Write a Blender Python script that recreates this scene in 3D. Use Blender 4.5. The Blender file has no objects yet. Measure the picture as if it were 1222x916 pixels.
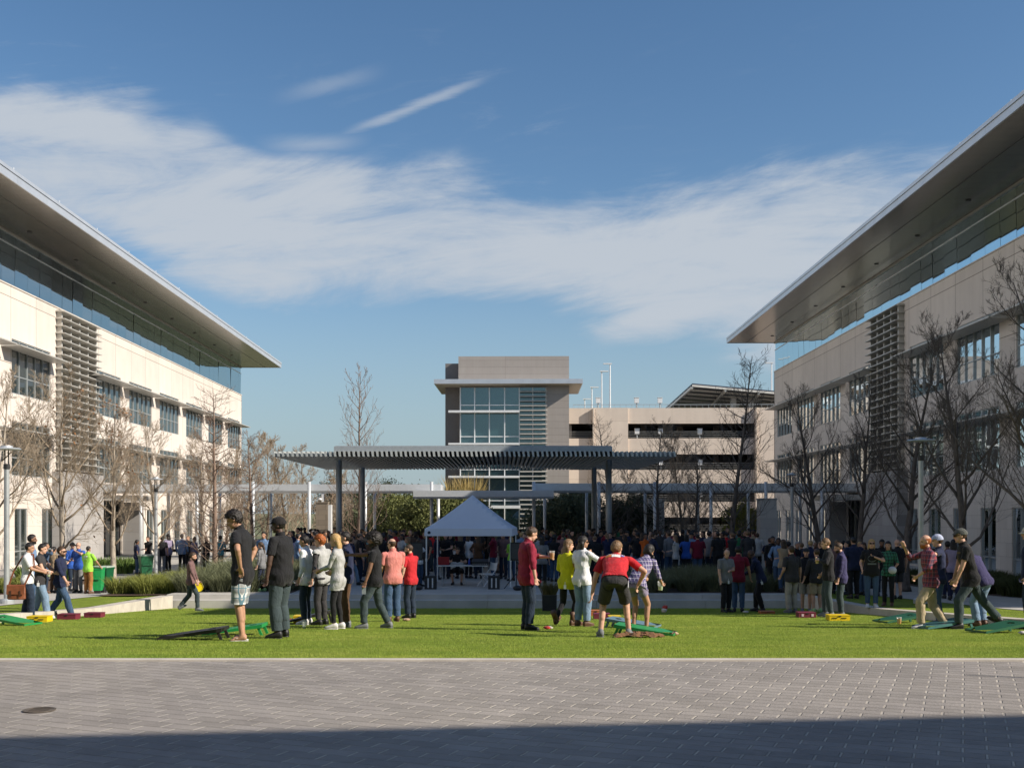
import bpy, bmesh, math, random
import numpy as np
from mathutils import Vector, Matrix, noise as mnoise
R = math.radians
SC = bpy.context.scene
COL = SC.collection
F, VX, VY, CZ = 1300.0, 603.0, 612.0, 2.5          # focal length in photo pixels, level vanishing point, eye height
def X(px, d): return (px - VX) / F * d
def Z(py, d): return CZ + (VY - py) / F * d
def lawn_z(y): return 1.619 - 0.0617 * y
TZ = -0.11                                         # terrace level
def lerp(a, b, t): return a + (b - a) * t
def side_z(y):                                     # ground level beside the lawn
    pts = [(-60, .87), (12.1, .87), (27, .12), (40, -.41), (9000, -.41)]
    for (a, za), (b, zb) in zip(pts, pts[1:]):
        if y <= b: return lerp(za, zb, max(0, (y - a) / (b - a)))
    return -.41

# ---------------------------------------------------------------- materials
MATS = {}
def _new(name):
    m = bpy.data.materials.new(name); m.use_nodes = True
    nt = m.node_tree; b = nt.nodes['Principled BSDF']
    return m, nt, b
def N(nt, typ, **kw):
    n = nt.nodes.new(typ)
    for k, v in kw.items(): setattr(n, k, v)
    return n
def ramp(nt, fac, stops):
    r = N(nt, 'ShaderNodeValToRGB'); els = r.color_ramp.elements
    while len(els) < len(stops): els.new(.5)
    for e, (p, c) in zip(els, stops):
        e.position = p; e.color = (*c, 1) if len(c) == 3 else c
    nt.links.new(fac, r.inputs[0]); return r.outputs[0]
def coords(nt, kind='Object', scale=(1, 1, 1), rot=(0, 0, 0)):
    t = N(nt, 'ShaderNodeTexCoord'); mp = N(nt, 'ShaderNodeMapping')
    mp.inputs['Scale'].default_value = scale; mp.inputs['Rotation'].default_value = rot
    nt.links.new(t.outputs[kind], mp.inputs[0]); return mp.outputs[0]
def noise(nt, vec, scale, detail=4, rough=.55, out='Fac'):
    n = N(nt, 'ShaderNodeTexNoise'); n.inputs['Scale'].default_value = scale
    n.inputs['Detail'].default_value = detail; n.inputs['Roughness'].default_value = rough
    if vec is not None: nt.links.new(vec, n.inputs['Vector'])
    return n.outputs[out]
def math_n(nt, op, a, b=None, clamp=False):
    n = N(nt, 'ShaderNodeMath', operation=op); n.use_clamp = clamp
    for i, v in enumerate((a, b)):
        if v is None: continue
        if isinstance(v, (int, float)): n.inputs[i].default_value = v
        else: nt.links.new(v, n.inputs[i])
    return n.outputs[0]
def mix(nt, fac, a, b, blend='MIX'):
    n = N(nt, 'ShaderNodeMix', data_type='RGBA', blend_type=blend)
    for sock, v in ((n.inputs[0], fac), (n.inputs[6], a), (n.inputs[7], b)):
        if isinstance(v, (int, float)): sock.default_value = v
        elif isinstance(v, tuple): sock.default_value = (*v, 1) if len(v) == 3 else v
        else: nt.links.new(v, sock)
    return n.outputs[2]
def bump(nt, b, h, strength=.3, dist=.02):
    n = N(nt, 'ShaderNodeBump'); n.inputs['Strength'].default_value = strength; n.inputs['Distance'].default_value = dist
    nt.links.new(h, n.inputs['Height']); nt.links.new(n.outputs[0], b.inputs['Normal'])
def mat(name, col, rough=.6, metal=0., var=.12, scale=6., bmp=0., spec=.5):
    """plain material with a faint mottled variation"""
    if name in MATS: return MATS[name]
    m, nt, b = _new(name)
    v = coords(nt)
    nz = noise(nt, v, scale)
    lo = tuple(max(0, c * (1 - var)) for c in col); hi = tuple(min(1, c * (1 + var)) for c in col)
    c = ramp(nt, nz, [(.3, lo), (.7, hi)])
    nt.links.new(c, b.inputs['Base Color'])
    b.inputs['Roughness'].default_value = rough; b.inputs['Metallic'].default_value = metal
    b.inputs['Specular IOR Level'].default_value = spec
    if bmp: bump(nt, b, noise(nt, v, scale * 6, 3), bmp, .01)
    MATS[name] = m; return m
def cloth(name, col, fold=.7):
    if name in MATS: return MATS[name]
    m, nt, b = _new(name)
    v = coords(nt, scale=(1, 1, .45))
    n1 = noise(nt, v, 7, 5, .6); n2 = noise(nt, v, 260, 2)
    for q in nt.nodes:
        if q.type == 'TEX_NOISE' and q.inputs['Scale'].default_value == 7: q.inputs['Distortion'].default_value = 1.2
    c = ramp(nt, n1, [(.28, tuple(x * .74 for x in col)), (.72, tuple(min(1, x * 1.14) for x in col))])
    nt.links.new(c, b.inputs['Base Color']); b.inputs['Roughness'].default_value = .85
    b.inputs['Specular IOR Level'].default_value = .2
    b.inputs['Sheen Weight'].default_value = .08
    bump(nt, b, math_n(nt, 'ADD', n1, math_n(nt, 'MULTIPLY', n2, .08)), fold, .05)
    MATS[name] = m; return m

# ---------------------------------------------------------------- mesh helpers
class MB:
    def __init__(s): s.v = []; s.f = []; s.m = []
    def add(s, vs, fs, mi=0):
        o = len(s.v); s.v += [tuple(p) for p in vs]; s.f += [tuple(o + i for i in f) for f in fs]; s.m += [mi] * len(fs)
    def quad(s, a, b, c, d, mi=0): s.add([a, b, c, d], [(0, 1, 2, 3)], mi)
    def box(s, x0, x1, y0, y1, z0, z1, mi=0):
        s.add([(x0, y0, z0), (x1, y0, z0), (x1, y1, z0), (x0, y1, z0), (x0, y0, z1), (x1, y0, z1), (x1, y1, z1), (x0, y1, z1)],
              [(0, 3, 2, 1), (4, 5, 6, 7), (0, 1, 5, 4), (1, 2, 6, 5), (2, 3, 7, 6), (3, 0, 4, 7)], mi)
    def obox(s, c, ax, ay, az, mi=0):
        """box from centre and three half axes"""
        c, ax, ay, az = map(Vector, (c, ax, ay, az))
        P = [c + sx * ax + sy * ay + sz * az for sz in (-1, 1) for sx, sy in ((-1, -1), (1, -1), (1, 1), (-1, 1))]
        s.add(P, [(0, 3, 2, 1), (4, 5, 6, 7), (0, 1, 5, 4), (1, 2, 6, 5), (2, 3, 7, 6), (3, 0, 4, 7)], mi)
    def beam(s, p, q, w, h, up=(0, 0, 1), mi=0):
        p, q = Vector(p), Vector(q); d = q - p; L = d.length
        if L < 1e-6: return
        d /= L; side = d.cross(Vector(up))
        if side.length < 1e-4: side = d.cross(Vector((1, 0, 0)))
        side.normalize(); u = side.cross(d)
        s.obox((p + q) / 2, d * L / 2, side * w / 2, u * h / 2, mi)
    def tube(s, pts, rad, n=8, cap=True, mi=0):
        pts = [Vector(p) for p in pts]
        rad = [rad] * len(pts) if isinstance(rad, (int, float)) else rad
        base = len(s.v); ref = None
        for i, p in enumerate(pts):
            t = (pts[min(i + 1, len(pts) - 1)] - pts[max(i - 1, 0)])
            if t.length < 1e-9: t = Vector((0, 0, 1))
            t.normalize()
            if ref is None: ref = t.orthogonal().normalized()
            a = (ref - t * ref.dot(t))
            a = t.orthogonal() if a.length < 1e-6 else a
            a.normalize(); ref = a; b = t.cross(a)
            for k in range(n):
                an = 2 * math.pi * k / n
                s.v.append(tuple(p + (a * math.cos(an) + b * math.sin(an)) * rad[i]))
        for i in range(len(pts) - 1):
            for k in range(n):
                k2 = (k + 1) % n; o = base + i * n
                s.f.append((o + k, o + k2, o + n + k2, o + n + k)); s.m.append(mi)
        if cap:
            s.f.append(tuple(base + k for k in range(n))[::-1]); s.m.append(mi)
            o = base + (len(pts) - 1) * n
            s.f.append(tuple(o + k for k in range(n))); s.m.append(mi)
    def lathe(s, prof, n=16, c=(0, 0, 0), mi=0):
        """profile [(r, z)] spun round z"""
        base = len(s.v)
        for r, z in prof:
            for k in range(n):
                a = 2 * math.pi * k / n; s.v.append((c[0] + r * math.cos(a), c[1] + r * math.sin(a), c[2] + z))
        for i in range(len(prof) - 1):
            for k in range(n):
                k2 = (k + 1) % n; o = base + i * n
                s.f.append((o + k, o + k2, o + n + k2, o + n + k)); s.m.append(mi)
        if prof[0][0] > 1e-4: s.f.append(tuple(base + k for k in range(n))[::-1]); s.m.append(mi)
        if prof[-1][0] > 1e-4:
            o = base + (len(prof) - 1) * n; s.f.append(tuple(o + k for k in range(n))); s.m.append(mi)
    def ell(s, c, r, n=12, k=8, M=None, mi=0):
        c = Vector(c); base = len(s.v); M = M or Matrix.Identity(3)
        for i in range(k + 1):
            ph = math.pi * i / k
            for j in range(n):
                a = 2 * math.pi * j / n
                s.v.append(tuple(c + M @ Vector((r[0] * math.sin(ph) * math.cos(a), r[1] * math.sin(ph) * math.sin(a), -r[2] * math.cos(ph)))))
        for i in range(k):
            for j in range(n):
                j2 = (j + 1) % n; o = base + i * n
                s.f.append((o + j, o + j2, o + n + j2, o + n + j)); s.m.append(mi)
    def mesh(s, name):
        me = bpy.data.meshes.new(name); me.from_pydata(s.v, [], s.f); return me
    def build(s, name, mats, parent=None, smooth=False, fix=True, loc=None):
        me = s.mesh(name)
        mats = mats if isinstance(mats, (list, tuple)) else [mats]
        for m in mats: me.materials.append(m)
        if len(mats) > 1: me.polygons.foreach_set('material_index', s.m)
        if fix:
            bm = bmesh.new(); bm.from_mesh(me); bmesh.ops.recalc_face_normals(bm, faces=bm.faces); bm.to_mesh(me); bm.free()
        if smooth: me.polygons.foreach_set('use_smooth', [True] * len(me.polygons))
        return link(name, me, parent, loc)
def link(name, data, parent=None, loc=None):
    o = bpy.data.objects.new(name, data); COL.objects.link(o)
    if parent is not None: o.parent = parent
    if loc is not None: o.location = loc
    return o
def np_mesh(name, verts, faces, mats, parent=None, smooth=False):
    """big meshes straight from arrays; faces (n,3) or (n,4)"""
    me = bpy.data.meshes.new(name); k = faces.shape[1]
    me.vertices.add(len(verts)); me.vertices.foreach_set('co', np.asarray(verts, np.float32).ravel())
    me.loops.add(faces.size); me.loops.foreach_set('vertex_index', np.asarray(faces, np.int32).ravel())
    me.polygons.add(len(faces)); me.polygons.foreach_set('loop_start', np.arange(0, faces.size, k, dtype=np.int32))
    me.polygons.foreach_set('loop_total', np.full(len(faces), k, np.int32))
    if smooth: me.polygons.foreach_set('use_smooth', np.ones(len(faces), bool))
    me.update(calc_edges=True); me.validate()
    for m in (mats if isinstance(mats, (list, tuple)) else [mats]): me.materials.append(m)
    return link(name, me, parent)
def tag(o, label=None, cat=None, group=None, kind=None):
    for k, v in (('label', label), ('category', cat), ('group', group), ('kind', kind)):
        if v: o[k] = v
    return o
def thing(name, label, cat, loc=(0, 0, 0), rz=0, group=None):
    o = link(name, None, None, loc); o.rotation_euler = (0, 0, rz); o.empty_display_size = .2
    return tag(o, label, cat, group)
def struct(o): o['kind'] = 'structure'; return o
def copy_tree(o, parent=None):
    c = o.copy(); COL.objects.link(c)
    if parent is not None: c.parent = parent
    for ch in list(o.children): copy_tree(ch, c)
    return c
# ---------------------------------------------------------------- camera, light, sky
cam = bpy.data.cameras.new('camera'); camo = bpy.data.objects.new('camera', cam); COL.objects.link(camo)
camo.location = (0, 0, CZ); camo.rotation_euler = (R(90), 0, 0)
cam.sensor_width = 36; cam.lens = 36 * F / 1222; cam.shift_x = (611 - VX) / 1222; cam.shift_y = (VY - 458) / 1222
cam.clip_end = 20000; cam.clip_start = .1
SC.camera = camo
SUN = Vector((1, -.36, .66)).normalized()
sl = bpy.data.lights.new('sun', 'SUN'); so = bpy.data.objects.new('sun', sl); COL.objects.link(so)
sl.energy = 4.5; sl.angle = R(.5); sl.color = (1, .91, .79)
so.rotation_euler = SUN.to_track_quat('Z', 'Y').to_euler(); so.location = (40, -20, 60)
W = bpy.data.worlds.new('World'); SC.world = W; W.use_nodes = True
nt = W.node_tree; bg = nt.nodes['Background']
sky = N(nt, 'ShaderNodeTexSky', sky_type='NISHITA'); sky.sun_disc = False
sky.sun_elevation = math.asin(SUN.z); sky.sun_rotation = math.atan2(SUN.x, SUN.y)
sky.air_density = 1.0; sky.dust_density = .3; sky.ozone_density = 1.6
tc = N(nt, 'ShaderNodeTexCoord'); sp = N(nt, 'ShaderNodeSeparateXYZ'); nt.links.new(tc.outputs['Generated'], sp.inputs[0])
az = math_n(nt, 'ARCTAN2', sp.outputs[0], sp.outputs[1]); el = math_n(nt, 'ARCSINE', sp.outputs[2])
# cirrus: bands stretched along azimuth, drifting up to the left
def field(sx, sy, off, scale, detail, rough, dist=0., tilt=0.):
    cb = N(nt, 'ShaderNodeCombineXYZ')
    nt.links.new(math_n(nt, 'MULTIPLY', az, sx), cb.inputs[0])
    nt.links.new(math_n(nt, 'ADD', math_n(nt, 'MULTIPLY', el, sy), math_n(nt, 'MULTIPLY', az, tilt)), cb.inputs[1])
    cb.inputs[2].default_value = off
    n = N(nt, 'ShaderNodeTexNoise'); n.inputs['Scale'].default_value = scale; n.inputs['Detail'].default_value = detail
    n.inputs['Roughness'].default_value = rough; n.inputs['Distortion'].default_value = dist
    nt.links.new(cb.outputs[0], n.inputs['Vector']); return n.outputs[0]
def smooth(x, a, b):
    n = N(nt, 'ShaderNodeMapRange', interpolation_type='SMOOTHSTEP'); nt.links.new(x, n.inputs[0])
    n.inputs[1].default_value = a; n.inputs[2].default_value = b; return n.outputs[0]
wob = math_n(nt, 'MULTIPLY', math_n(nt, 'SUBTRACT', field(2.2, 3.0, 3.1, 1.6, 3, .5), .5), .22)
def bank(c0, slope, curve, lo, hi):
    """a soft-edged bank of cloud: elevation centred on c0 + slope*az + curve*az^2, thickness lo below and hi above"""
    ctr = math_n(nt, 'ADD', math_n(nt, 'ADD', math_n(nt, 'MULTIPLY', az, slope), c0), math_n(nt, 'MULTIPLY', math_n(nt, 'MULTIPLY', az, az), curve))
    e = math_n(nt, 'ADD', math_n(nt, 'SUBTRACT', el, ctr), wob)
    return math_n(nt, 'MULTIPLY', smooth(e, -lo, -lo * .15), math_n(nt, 'SUBTRACT', 1., smooth(e, hi * .1, hi)))
streak = field(1.6, 6.4, 1.7, 2.2, 9, .64, .7, -.6)
fine = field(3.0, 15.0, 5.2, 2.6, 9, .68, 1.0, -1.8)
soft = field(2.0, 4.6, 8.3, 1.7, 5, .5, .3, -.4)
b1 = bank(.242, -.055, .07, .105, .115)      # the broad bank in the middle
b2 = bank(.315, -.02, .0, .06, .06)      # the arm up towards the sunlit wing
b2 = math_n(nt, 'MULTIPLY', b2, smooth(math_n(nt, 'MULTIPLY', az, -1.), .02, .34))
dens = math_n(nt, 'MAXIMUM', b1, math_n(nt, 'MULTIPLY', b2, .95))
dens = math_n(nt, 'MULTIPLY', dens, math_n(nt, 'SUBTRACT', 1., math_n(nt, 'MULTIPLY', smooth(az, .24, .5), .55)))
tex = math_n(nt, 'ADD', math_n(nt, 'MULTIPLY', streak, .60), math_n(nt, 'ADD', math_n(nt, 'MULTIPLY', fine, .25), math_n(nt, 'MULTIPLY', soft, .35)))
cl = smooth(math_n(nt, 'ADD', math_n(nt, 'MULTIPLY', dens, .60), math_n(nt, 'MULTIPLY', math_n(nt, 'SUBTRACT', tex, .6), 2.5)), .03, .74)
cl = math_n(nt, 'MULTIPLY', cl, smooth(dens, .0, .35))
wisp = math_n(nt, 'MULTIPLY', smooth(fine, .52, .8), math_n(nt, 'MULTIPLY', smooth(soft, .45, .62), .22))
above = math_n(nt, 'MULTIPLY', smooth(el, .12, .2), math_n(nt, 'SUBTRACT', 1., smooth(el, .36, .45)))
cl = math_n(nt, 'MAXIMUM', cl, math_n(nt, 'MULTIPLY', wisp, above))
def trail(a0, e0, a1, e1, w, s_):     # an old contrail drifting apart
    k = (e1 - e0) / (a1 - a0)
    dd = math_n(nt, 'ABSOLUTE', math_n(nt, 'SUBTRACT', math_n(nt, 'SUBTRACT', el, e0), math_n(nt, 'MULTIPLY', math_n(nt, 'SUBTRACT', az, a0), k)))
    dd = math_n(nt, 'ADD', dd, math_n(nt, 'MULTIPLY', math_n(nt, 'SUBTRACT', fine, .5), .012))
    m_ = math_n(nt, 'SUBTRACT', 1., smooth(dd, .0, w))
    return math_n(nt, 'MULTIPLY', math_n(nt, 'MULTIPLY', m_, math_n(nt, 'MULTIPLY', smooth(az, a0 - .03, a0 + .03), math_n(nt, 'SUBTRACT', 1., smooth(az, a1 - .06, a1)))), s_)
cl = math_n(nt, 'MAXIMUM', cl, trail(-.135, .336, .0, .387, .007, .55))
cl = math_n(nt, 'MAXIMUM', cl, trail(-.205, .318, -.115, .328, .012, .45))
cl = math_n(nt, 'MAXIMUM', cl, trail(-.19, .362, -.10, .386, .010, .28))
cl = math_n(nt, 'MULTIPLY', cl, .93, True)
hsv = N(nt, 'ShaderNodeHueSaturation'); hsv.inputs['Saturation'].default_value = 1.18; hsv.inputs['Value'].default_value = .86
nt.links.new(sky.outputs[0], hsv.inputs['Color'])
low = math_n(nt, 'MULTIPLY', math_n(nt, 'SUBTRACT', 1., smooth(el, .0, .26)), .85)
skyc = mix(nt, low, hsv.outputs[0], (2.3, 3.1, 3.7))
out = mix(nt, cl, skyc, (3.95, 4.3, 4.75))
# bright cloud bank added out of view, opposite the sun, to light the shaded wing
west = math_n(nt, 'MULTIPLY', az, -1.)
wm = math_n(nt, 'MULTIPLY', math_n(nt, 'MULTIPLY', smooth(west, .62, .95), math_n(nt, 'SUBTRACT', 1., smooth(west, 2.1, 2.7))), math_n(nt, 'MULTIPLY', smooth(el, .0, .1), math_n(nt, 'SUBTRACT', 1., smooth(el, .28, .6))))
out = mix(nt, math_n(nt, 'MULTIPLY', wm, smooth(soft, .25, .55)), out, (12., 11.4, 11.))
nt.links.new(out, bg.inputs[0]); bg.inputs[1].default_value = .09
vs = SC.view_settings; vs.view_transform = 'Standard'; vs.look = 'None'; vs.exposure = .6; vs.gamma = 1; vs.use_curve_mapping = False
cy = SC.cycles; cy.max_bounces = 6; cy.diffuse_bounces = 4; cy.glossy_bounces = 3; cy.transmission_bounces = 4; cy.transparent_max_bounces = 6
cy.use_denoising = True

# ---------------------------------------------------------------- ground
def sheet(name, xs, ys, zf, m, grp=None):
    vs_, fs = [], []
    for y in ys:
        for x in xs: vs_.append((x, y, zf(x, y)))
    n = len(xs)
    for j in range(len(ys) - 1):
        for i in range(n - 1): fs.append((j * n + i, j * n + i + 1, (j + 1) * n + i + 1, (j + 1) * n + i))
    b = MB(); b.v = vs_; b.f = fs; b.m = [0] * len(fs)
    return struct(b.build(name, m, fix=False))
def fr(a, b, n): return [lerp(a, b, i / (n - 1)) for i in range(n)]

# pavers: running bond, sandy joints coloured paler for sun on brick edges, laid on a skew to the kerb
m, nt, b = _new('grey pavers'); PAVE = m
v = coords(nt, 'Object', rot=(0, 0, R(22.8)))
wv_ = noise(nt, v, .6, 2, .5, 'Color'); wob_ = N(nt, 'ShaderNodeMixRGB', blend_type='LINEAR_LIGHT'); wob_.inputs[0].default_value = .010
nt.links.new(v, wob_.inputs[1]); nt.links.new(wv_, wob_.inputs[2]); v2 = wob_.outputs[0]
BW, BH = .305, .158
def brick(ms, sm):
    br = N(nt, 'ShaderNodeTexBrick'); nt.links.new(v2, br.inputs['Vector']); br.offset = .5; br.inputs['Scale'].default_value = 1; br.inputs['Mortar Size'].default_value = ms
    br.inputs['Brick Width'].default_value = BW; br.inputs['Row Height'].default_value = BH; br.inputs['Mortar Smooth'].default_value = sm; br.inputs['Bias'].default_value = -.1
    br.inputs['Color1'].default_value = (.262, .238, .215, 1); br.inputs['Color2'].default_value = (.325, .295, .27, 1); br.inputs['Mortar'].default_value = (.50, .46, .40, 1); return br
br = brick(.0125, .5)
s_ = N(nt, 'ShaderNodeSeparateXYZ'); nt.links.new(v2, s_.inputs[0])
row = math_n(nt, 'ABSOLUTE', math_n(nt, 'SUBTRACT', math_n(nt, 'FRACT', math_n(nt, 'ADD', math_n(nt, 'DIVIDE', s_.outputs[1], BH), .5)), .5))
rowline = math_n(nt, 'LESS_THAN', row, .045)
big = noise(nt, v, .35, 5); med = noise(nt, v, 3.1, 4); jn = noise(nt, v, 1.3, 3)
c = mix(nt, math_n(nt, 'MULTIPLY', rowline, .5), br.outputs[0], (.115, .10, .09))
c = mix(nt, math_n(nt, 'MULTIPLY', br.outputs[1], ramp(nt, jn, [(.38, (.0, .0, .0)), (.66, (.6, .6, .6))])), c, (.26, .23, .20))
c = mix(nt, 1., c, ramp(nt, big, [(.3, (.88, .88, .9)), (.7, (1.1, 1.09, 1.06))]), 'MULTIPLY')
c = mix(nt, 1., c, ramp(nt, med, [(.3, (.88, .88, .88)), (.7, (1.08, 1.08, 1.08))]), 'MULTIPLY')
spot = ramp(nt, noise(nt, v, 1.1, 6, .7), [(.62, (0, 0, 0)), (.74, (.45, .45, .45))])
c = mix(nt, spot, c, (.13, .115, .105))
nt.links.new(c, b.inputs['Base Color']); b.inputs['Roughness'].default_value = .75; b.inputs['Specular IOR Level'].default_value = .3
bump(nt, b, math_n(nt, 'ADD', math_n(nt, 'MULTIPLY', br.outputs[1], -1), math_n(nt, 'MULTIPLY', noise(nt, v, 40, 3), .3)), 1.0, .016)
sheet('pavement', fr(-60, 60, 5), fr(-45, 12.0, 5), lambda x, y: .87, PAVE)
CONC = mat('pale concrete', (.50, .455, .39), .8, var=.14, scale=2.5, bmp=.15)
CONC2 = mat('walk concrete', (.42, .40, .365), .8, var=.12, scale=1.7, bmp=.12)
kb = MB(); kb.box(-60, 60, 12.0, 12.16, .7, .885); struct(kb.build('kerb', CONC))
# lawn soil sheet under the blades
m, nt, b = _new('lawn green'); LAWN = m
v = coords(nt)
n1 = noise(nt, v, .9, 6, .6); n2 = noise(nt, coords(nt, scale=(.5, 1.6, 1)), 5, 5, .65); n3 = noise(nt, v, 60, 3)
c = ramp(nt, n1, [(.3, (.17, .235, .03)), (.55, (.22, .285, .04)), (.75, (.29, .32, .06))])
c = mix(nt, .75, c, ramp(nt, n2, [(.3, (.6, .65, .5)), (.7, (1.35, 1.3, 1.3))]), 'MULTIPLY')
c = mix(nt, .7, c, ramp(nt, n3, [(.3, (.5, .5, .5)), (.7, (1.4, 1.4, 1.3))]), 'MULTIPLY')
nt.links.new(c, b.inputs['Base Color']); b.inputs['Roughness'].default_value = .9; b.inputs['Specular IOR Level'].default_value = .15
bump(nt, b, math_n(nt, 'ADD', n3, math_n(nt, 'MULTIPLY', n2, .8)), .8, .05)
LX0, LX1 = -10.5, 9.4
sheet('lawn', fr(-60, LX0, 3) + fr(LX0, LX1, 12)[1:] + fr(LX1, 60, 3)[1:], fr(12.16, 19.5, 5), lambda x, y: lawn_z(y), LAWN)
sheet('lawn', fr(LX0 - .02, LX1 + .02, 14), fr(19.5, 34.6, 10), lambda x, y: lawn_z(y), LAWN)
# grass blades as one field of stuff
def blades(n, x0, x1, y0, y1, zf, h, w, m, name, bias=1.6, seed=1, lean=.5):
    rg = np.random.default_rng(seed)
    t = rg.random(n) ** bias
    y = y0 + (y1 - y0) * t; x = x0 + (x1 - x0) * rg.random(n)
    z = zf(x, y)
    a = rg.random(n) * 2 * np.pi; hh = h * (.55 + .7 * rg.random(n)) ; ww = w * (.7 + .6 * rg.random(n)) * (1 + (y - y0) * .05)
    dx, dy = np.cos(a) * ww / 2, np.sin(a) * ww / 2
    lx, ly = rg.normal(0, lean, n) * hh, rg.normal(0, lean, n) * hh
    V = np.empty((n, 3, 3), np.float32)
    V[:, 0] = np.stack([x - dx, y - dy, z - .004], 1); V[:, 1] = np.stack([x + dx, y + dy, z - .004], 1)
    V[:, 2] = np.stack([x + lx, y + ly, z + hh], 1)
    Fc = np.arange(n * 3, dtype=np.int32).reshape(n, 3)
    o = np_mesh(name, V.reshape(-1, 3), Fc, m); return o
m, nt, b = _new('grass blade'); BLADE = m
v = coords(nt)
c = ramp(nt, noise(nt, v, 1.1, 5, .65), [(.28, (.23, .34, .05)), (.5, (.32, .42, .065)), (.72, (.44, .49, .11))])
c = mix(nt, .5, c, ramp(nt, noise(nt, v, 22, 2), [(.3, (.6, .65, .6)), (.7, (1.35, 1.25, 1.3))]), 'MULTIPLY')
c = mix(nt, 1., c, ramp(nt, noise(nt, coords(nt, scale=(.16, 1.0, .3)), 1.25, 4, .6), [(.36, (.72, .80, .7)), (.62, (1.12, 1.06, 1.1))]), 'MULTIPLY')
nt.links.new(c, b.inputs['Base Color']); b.inputs['Roughness'].default_value = .6; b.inputs['Specular IOR Level'].default_value = .25
tr_ = N(nt, 'ShaderNodeBsdfTranslucent'); nt.links.new(c, tr_.inputs[0]); ms_ = N(nt, 'ShaderNodeMixShader'); ms_.inputs[0].default_value = .35
nt.links.new(b.outputs[0], ms_.inputs[1]); nt.links.new(tr_.outputs[0], ms_.inputs[2]); nt.links.new(ms_.outputs[0], nt.nodes['Material Output'].inputs[0])
g = blades(450000, -12, 11.5, 12.19, 34.4, lambda x, y: 1.619 - .0617 * y, .021, .0046, BLADE, 'grass', 1.9); tag(g, kind='stuff')
m0 = np.array(())
# kerb walls along both sides of the lawn
def wall_top(y): return lawn_z(y) + .17 if y < 28 else lerp(lawn_z(28) + .17, TZ, (y - 28) / 7)
def low_wall(x0, x1, label):
    t = MB(); ys = [19.5] + fr(20, 34.4, 13)
    for a, bb in zip(ys, ys[1:]):
        bb -= .008
        t.add([(x0, a, -1), (x1, a, -1), (x1, bb, -1), (x0, bb, -1), (x0, a, wall_top(a)), (x1, a, wall_top(a)), (x1, bb, wall_top(bb)), (x0, bb, wall_top(bb))],
              [(0, 3, 2, 1), (4, 5, 6, 7), (0, 1, 5, 4), (1, 2, 6, 5), (2, 3, 7, 6), (3, 0, 4, 7)])
    o = t.build('low_wall', CONC); tag(o, label, 'wall')
    return o
low_wall(LX0 - .38, LX0, 'low pale concrete wall edging the lawn on the side of the sunlit building')
low_wall(LX1, LX1 + .38, 'low pale concrete wall edging the lawn on the side of the shaded building')
# steps up to the terrace
STEP = mat('step concrete', (.46, .44, .40), .8, var=.13, scale=1.3, bmp=.12)
st = MB()
xs = fr(LX0 - .38, LX1 + .38, 7)
for a, bb in zip(xs, xs[1:]):
    st.box(a, bb - .012, 34.5, 35.0, -1, -.262); st.box(a, bb - .012, 35.0, 35.6, -1, TZ)
struct(st.build('steps', STEP))
b = MB(); b.box(LX0 - .38, LX1 + .38, 35.6, 80, -1, TZ - .004); struct(b.build('terrace', CONC2))
sheet('ground', [-5000, -300, -60, 60, 300, 5000], [-600, -45, 0, 20, 36, 100, 400, 6000], lambda x, y: -.6 if y > 21 else -.8, mat('far ground', (.13, .14, .06), .95, var=.3, scale=.05))
def side(x0, x1): return fr(x0, x1, 4)
ys = fr(19.5, 27, 5) + fr(28, 40, 8) + [60, 120]
def mound(x, y, inner):   # the grass strips meet the top of the kerb wall
    t = max(0, 1 - abs(x - inner) / 1.6); return lerp(side_z(y), max(side_z(y), wall_top(min(y, 35)) - .03), t if y < 36.5 else 0)
sheet('grass_verge', side(-13.4, LX0 - .38), ys[:-2] + [41], lambda x, y: mound(x, y, LX0 - .38), LAWN)
sheet('grass_verge', side(LX1 + .38, 12.4), ys[:-2] + [41], lambda x, y: mound(x, y, LX1 + .38), LAWN)
sheet('path', side(-17.2, -13.4), ys, lambda x, y: side_z(y) + .012, CONC2)
sheet('path', side(12.4, 16.2), ys, lambda x, y: side_z(y) + .012, CONC2)
MULCH = mat('bark mulch', (.10, .062, .04), .95, var=.45, scale=9, bmp=.6)
sheet('planting_soil', side(-60, -17.2), ys, lambda x, y: side_z(y), MULCH)
sheet('planting_soil', side(16.2, 60), ys, lambda x, y: side_z(y), MULCH)
sheet('plaza', [-26, -10.9], [47, 95], lambda x, y: -.352, CONC2)
sheet('plaza', [9.8, 25], [47, 95], lambda x, y: -.352, CONC2)
sheet('plaza', [-26, 25], [80.02, 95], lambda x, y: -.13, CONC2)
sheet('planting_soil', [-13.3, -7.0], [35.62, 46.5], lambda x, y: TZ + .004 if x > -11 else -.2, MULCH)
sheet('planting_soil', [4.4, 9.78], [35.62, 41.5], lambda x, y: TZ + .004, MULCH)
for i, (x0, x1) in enumerate(((-60, -10.88), (9.78, 60))):
    pass
kb = MB(); kb.box(-60, LX0 - .39, 19.36, 19.54, .2, .515); kb.box(LX1 + .39, 60, 19.36, 19.54, .2, .515); struct(kb.build('kerb', CONC))
# a cast iron cover in the pavers
b = MB(); b.lathe([(.13, .872), (.13, .877), (.11, .877), (.11, .874), (0, .874)], 28)
for k in range(-4, 5): b.box(-.08, .08, k * .02 - .004, k * .02 + .004, .8735, .877)
o = b.build('manhole_cover', mat('cast iron', (.15, .125, .10), .6, .4, var=.3)); o.location = (X(47, 9.0), 9.0, .004)
tag(o, 'round dark iron manhole cover set in the grey pavers', 'manhole cover')
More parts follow.
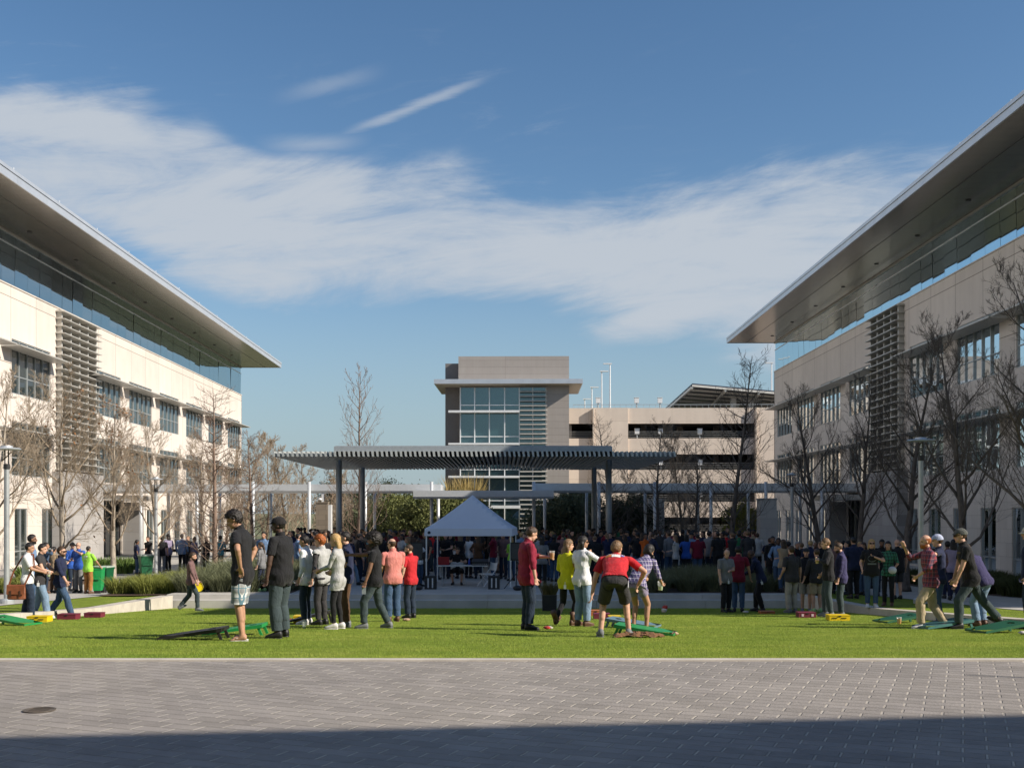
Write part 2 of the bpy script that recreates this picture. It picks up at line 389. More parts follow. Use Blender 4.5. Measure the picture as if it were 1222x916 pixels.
# ---------------------------------------------------------------- building materials
def panel_mat(name, col, bw, rh, joint=(.5, .5, .5), off=0., msize=.012, var=.06, rough=.8, vscale=1.0, axes='YZ'):
    m, nt, b = _new(name)
    t = N(nt, 'ShaderNodeTexCoord'); s = N(nt, 'ShaderNodeSeparateXYZ'); nt.links.new(t.outputs['Object'], s.inputs[0])
    cb = N(nt, 'ShaderNodeCombineXYZ')
    nt.links.new(s.outputs['XYZ'.index(axes[0])], cb.inputs[0]); nt.links.new(s.outputs['XYZ'.index(axes[1])], cb.inputs[1])
    br = N(nt, 'ShaderNodeTexBrick'); nt.links.new(cb.outputs[0], br.inputs['Vector']); br.offset = off
    br.inputs['Scale'].default_value = 1; br.inputs['Mortar Size'].default_value = msize; br.inputs['Brick Width'].default_value = bw; br.inputs['Row Height'].default_value = rh
    br.inputs['Color1'].default_value = (*[c * (1 - var) for c in col], 1); br.inputs['Color2'].default_value = (*[min(1, c * (1 + var)) for c in col], 1)
    br.inputs['Mortar'].default_value = (*[c * j for c, j in zip(col, joint)], 1)
    nz = noise(nt, t.outputs['Object'], vscale, 6, .6)
    c = mix(nt, 1., br.outputs[0], ramp(nt, nz, [(.3, (.95, .95, .955)), (.7, (1.03, 1.03, 1.03))]), 'MULTIPLY')
    st = noise(nt, coords(nt, scale=(1.5, 1.5, .08)), 1.3, 5, .7)
    c = mix(nt, .6, c, ramp(nt, st, [(.35, (.92, .91, .90)), (.6, (1.02, 1.02, 1.02))]), 'MULTIPLY')
    nt.links.new(c, b.inputs['Base Color']); b.inputs['Roughness'].default_value = rough
    bump(nt, b, math_n(nt, 'ADD', math_n(nt, 'MULTIPLY', br.outputs[1], -1), math_n(nt, 'MULTIPLY', noise(nt, t.outputs['Object'], 30, 3), .1)), .4, .02)
    MATS[name] = m; return m
PRECAST = panel_mat('cream precast panels', (.62, .56, .50), 3.15, 3.415, (.40, .38, .36), msize=.02)
LIME = panel_mat('limestone blocks', (.62, .56, .49), 1.2, .6, (.72, .7, .68), .5, .008, .05)
STONE = panel_mat('grey stone tiles', (.34, .325, .31), 1.2, .6, (.7, .7, .7), .5, .008, .08)
SHADE = mat('sunshade metal', (.50, .48, .44), .45, .3, var=.06)
FRAME = mat('window frame aluminium', (.38, .40, .40), .4, .4, var=.05)
WHITE = mat('white painted metal', (.74, .75, .75), .4, .1, var=.05)
GREYM = mat('grey painted steel', (.36, .39, .41), .45, .2, var=.07)
SILVER = mat('silver fascia metal', (.58, .60, .63), .38, .55, var=.05, scale=1.2)
DARKM = mat('dark metal', (.06, .06, .065), .5, .2)
BLACK = mat('black plastic', (.018, .018, .02), .5)
# soffit planks
m, nt, b = _new('soffit panels'); SOFFIT = m
v = coords(nt)
wv = N(nt, 'ShaderNodeTexWave', bands_direction='Y'); wv.inputs['Scale'].default_value = .42; nt.links.new(v, wv.inputs[0])
gap = ramp(nt, wv.outputs[1], [(.0, (.4, .4, .4)), (.05, (1, 1, 1))])
c = mix(nt, 1., mix(nt, 1., (.155, .135, .115), gap, 'MULTIPLY'), ramp(nt, noise(nt, coords(nt, scale=(.1, 1.2, 1)), 1.2, 3), [(.3, (.88, .88, .88)), (.7, (1.1, 1.1, 1.1))]), 'MULTIPLY')
nt.links.new(c, b.inputs['Base Color']); b.inputs['Roughness'].default_value = .22; b.inputs['Metallic'].default_value = .35; b.inputs['Specular IOR Level'].default_value = .8
def glass_mat(name, tint, body, f0, rough=.015, bumpy=.0):
    m, nt, b = _new(name); out = nt.nodes['Material Output']
    b.inputs['Base Color'].default_value = (*body, 1); b.inputs['Roughness'].default_value = .25
    g = N(nt, 'ShaderNodeBsdfGlossy'); g.inputs['Color'].default_value = (*tint, 1); g.inputs['Roughness'].default_value = rough
    lw = N(nt, 'ShaderNodeFresnel'); lw.inputs['IOR'].default_value = 1.6
    f = math_n(nt, 'ADD', lw.outputs[0], f0, True)
    ms = N(nt, 'ShaderNodeMixShader'); nt.links.new(f, ms.inputs[0]); nt.links.new(b.outputs[0], ms.inputs[1]); nt.links.new(g.outputs[0], ms.inputs[2])
    nt.links.new(ms.outputs[0], out.inputs[0])
    if bumpy:
        n = N(nt, 'ShaderNodeBump'); n.inputs['Strength'].default_value = bumpy; n.inputs['Distance'].default_value = .02
        nt.links.new(noise(nt, coords(nt), .7, 2), n.inputs['Height']); nt.links.new(n.outputs[0], g.inputs['Normal'])
    MATS[name] = m; return m
CURT = glass_mat('coated curtain glass', (.62, .74, .80), (.012, .018, .02), .50)
WGLASS = glass_mat('window glass', (.78, .83, .84), (.016, .024, .022), .11, .01, .1)
TGLASS = glass_mat('teal tower glass', (.62, .82, .86), (.018, .045, .052), .13, .01, .1)

# ---------------------------------------------------------------- the two office wings
def office(sgn, Xw, rot, u_far, u_near, bays, lou, win_w, label, rods, roof_near, Zs=17.0, Zt=17.5, tilt=.020):
    """sgn -1: wing left of the lawn, +1: right. u runs along the wing (world y), n out of the facade, towards the lawn."""
    root = thing('office_building', label, 'building', (0, 0, 0), rot)
    def P(u, n, z): return (sgn * (Xw - n), u, z)
    def bx(mb, u0, u1, n0, n1, z0, z1, mi=0):
        xa, xb = sorted((sgn * (Xw - n0), sgn * (Xw - n1))); mb.box(xa, xb, u0, u1, z0, z1, mi)
    def wall_holes(mb, u0, u1, z0, z1, holes, depth, mi=0):
        us = sorted({u0, u1, *[h[0] for h in holes], *[h[1] for h in holes]}); zs = sorted({z0, z1, *[h[2] for h in holes], *[h[3] for h in holes]})
        us = [u for u in us if u0 <= u <= u1]; zs = [z for z in zs if z0 <= z <= z1]
        for a, c in zip(us, us[1:]):
            for e, g in zip(zs, zs[1:]):
                um, zm = (a + c) / 2, (e + g) / 2
                if any(h[0] < um < h[1] and h[2] < zm < h[3] for h in holes): continue
                mb.quad(P(a, 0, e), P(c, 0, e), P(c, 0, g), P(a, 0, g), mi)
        for h in holes:
            a, c, e, g = h
            for p, q in (((a, e), (c, e)), ((c, e), (c, g)), ((c, g), (a, g)), ((a, g), (a, e))):
                mb.quad(P(p[0], 0, p[1]), P(q[0], 0, q[1]), P(q[0], -depth, q[1]), P(p[0], -depth, p[1]), mi)
    Zc = 14.23
    body = MB()
    holes3 = [(u - .0, u + win_w, 8.72, 11.55) for u in bays]; holes2 = [(u, u + win_w, 4.45, 7.28) for u in bays]
    bh = [(lou[0], lou[1], 4.9, Zc - .1)]
    door = (lou[1] + .4, lou[1] + 5.6, -.5, 3.3)
    holes1 = []
    half = (bays[1] - bays[0]) / 2
    for u in bays:
        for k in (.35, .35 + half):
            a = u + k
            if a + 1.6 > lou[0] - .3 and a < lou[1] + 6: continue
            holes1.append((a, a + 1.6, -.25, 2.75))
    wall_holes(body, u_near, u_far, 3.6, Zc, holes3 + holes2 + bh, .13)
    bx(body, u_near, u_far, -.02, .05, Zc, Zc + .06)                       # coping
    bx(body, u_near, u_far, -.6, -.34, 3.6, Zs - .01)                        # core behind glass, closes the openings
    bx(body, u_far - .3, u_far, -24, -.0, -1, Zc); bx(body, u_near, u_near + .3, -24, -.33, -1, Zs)
    bx(body, u_near, u_far, -24.3, -24, -1, Zs)
    body.build('wall', PRECAST, root)
    low = MB(); wall_holes(low, u_near, u_far, -1, 3.597, holes1 + [door], .13); bx(low, u_near, u_far, -.7, -.34, -1, 3.59)
    low.build('wall_base', LIME, root)
    r = MB()
    bx(r, roof_near, u_far, -24.3, 3.9, Zs + .02, Zs + .06)
    r.build('soffit', SOFFIT, root)
    for k, u in enumerate(np.arange(u_near + 4, u_far - 2, 6.3)):
        q = MB(); q.lathe([(0, -.03), (.12, -.03), (.13, .0), (0, .0)], 14, P(u, 1.0, Zs + .018)); q.build('downlight', BLACK, root)
    q = MB(); bx(q, roof_near, u_far, 2.35, 2.37, Zs + .008, Zs + .019); q.build('soffit_joint', DARKM, root)
    r = MB(); bx(r, roof_near, u_far, -24.3, 3.88, Zs + .06, Zt - .02); rf = r.build('roof', mat('roof membrane', (.5, .5, .5), .8), root)
    fa = MB(); nseg = int((u_far - roof_near) / 3.1)
    for i in range(nseg):
        a, c = lerp(roof_near, u_far, i / nseg), lerp(roof_near, u_far, (i + 1) / nseg)
        bx(fa, a, c - .012, 3.885, 3.95, Zs - .01, Zt - .16)
    bx(fa, roof_near, u_far, 3.875, 3.99, Zt - .155, Zt)
    bx(fa, u_far, u_far + .06, -6, 3.95, Zs - .01, Zt)
    fa.build('fascia', SILVER, root)
    for u in rods:
        rd = MB(); bx(rd, u - .012, u + .012, 3.4, 3.424, Zt - .03, Zt + .5); rd.build('lightning_rod', WHITE, root)
    # curtain wall: one pane mesh, each pane very slightly out of true, as real ones are
    rg = random.Random(5 + sgn); cw = MB(); pw = 1.58; u = u_near
    while u < u_far - .1:
        t = tilt + rg.uniform(-.009, .009); t2 = rg.uniform(-.009, .009); e = min(u + pw, u_far) - .025
        n0 = -.10
        for z0, z1 in ((Zc + .06, Zs - .64), (Zs - .56, Zs + .02)):
            h = (z1 - z0)
            cw.quad(P(u, n0, z0), P(e, n0 + t2, z0), P(e, n0 + t2 + t * h, z1), P(u, n0 + t * h, z1))
        u += pw
    # return on the far end
    cw.quad(P(u_far - .02, -.1, Zc + .06), P(u_far - .02, -8, Zc + .06), P(u_far - .02, -8, Zs), P(u_far - .02, -.1, Zs))
    bx(cw, u_near, u_far - .05, -.33, -.16, Zc, Zs, 1)
    cw.build('curtain_glazing', [CURT, DARKM], root, fix=False)
    tr = MB(); bx(tr, u_near, u_far, -.2, -.03, Zs - .64, Zs - .57); tr.build('transom', WHITE, root)
    tr = MB(); bx(tr, u_near, u_far, -.2, .02, Zs - .06, Zs + .02); tr.build('head_trim', SHADE, root)
    # windows
    def window(a, c, e, g, cols, rows, name='window'):
        f = MB(); w = .055; n0, n1 = -.12, -.05
        bx(f, a, c, n0, n1, e, e + w); bx(f, a, c, n0, n1, g - w, g); bx(f, a, a + w, n0 + .001, n1, e + w, g - w); bx(f, c - w, c, n0 + .001, n1, e + w, g - w)
        for i in range(1, cols):
            q = lerp(a, c, i / cols); bx(f, q - w / 2, q + w / 2, n0 + .002, n1 + .03, e + w, g - w)
        for z in rows: bx(f, a + w, c - w, n0 + .004, n1 - .004, z - w / 2, z + w / 2)
        fo = f.build(name, FRAME, root)
        p = MB()
        for i in range(cols):
            q0, q1 = lerp(a, c, i / cols) + .02, lerp(a, c, (i + 1) / cols) - .02
            t, t2 = rg.uniform(-.01, .01), rg.uniform(-.008, .008)
            zz = [e + .02, *rows, g - .02]
            for z0, z1 in zip(zz, zz[1:]):
                p.quad(P(q0, -.09, z0), P(q1, -.09 + t2, z0), P(q1, -.09 + t2 + t, z1), P(q0, -.09 + t, z1))
        p.build('pane', WGLASS, fo, fix=False)
    for a, c, e, g in holes3: window(a, c, e, g, 5, [e + .95, g - .48])
    for a, c, e, g in holes2: window(a, c, e, g, 5, [e + .95, g - .48])
    for a, c, e, g in holes1: window(a, c, e, g, 2, [e + .75], 'tall_window')
    # sunshades: a thin tapering blade over every big window, on both floors
    for zz in (10.98, 6.71):
        for u in bays:
            s = MB(); a, c = u - 1.25, u + win_w + .15
            s.add([P(a, 1.02, zz + .06), P(c, 1.02, zz + .06), P(c, .0, zz + .09), P(a, .0, zz + .09), P(a, 1.02, zz + .0), P(c, 1.02, zz + .0), P(c, .0, zz - .02), P(a, .0, zz - .02)],
                  [(0, 1, 2, 3), (4, 7, 6, 5), (0, 4, 5, 1), (1, 5, 6, 2), (2, 6, 7, 3), (3, 7, 4, 0)])
            s.build('sunshade', SHADE, root)
    # louvre tower
    l = MB(); z = 5.0
    while z < Zc - .1:
        l.add([P(lou[0] - .15, (.55), z), P(lou[1] + .25, (.55), z), P(lou[1] + .25, -.08, z + .03), P(lou[0] - .15, -.08, z + .03),
               P(lou[0] - .15, (.55), z - .045), P(lou[1] + .25, (.55), z - .045), P(lou[1] + .25, -.08, z - .03), P(lou[0] - .15, -.08, z - .03)],
              [(0, 1, 2, 3), (4, 7, 6, 5), (0, 4, 5, 1), (1, 5, 6, 2), (2, 6, 7, 3), (3, 7, 4, 0)]); z += .41
    for i in range(5):
        u = lerp(lou[0] + .1, lou[1] - .1, i / 4); bx(l, u - .07, u + .07, -.28, .30, 4.9, Zc - .12)
    l.build('louver_screen', SHADE, root)
    p = MB(); bx(p, lou[0], lou[1], -.33, -.29, 4.9, Zc - .1); p.build('stair_glazing', WGLASS, root)
    # stone entrance block under the louvres, with the dark doorway beside it
    e = MB(); bx(e, lou[0] - .6, lou[1] + .35, .004, .6, -1, 4.85); e.build('entrance_block', STONE, root)
    e = MB(); bx(e, lou[1] + .4, lou[1] + 5.6, .0, 2.4, 3.3, 3.62); e.build('entrance_canopy', SHADE, root)
    e = MB(); bx(e, door[0], door[1], -.335, -.30, -1, 3.3); dr = e.build('door', WGLASS, root)
    f = MB()
    for i in range(5):
        u = lerp(door[0] + .05, door[1] - .05, i / 4); bx(f, u - .05, u + .05, -.30, -.22, -.35, 3.28)
    f.build('frame', DARKM, dr)
    e = MB(); bx(e, door[1] + .05, door[1] + 1.1, .004, 1.1, -1, 3.25); e.build('side_panel', STONE, root)
    return root
office(-1, 24.8, .0138, 109.0, 40.0, [50.0 - 6.95, 50.0, 56.8, 68.5, 75.2, 82.1, 89.2, 96.2, 103.3], (62.6, 68.2), 5.0,
       'cream office wing in full sun with a deep overhanging roof', [44 + 5.2 * i for i in range(13)], 26.0)
office(1, 21.5, -.010, 91.0, 33.0, [34.1, 40.5, 47.0 - .15, 53.3 - 3.1 + 3.05, 55.0 + .05 + 4.55 - 4.6, 65.9, 72.3, 78.7, 85.1][:0] or [36.0, 42.35, 48.7, 55.05, 65.85, 72.5, 78.9, 85.2], (60.6, 65.5), 4.7,
       'office wing with its facade in shade and a dark overhanging roof', [40 + 4.6 * i for i in range(11)], 19.0, 16.66, 17.1, .033)
# the building behind the viewer whose roof line shades the pavers
BRK = panel_mat('dark brick', (.12, .10, .09), .3, .1, axes='XZ')
b = MB(); b.box(-24, 60, -40, 0, .0, 13.2); w_ = b.build('unseen_brick_building', BRK); w_.location = (36, 2.95, .8); w_.rotation_euler = (0, 0, R(6.2))
tag(w_, 'brick block beside the viewer whose roof line shades the pavers', 'building')
b = MB(); b.box(-14, 9, -40, -14, .0, 13.); b.box(-70, -14.005, -40, 1., .0, 13.); w_ = b.build('unseen_brick_building', BRK); w_.location = (0, 0, .8)  # unseen block, added to keep skylight off the shaded pavers
tag(w_, 'L-shaped brick block behind the viewer across the pavers', 'building')

# ---------------------------------------------------------------- stair tower
TW = thing('stair_tower', 'grey stair tower with glazed front and flat white roof slab beside the garage', 'tower', (0, 112, 0), R(-1.2))
def tx(px): return X(px, 112)
def tz(py): return Z(py, 112)
GREYP = panel_mat('grey tower panels', (.33, .30, .275), 40, .70, (.72, .72, .72), 0, .02, .04, axes='XZ')
b = MB()
b.box(tx(547), tx(679), 0, 9, tz(459), tz(425)); b.box(tx(652), tx(679), 0, 9, -1, tz(459) ); b.box(tx(548), tx(652), .4, 9, -1, tz(459))
b.build('wall', GREYP, TW)
b = MB(); b.box(tx(529.7), tx(547) - .003, 1.8, 10.5, -1, tz(430.6)); b.build('side_wall', mat('charcoal panels', (.16, .15, .145), .7, var=.06), TW)
b = MB(); b.box(tx(519), tx(694.5), -1.35, 8.5, tz(459.6) + .02, tz(454)); b.build('roof_slab', SILVER, TW)
b = MB(); b.box(tx(519) + .1, tx(694.5) - .1, -1.25, 8.4, tz(459.6), tz(459.6) + .02); b.build('soffit', mat('slab soffit', (.5, .44, .37), .7), TW)
zt, zb = tz(462), 0.1
g = MB(); cols = [549.2, 566.3, 583.9, 602.2, 619.7]
rg = random.Random(3)
zr = [tz(p) for p in (462, 483, 491.5, 520.5, 530, 560, 569, 588, 597, 606, 640)]
for a, c in zip(cols, cols[1:]):
    for z1, z0 in zip(zr, zr[1:]):
        t = rg.uniform(-.012, .012); g.quad((tx(a), .30, z0), (tx(c), .30 + t, z0), (tx(c), .30 + t, z1), (tx(a), .30, z1))
for z1, z0 in zip(zr, zr[1:]): g.quad((tx(620.3), .30, z0), (tx(651.5), .30, z0), (tx(651.5), .30, z1), (tx(620.3), .30, z1))
gz = MB(); 
g.build('glazing', TGLASS, TW, fix=False)
f = MB()
for p in cols + [635.8, 651.5]: f.box(tx(p) - .05, tx(p) + .05, .10, .29, zb, zt)
for z in zr[1:-1]: f.box(tx(549.2), tx(619.7), .16, .285, z - .04, z + .04)
f.build('mullion', WHITE, TW)
f = MB()
for py in (491.5, 530, 569): f.box(tx(535.5), tx(620), -.75, .098, tz(py) - .09, tz(py) + .12)
f.build('sun_shelf', WHITE, TW)
f = MB(); py = 466
while py < 640:
    f.add([(tx(620.5), .06, tz(py)), (tx(653), .06, tz(py)), (tx(653), -.35, tz(py) - .10), (tx(620.5), -.35, tz(py) - .10),
           (tx(620.5), .06, tz(py) - .08), (tx(653), .06, tz(py) - .08), (tx(653), -.35, tz(py) - .18), (tx(620.5), -.35, tz(py) - .18)],
          [(0, 1, 2, 3), (4, 7, 6, 5), (0, 4, 5, 1), (1, 5, 6, 2), (2, 6, 7, 3), (3, 7, 4, 0)]); py += 5.6
f.build('louver_screen', SHADE, TW)
f = MB(); f.box(tx(583), tx(621), -2.6, -.76, tz(606.5), tz(603)); f.build('entrance_canopy', WHITE, TW)

# ---------------------------------------------------------------- parking garage
GA = thing('parking_garage', 'beige concrete parking garage with long open decks', 'parking garage', (0, 118, 0), R(-1.2))
def gx(px): return X(px, 118)
def gz_(py): return Z(py, 118)
GPANEL = panel_mat('beige garage panels', (.66, .565, .475), 9.0, 1.55, (.8, .78, .76), 0, .02, .04, axes='XZ')
b = MB()
lev = [(487, 505.5), (523, 542), (560.5, 580), (598.5, 617), (634, 660)]
for a, c in lev:
    b.box(gx(679), gx(708) - .003, 0, .3, gz_(c), gz_(a)); b.box(gx(749), gx(900), 0, .3, gz_(c), gz_(a))
b.box(gx(708), gx(749) - .003, -.25, .6, -1, gz_(487) + .0); b.box(gx(900) + .003, gx(1010), -.25, .6, -1, gz_(487))
b.box(gx(707), gx(708.6), -.5, -.253, -1, gz_(487)); b.box(gx(899.4), gx(901.2), -.5, -.253, -1, gz_(487))
b.build('wall', GPANEL, GA)
b = MB(); b.box(gx(679), gx(1010), 22, 22.3, -1, gz_(488)); b.box(gx(679), gx(679) + .3, .7, 22, -1, gz_(488)); b.box(gx(1010) - .3, gx(1010), .7, 22, -1, gz_(488))
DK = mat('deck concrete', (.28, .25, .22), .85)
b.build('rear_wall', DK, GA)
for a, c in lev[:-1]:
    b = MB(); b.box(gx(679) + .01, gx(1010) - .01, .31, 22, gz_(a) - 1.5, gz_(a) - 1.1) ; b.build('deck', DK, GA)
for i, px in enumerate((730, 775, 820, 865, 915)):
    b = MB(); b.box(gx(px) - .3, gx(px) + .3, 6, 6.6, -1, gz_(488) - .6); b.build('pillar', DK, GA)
b = MB()
for (a, c), (n, _) in zip(lev, lev[1:]):
    for k in range(4):
        z = gz_(n) + .12 + k * .2; b.box(gx(679), gx(708), .12, .14, z, z + .03); b.box(gx(749), gx(900), .12, .14, z, z + .03)
b.build('cable_rail', mat('galvanised cable', (.42, .42, .4), .5, .4), GA)
b = MB()
for px in [684 + 7 * i for i in range(47)]: b.box(gx(px) - .015, gx(px) + .015, .2, .23, gz_(487), gz_(482.5))
b.box(gx(684), gx(1006), .2, .23, gz_(483), gz_(482.4)); b.build('roof_rail', GREYM, GA)
# box lamps standing on the parapets
bx_src = None
k = 0
spots = [(714, 474, 486, 'on the roof edge near the stair tower'), (760, 473, 486, 'on the roof edge, first from the solar canopy but one'), (788, 473, 486, 'on the roof edge at the foot of the solar canopy'),
         (760.5, 511, 523, 'on the top open deck, first from the pier'), (788.5, 511, 523, 'on the top open deck, in the middle'), (835.5, 510, 523, 'on the top open deck behind the tall cypress'),
         (789, 547, 560, 'on the second open deck, beside the pergola tip'), (836, 547, 560, 'on the second open deck behind the cypress'),
         (762, 586, 598, 'on the lowest open deck above the walkway roof'), (836, 586, 598, 'on the lowest open deck behind the cypress trunk')]
for px, t, bt, where in spots:
    if bx_src is None:
        r = thing('parapet_lamp', '', 'lamp'); 
        a = MB(); a.box(-.24, .24, -.2, .2, .5, 1.05); a.box(-.28, .28, -.24, .24, 1.05, 1.1); a.build('lamp_head', WHITE, r)
        a = MB(); a.tube([(0, 0, 0), (0, 0, .5)], .07, 8); a.build('post', GREYM, r); bx_src = r
    else: r = copy_tree(bx_src)
    r.location = (gx(px), 118.1 + .2, gz_(bt)); tag(r, 'white box lamp ' + where, 'lamp', 'box lamps along the garage parapets')
# tall pole lights on the roof deck
psrc = None
for px, d, top, where in ((728, 130, 434, 'tallest of those beside the stair tower'), (718, 146, 443, 'second tallest beside the stair tower'), (706.3, 175, 462, 'small, third from the stair tower edge'),
                          (697.7, 205, 476, 'smallest, right beside the stair tower'), (920.7, 128, 433, 'beside the corner of the shaded office wing')):
    if psrc is None:
        r = thing('light_pole', '', 'light pole')
        a = MB(); a.tube([(0, 0, 0), (0, 0, 7.9)], [.10, .07], 8); a.build('pole', WHITE, r)
        a = MB(); a.box(-.05, 1.5 if px != 728 else .05, -.05, .05, 7.86, 7.95); a.box(-.8 if px == 728 else .7, .2 if px == 728 else 1.6, -.18, .18, 7.84, 7.98); a.build('lamp_head', WHITE, r); psrc = r
    else: r = copy_tree(psrc)
    zz = Z(486, 118); hh = Z(top, d) - zz
    r.location = (X(px, d), d, zz); r.scale = (d / 130, 1, hh / 7.9)
    if px in (718, 706.3, 697.7): r.rotation_euler.z = math.pi
    tag(r, 'white pole light on the garage roof, ' + where, 'light pole', 'pole lights on the garage roof')
# solar canopy over the roof deck
SOL = thing('solar_canopy', 'sloping steel solar canopy on the garage roof', 'canopy', (0, 0, 0))
A, B_, C_, D_ = (X(826, 121), 121, Z(458.5, 121)), (X(985, 121), 121, Z(473, 121)), (X(985, 142), 142, Z(500, 142)), (X(789, 142), 142, Z(492, 142))
A, B_, C_, D_ = map(Vector, (A, B_, C_, D_))
b = MB(); up = Vector((0, 0, .12)); b.add([A, B_, C_, D_, A + up, B_ + up, C_ + up, D_ + up], [(0, 3, 2, 1), (4, 5, 6, 7), (0, 1, 5, 4), (1, 2, 6, 5), (2, 3, 7, 6), (3, 0, 4, 7)])
b.build('panel_deck', mat('solar panel', (.05, .06, .09), .3), SOL)
dn = Vector((0, 0, -.14))
b = MB()
for t in np.linspace(0, 1, 9): b.beam(A.lerp(D_, t) + dn, B_.lerp(C_, t) + dn, .16, .22)
for t in (.0, .25, .5, .75, 1.): b.beam(A.lerp(B_, t) + dn * 2.4, D_.lerp(C_, t) + dn * 2.4, .22, .26)
b.build('purlin_frame', mat('canopy steel', (.62, .60, .55), .5, .1), SOL)
for px in (896, 875, 960):
    b = MB(); d = 127; zt_ = Z(468, d); b.box(X(px, d) - .3, X(px, d) + .3, d - .3, d + .3, Z(487, 118), zt_); b.build('column', WHITE, SOL)
b = MB()
for s in (-4.5, 4.5): b.beam((X(896, 127), 127, Z(480, 127)), (X(896, 127) + s, 127, Z(466, 127) - (.2 if s > 0 else -.25)), .2, .25)
b.build('brace', WHITE, SOL)

# ---------------------------------------------------------------- pergola over the terrace
PE = thing('pergola', 'large grey steel pergola with long parallel roof blades', 'pergola')
PD0, PD1 = 46.8, 61.0
zf0, zf1 = Z(544.5, PD0), Z(538.2, PD0)
x0, x1 = X(325, PD0), X(804, PD0)
nf = 86
fin = MB()
for i in range(nf):
    t = i / (nf - 1); xx = lerp(x0, x1, t)
    ya, yb = PD0, PD1
    if t < .157: ya = PD0 + (1 - t / .157) * 0.0
    if t > .845: pass
    sk = -.02    # blades lean a touch
    fin.add([(xx - sk, ya, zf0), (xx - sk + .09, ya, zf0), (xx + sk + .09, ya, zf1), (xx + sk, ya, zf1), (xx - sk, yb, zf0), (xx - sk + .09, yb, zf0), (xx + sk + .09, yb, zf1), (xx + sk, yb, zf1)],
            [(0, 3, 2, 1), (4, 5, 6, 7), (0, 1, 5, 4), (1, 2, 6, 5), (2, 3, 7, 6), (3, 0, 4, 7)])
fin.build('roof_louver', mat('blade metal', (.52, .54, .52), .45, .3, var=.06), PE)
xa, xb = X(398, PD0), X(731, PD0)
b = MB()
b.box(xa, xb, PD0 + .1, PD0 + .35, zf1 + .002, Z(532.3, PD0)); b.box(xa, xb, PD1 - 1.2, PD1 - .9, zf1 + .002, zf1 + .26)
for t in np.linspace(0, 1, 6): xx = lerp(xa + .1, xb - .1, t); b.box(xx - .1, xx + .1, PD0 + .36, PD1 - 1.21, zf1 + .003, zf1 + .22)
b.build('roof_frame', GREYM, PE)
b = MB(); b.box(xa + .02, xb - .02, PD0 + .36, PD1 - 1.21, zf1 + .225, zf1 + .26); b.build('roof_deck', GREYM, PE)
for px, d, in ((404.5, 50.2), (726.5, 50.2), (432.5, 58.6), (709, 58.6)):
    b = MB(); b.tube([(X(px, d), d, TZ), (X(px, d), d, zf0 + .02)], .138, 20); b.build('column', GREYM, PE, smooth=True)

# ---------------------------------------------------------------- covered walkway
WK = thing('walkway_canopy', 'long flat white walkway canopy on slim posts running between the wings', 'canopy')
WM = mat('canopy white metal', (.60, .62, .63), .4, .25, var=.05)
def slab(pa, pb, d, t, bt, depth=3.0):
    b = MB(); xa, xb = X(pa, d), X(pb, d); za, zb = Z(t, d), Z(bt, d)
    b.add([(xa, d, zb + .1), (xb, d, zb + .1), (xb, d, za), (xa, d, za), (xa, d + depth, zb + .1), (xb, d + depth, zb + .1), (xb, d + depth, za), (xa, d + depth, za),
           (xa, d + .12, zb), (xb, d + .12, zb), (xb, d + depth - .12, zb), (xa, d + depth - .12, zb)],
          [(0, 1, 2, 3), (4, 7, 6, 5), (3, 2, 6, 7), (0, 3, 7, 4), (1, 5, 6, 2), (0, 8, 9, 1), (1, 9, 10, 5), (5, 10, 11, 4), (4, 11, 8, 0), (8, 11, 10, 9)])
    b.build('roof_slab', WM, WK)
slab(112, 526, 68, 577.6, 587.4); slab(493, 661, 66.2, 585, 594.4, 2.6); slab(639, 1028, 68, 576.4, 587)
for px in (168, 235, 302, 369, 436, 515, 637, 714.7, 781.5, 848.3, 914, 981):
    b = MB(); b.tube([(X(px, 67.6), 67.6, -.35), (X(px, 67.6), 67.6, Z(574.6, 67.6))], .105, 12); b.build('post', WM, WK, smooth=True)
for px in (201, 262, 323, 385, 447, 523, 650, 700, 770, 833, 893, 955):
    b = MB(); b.tube([(X(px, 71.3), 71.3, -.35), (X(px, 71.3), 71.3, Z(588, 71.3))], .10, 10); b.build('post', WM, WK, smooth=True)

# ---------------------------------------------------------------- stone pylons
def pylon(pa, pb, top, d, dep, m, label, cap=None):
    b = MB(); b.box(X(pa, d), X(pb, d), d, d + dep, -.6, Z(top, d)); o = thing('stone_pylon', label, 'pylon'); b.build('shaft', m, o)
    b = MB(); b.box(X(pa, d) - .03, X(pb, d) + .03, d - .03, d + dep + .03, Z(top, d), Z(top, d) + .07); b.build('cap', m, o)
    return o
BROWN = panel_mat('brown stone', (.25, .205, .155), .8, .3, (.7, .7, .7), .5, .01, .1, axes='XZ')
PALE = panel_mat('pale stone', (.50, .47, .43), 1.0, .45, (.75, .75, .75), .5, .008, .06, axes='XZ')
o = pylon(377, 391, 600, 63, .5, BROWN, 'brown stone pylon with a white side panel behind the crowd')
b = MB(); b.box(X(391.3, 63), X(395, 63), 63.05, 63.5, -.4, Z(602, 63)); b.build('side_panel', WHITE, o)
b = MB(); b.box(X(383, 63), X(385, 63), 63.2, 63.3, Z(599, 63), Z(589, 63)); b.ell((X(381, 63), 63.25, Z(595.5, 63)), (.14, .12, .09)); b.build('camera_mast', WHITE, o)
pylon(907.5, 927, 596, 50, .75, PALE, 'grey stone pylon standing beside the crowd by the shaded wing')
pylon(774, 793, 596, 73, .6, PALE, 'pale stone pylon behind the slim cypress and the crowd')
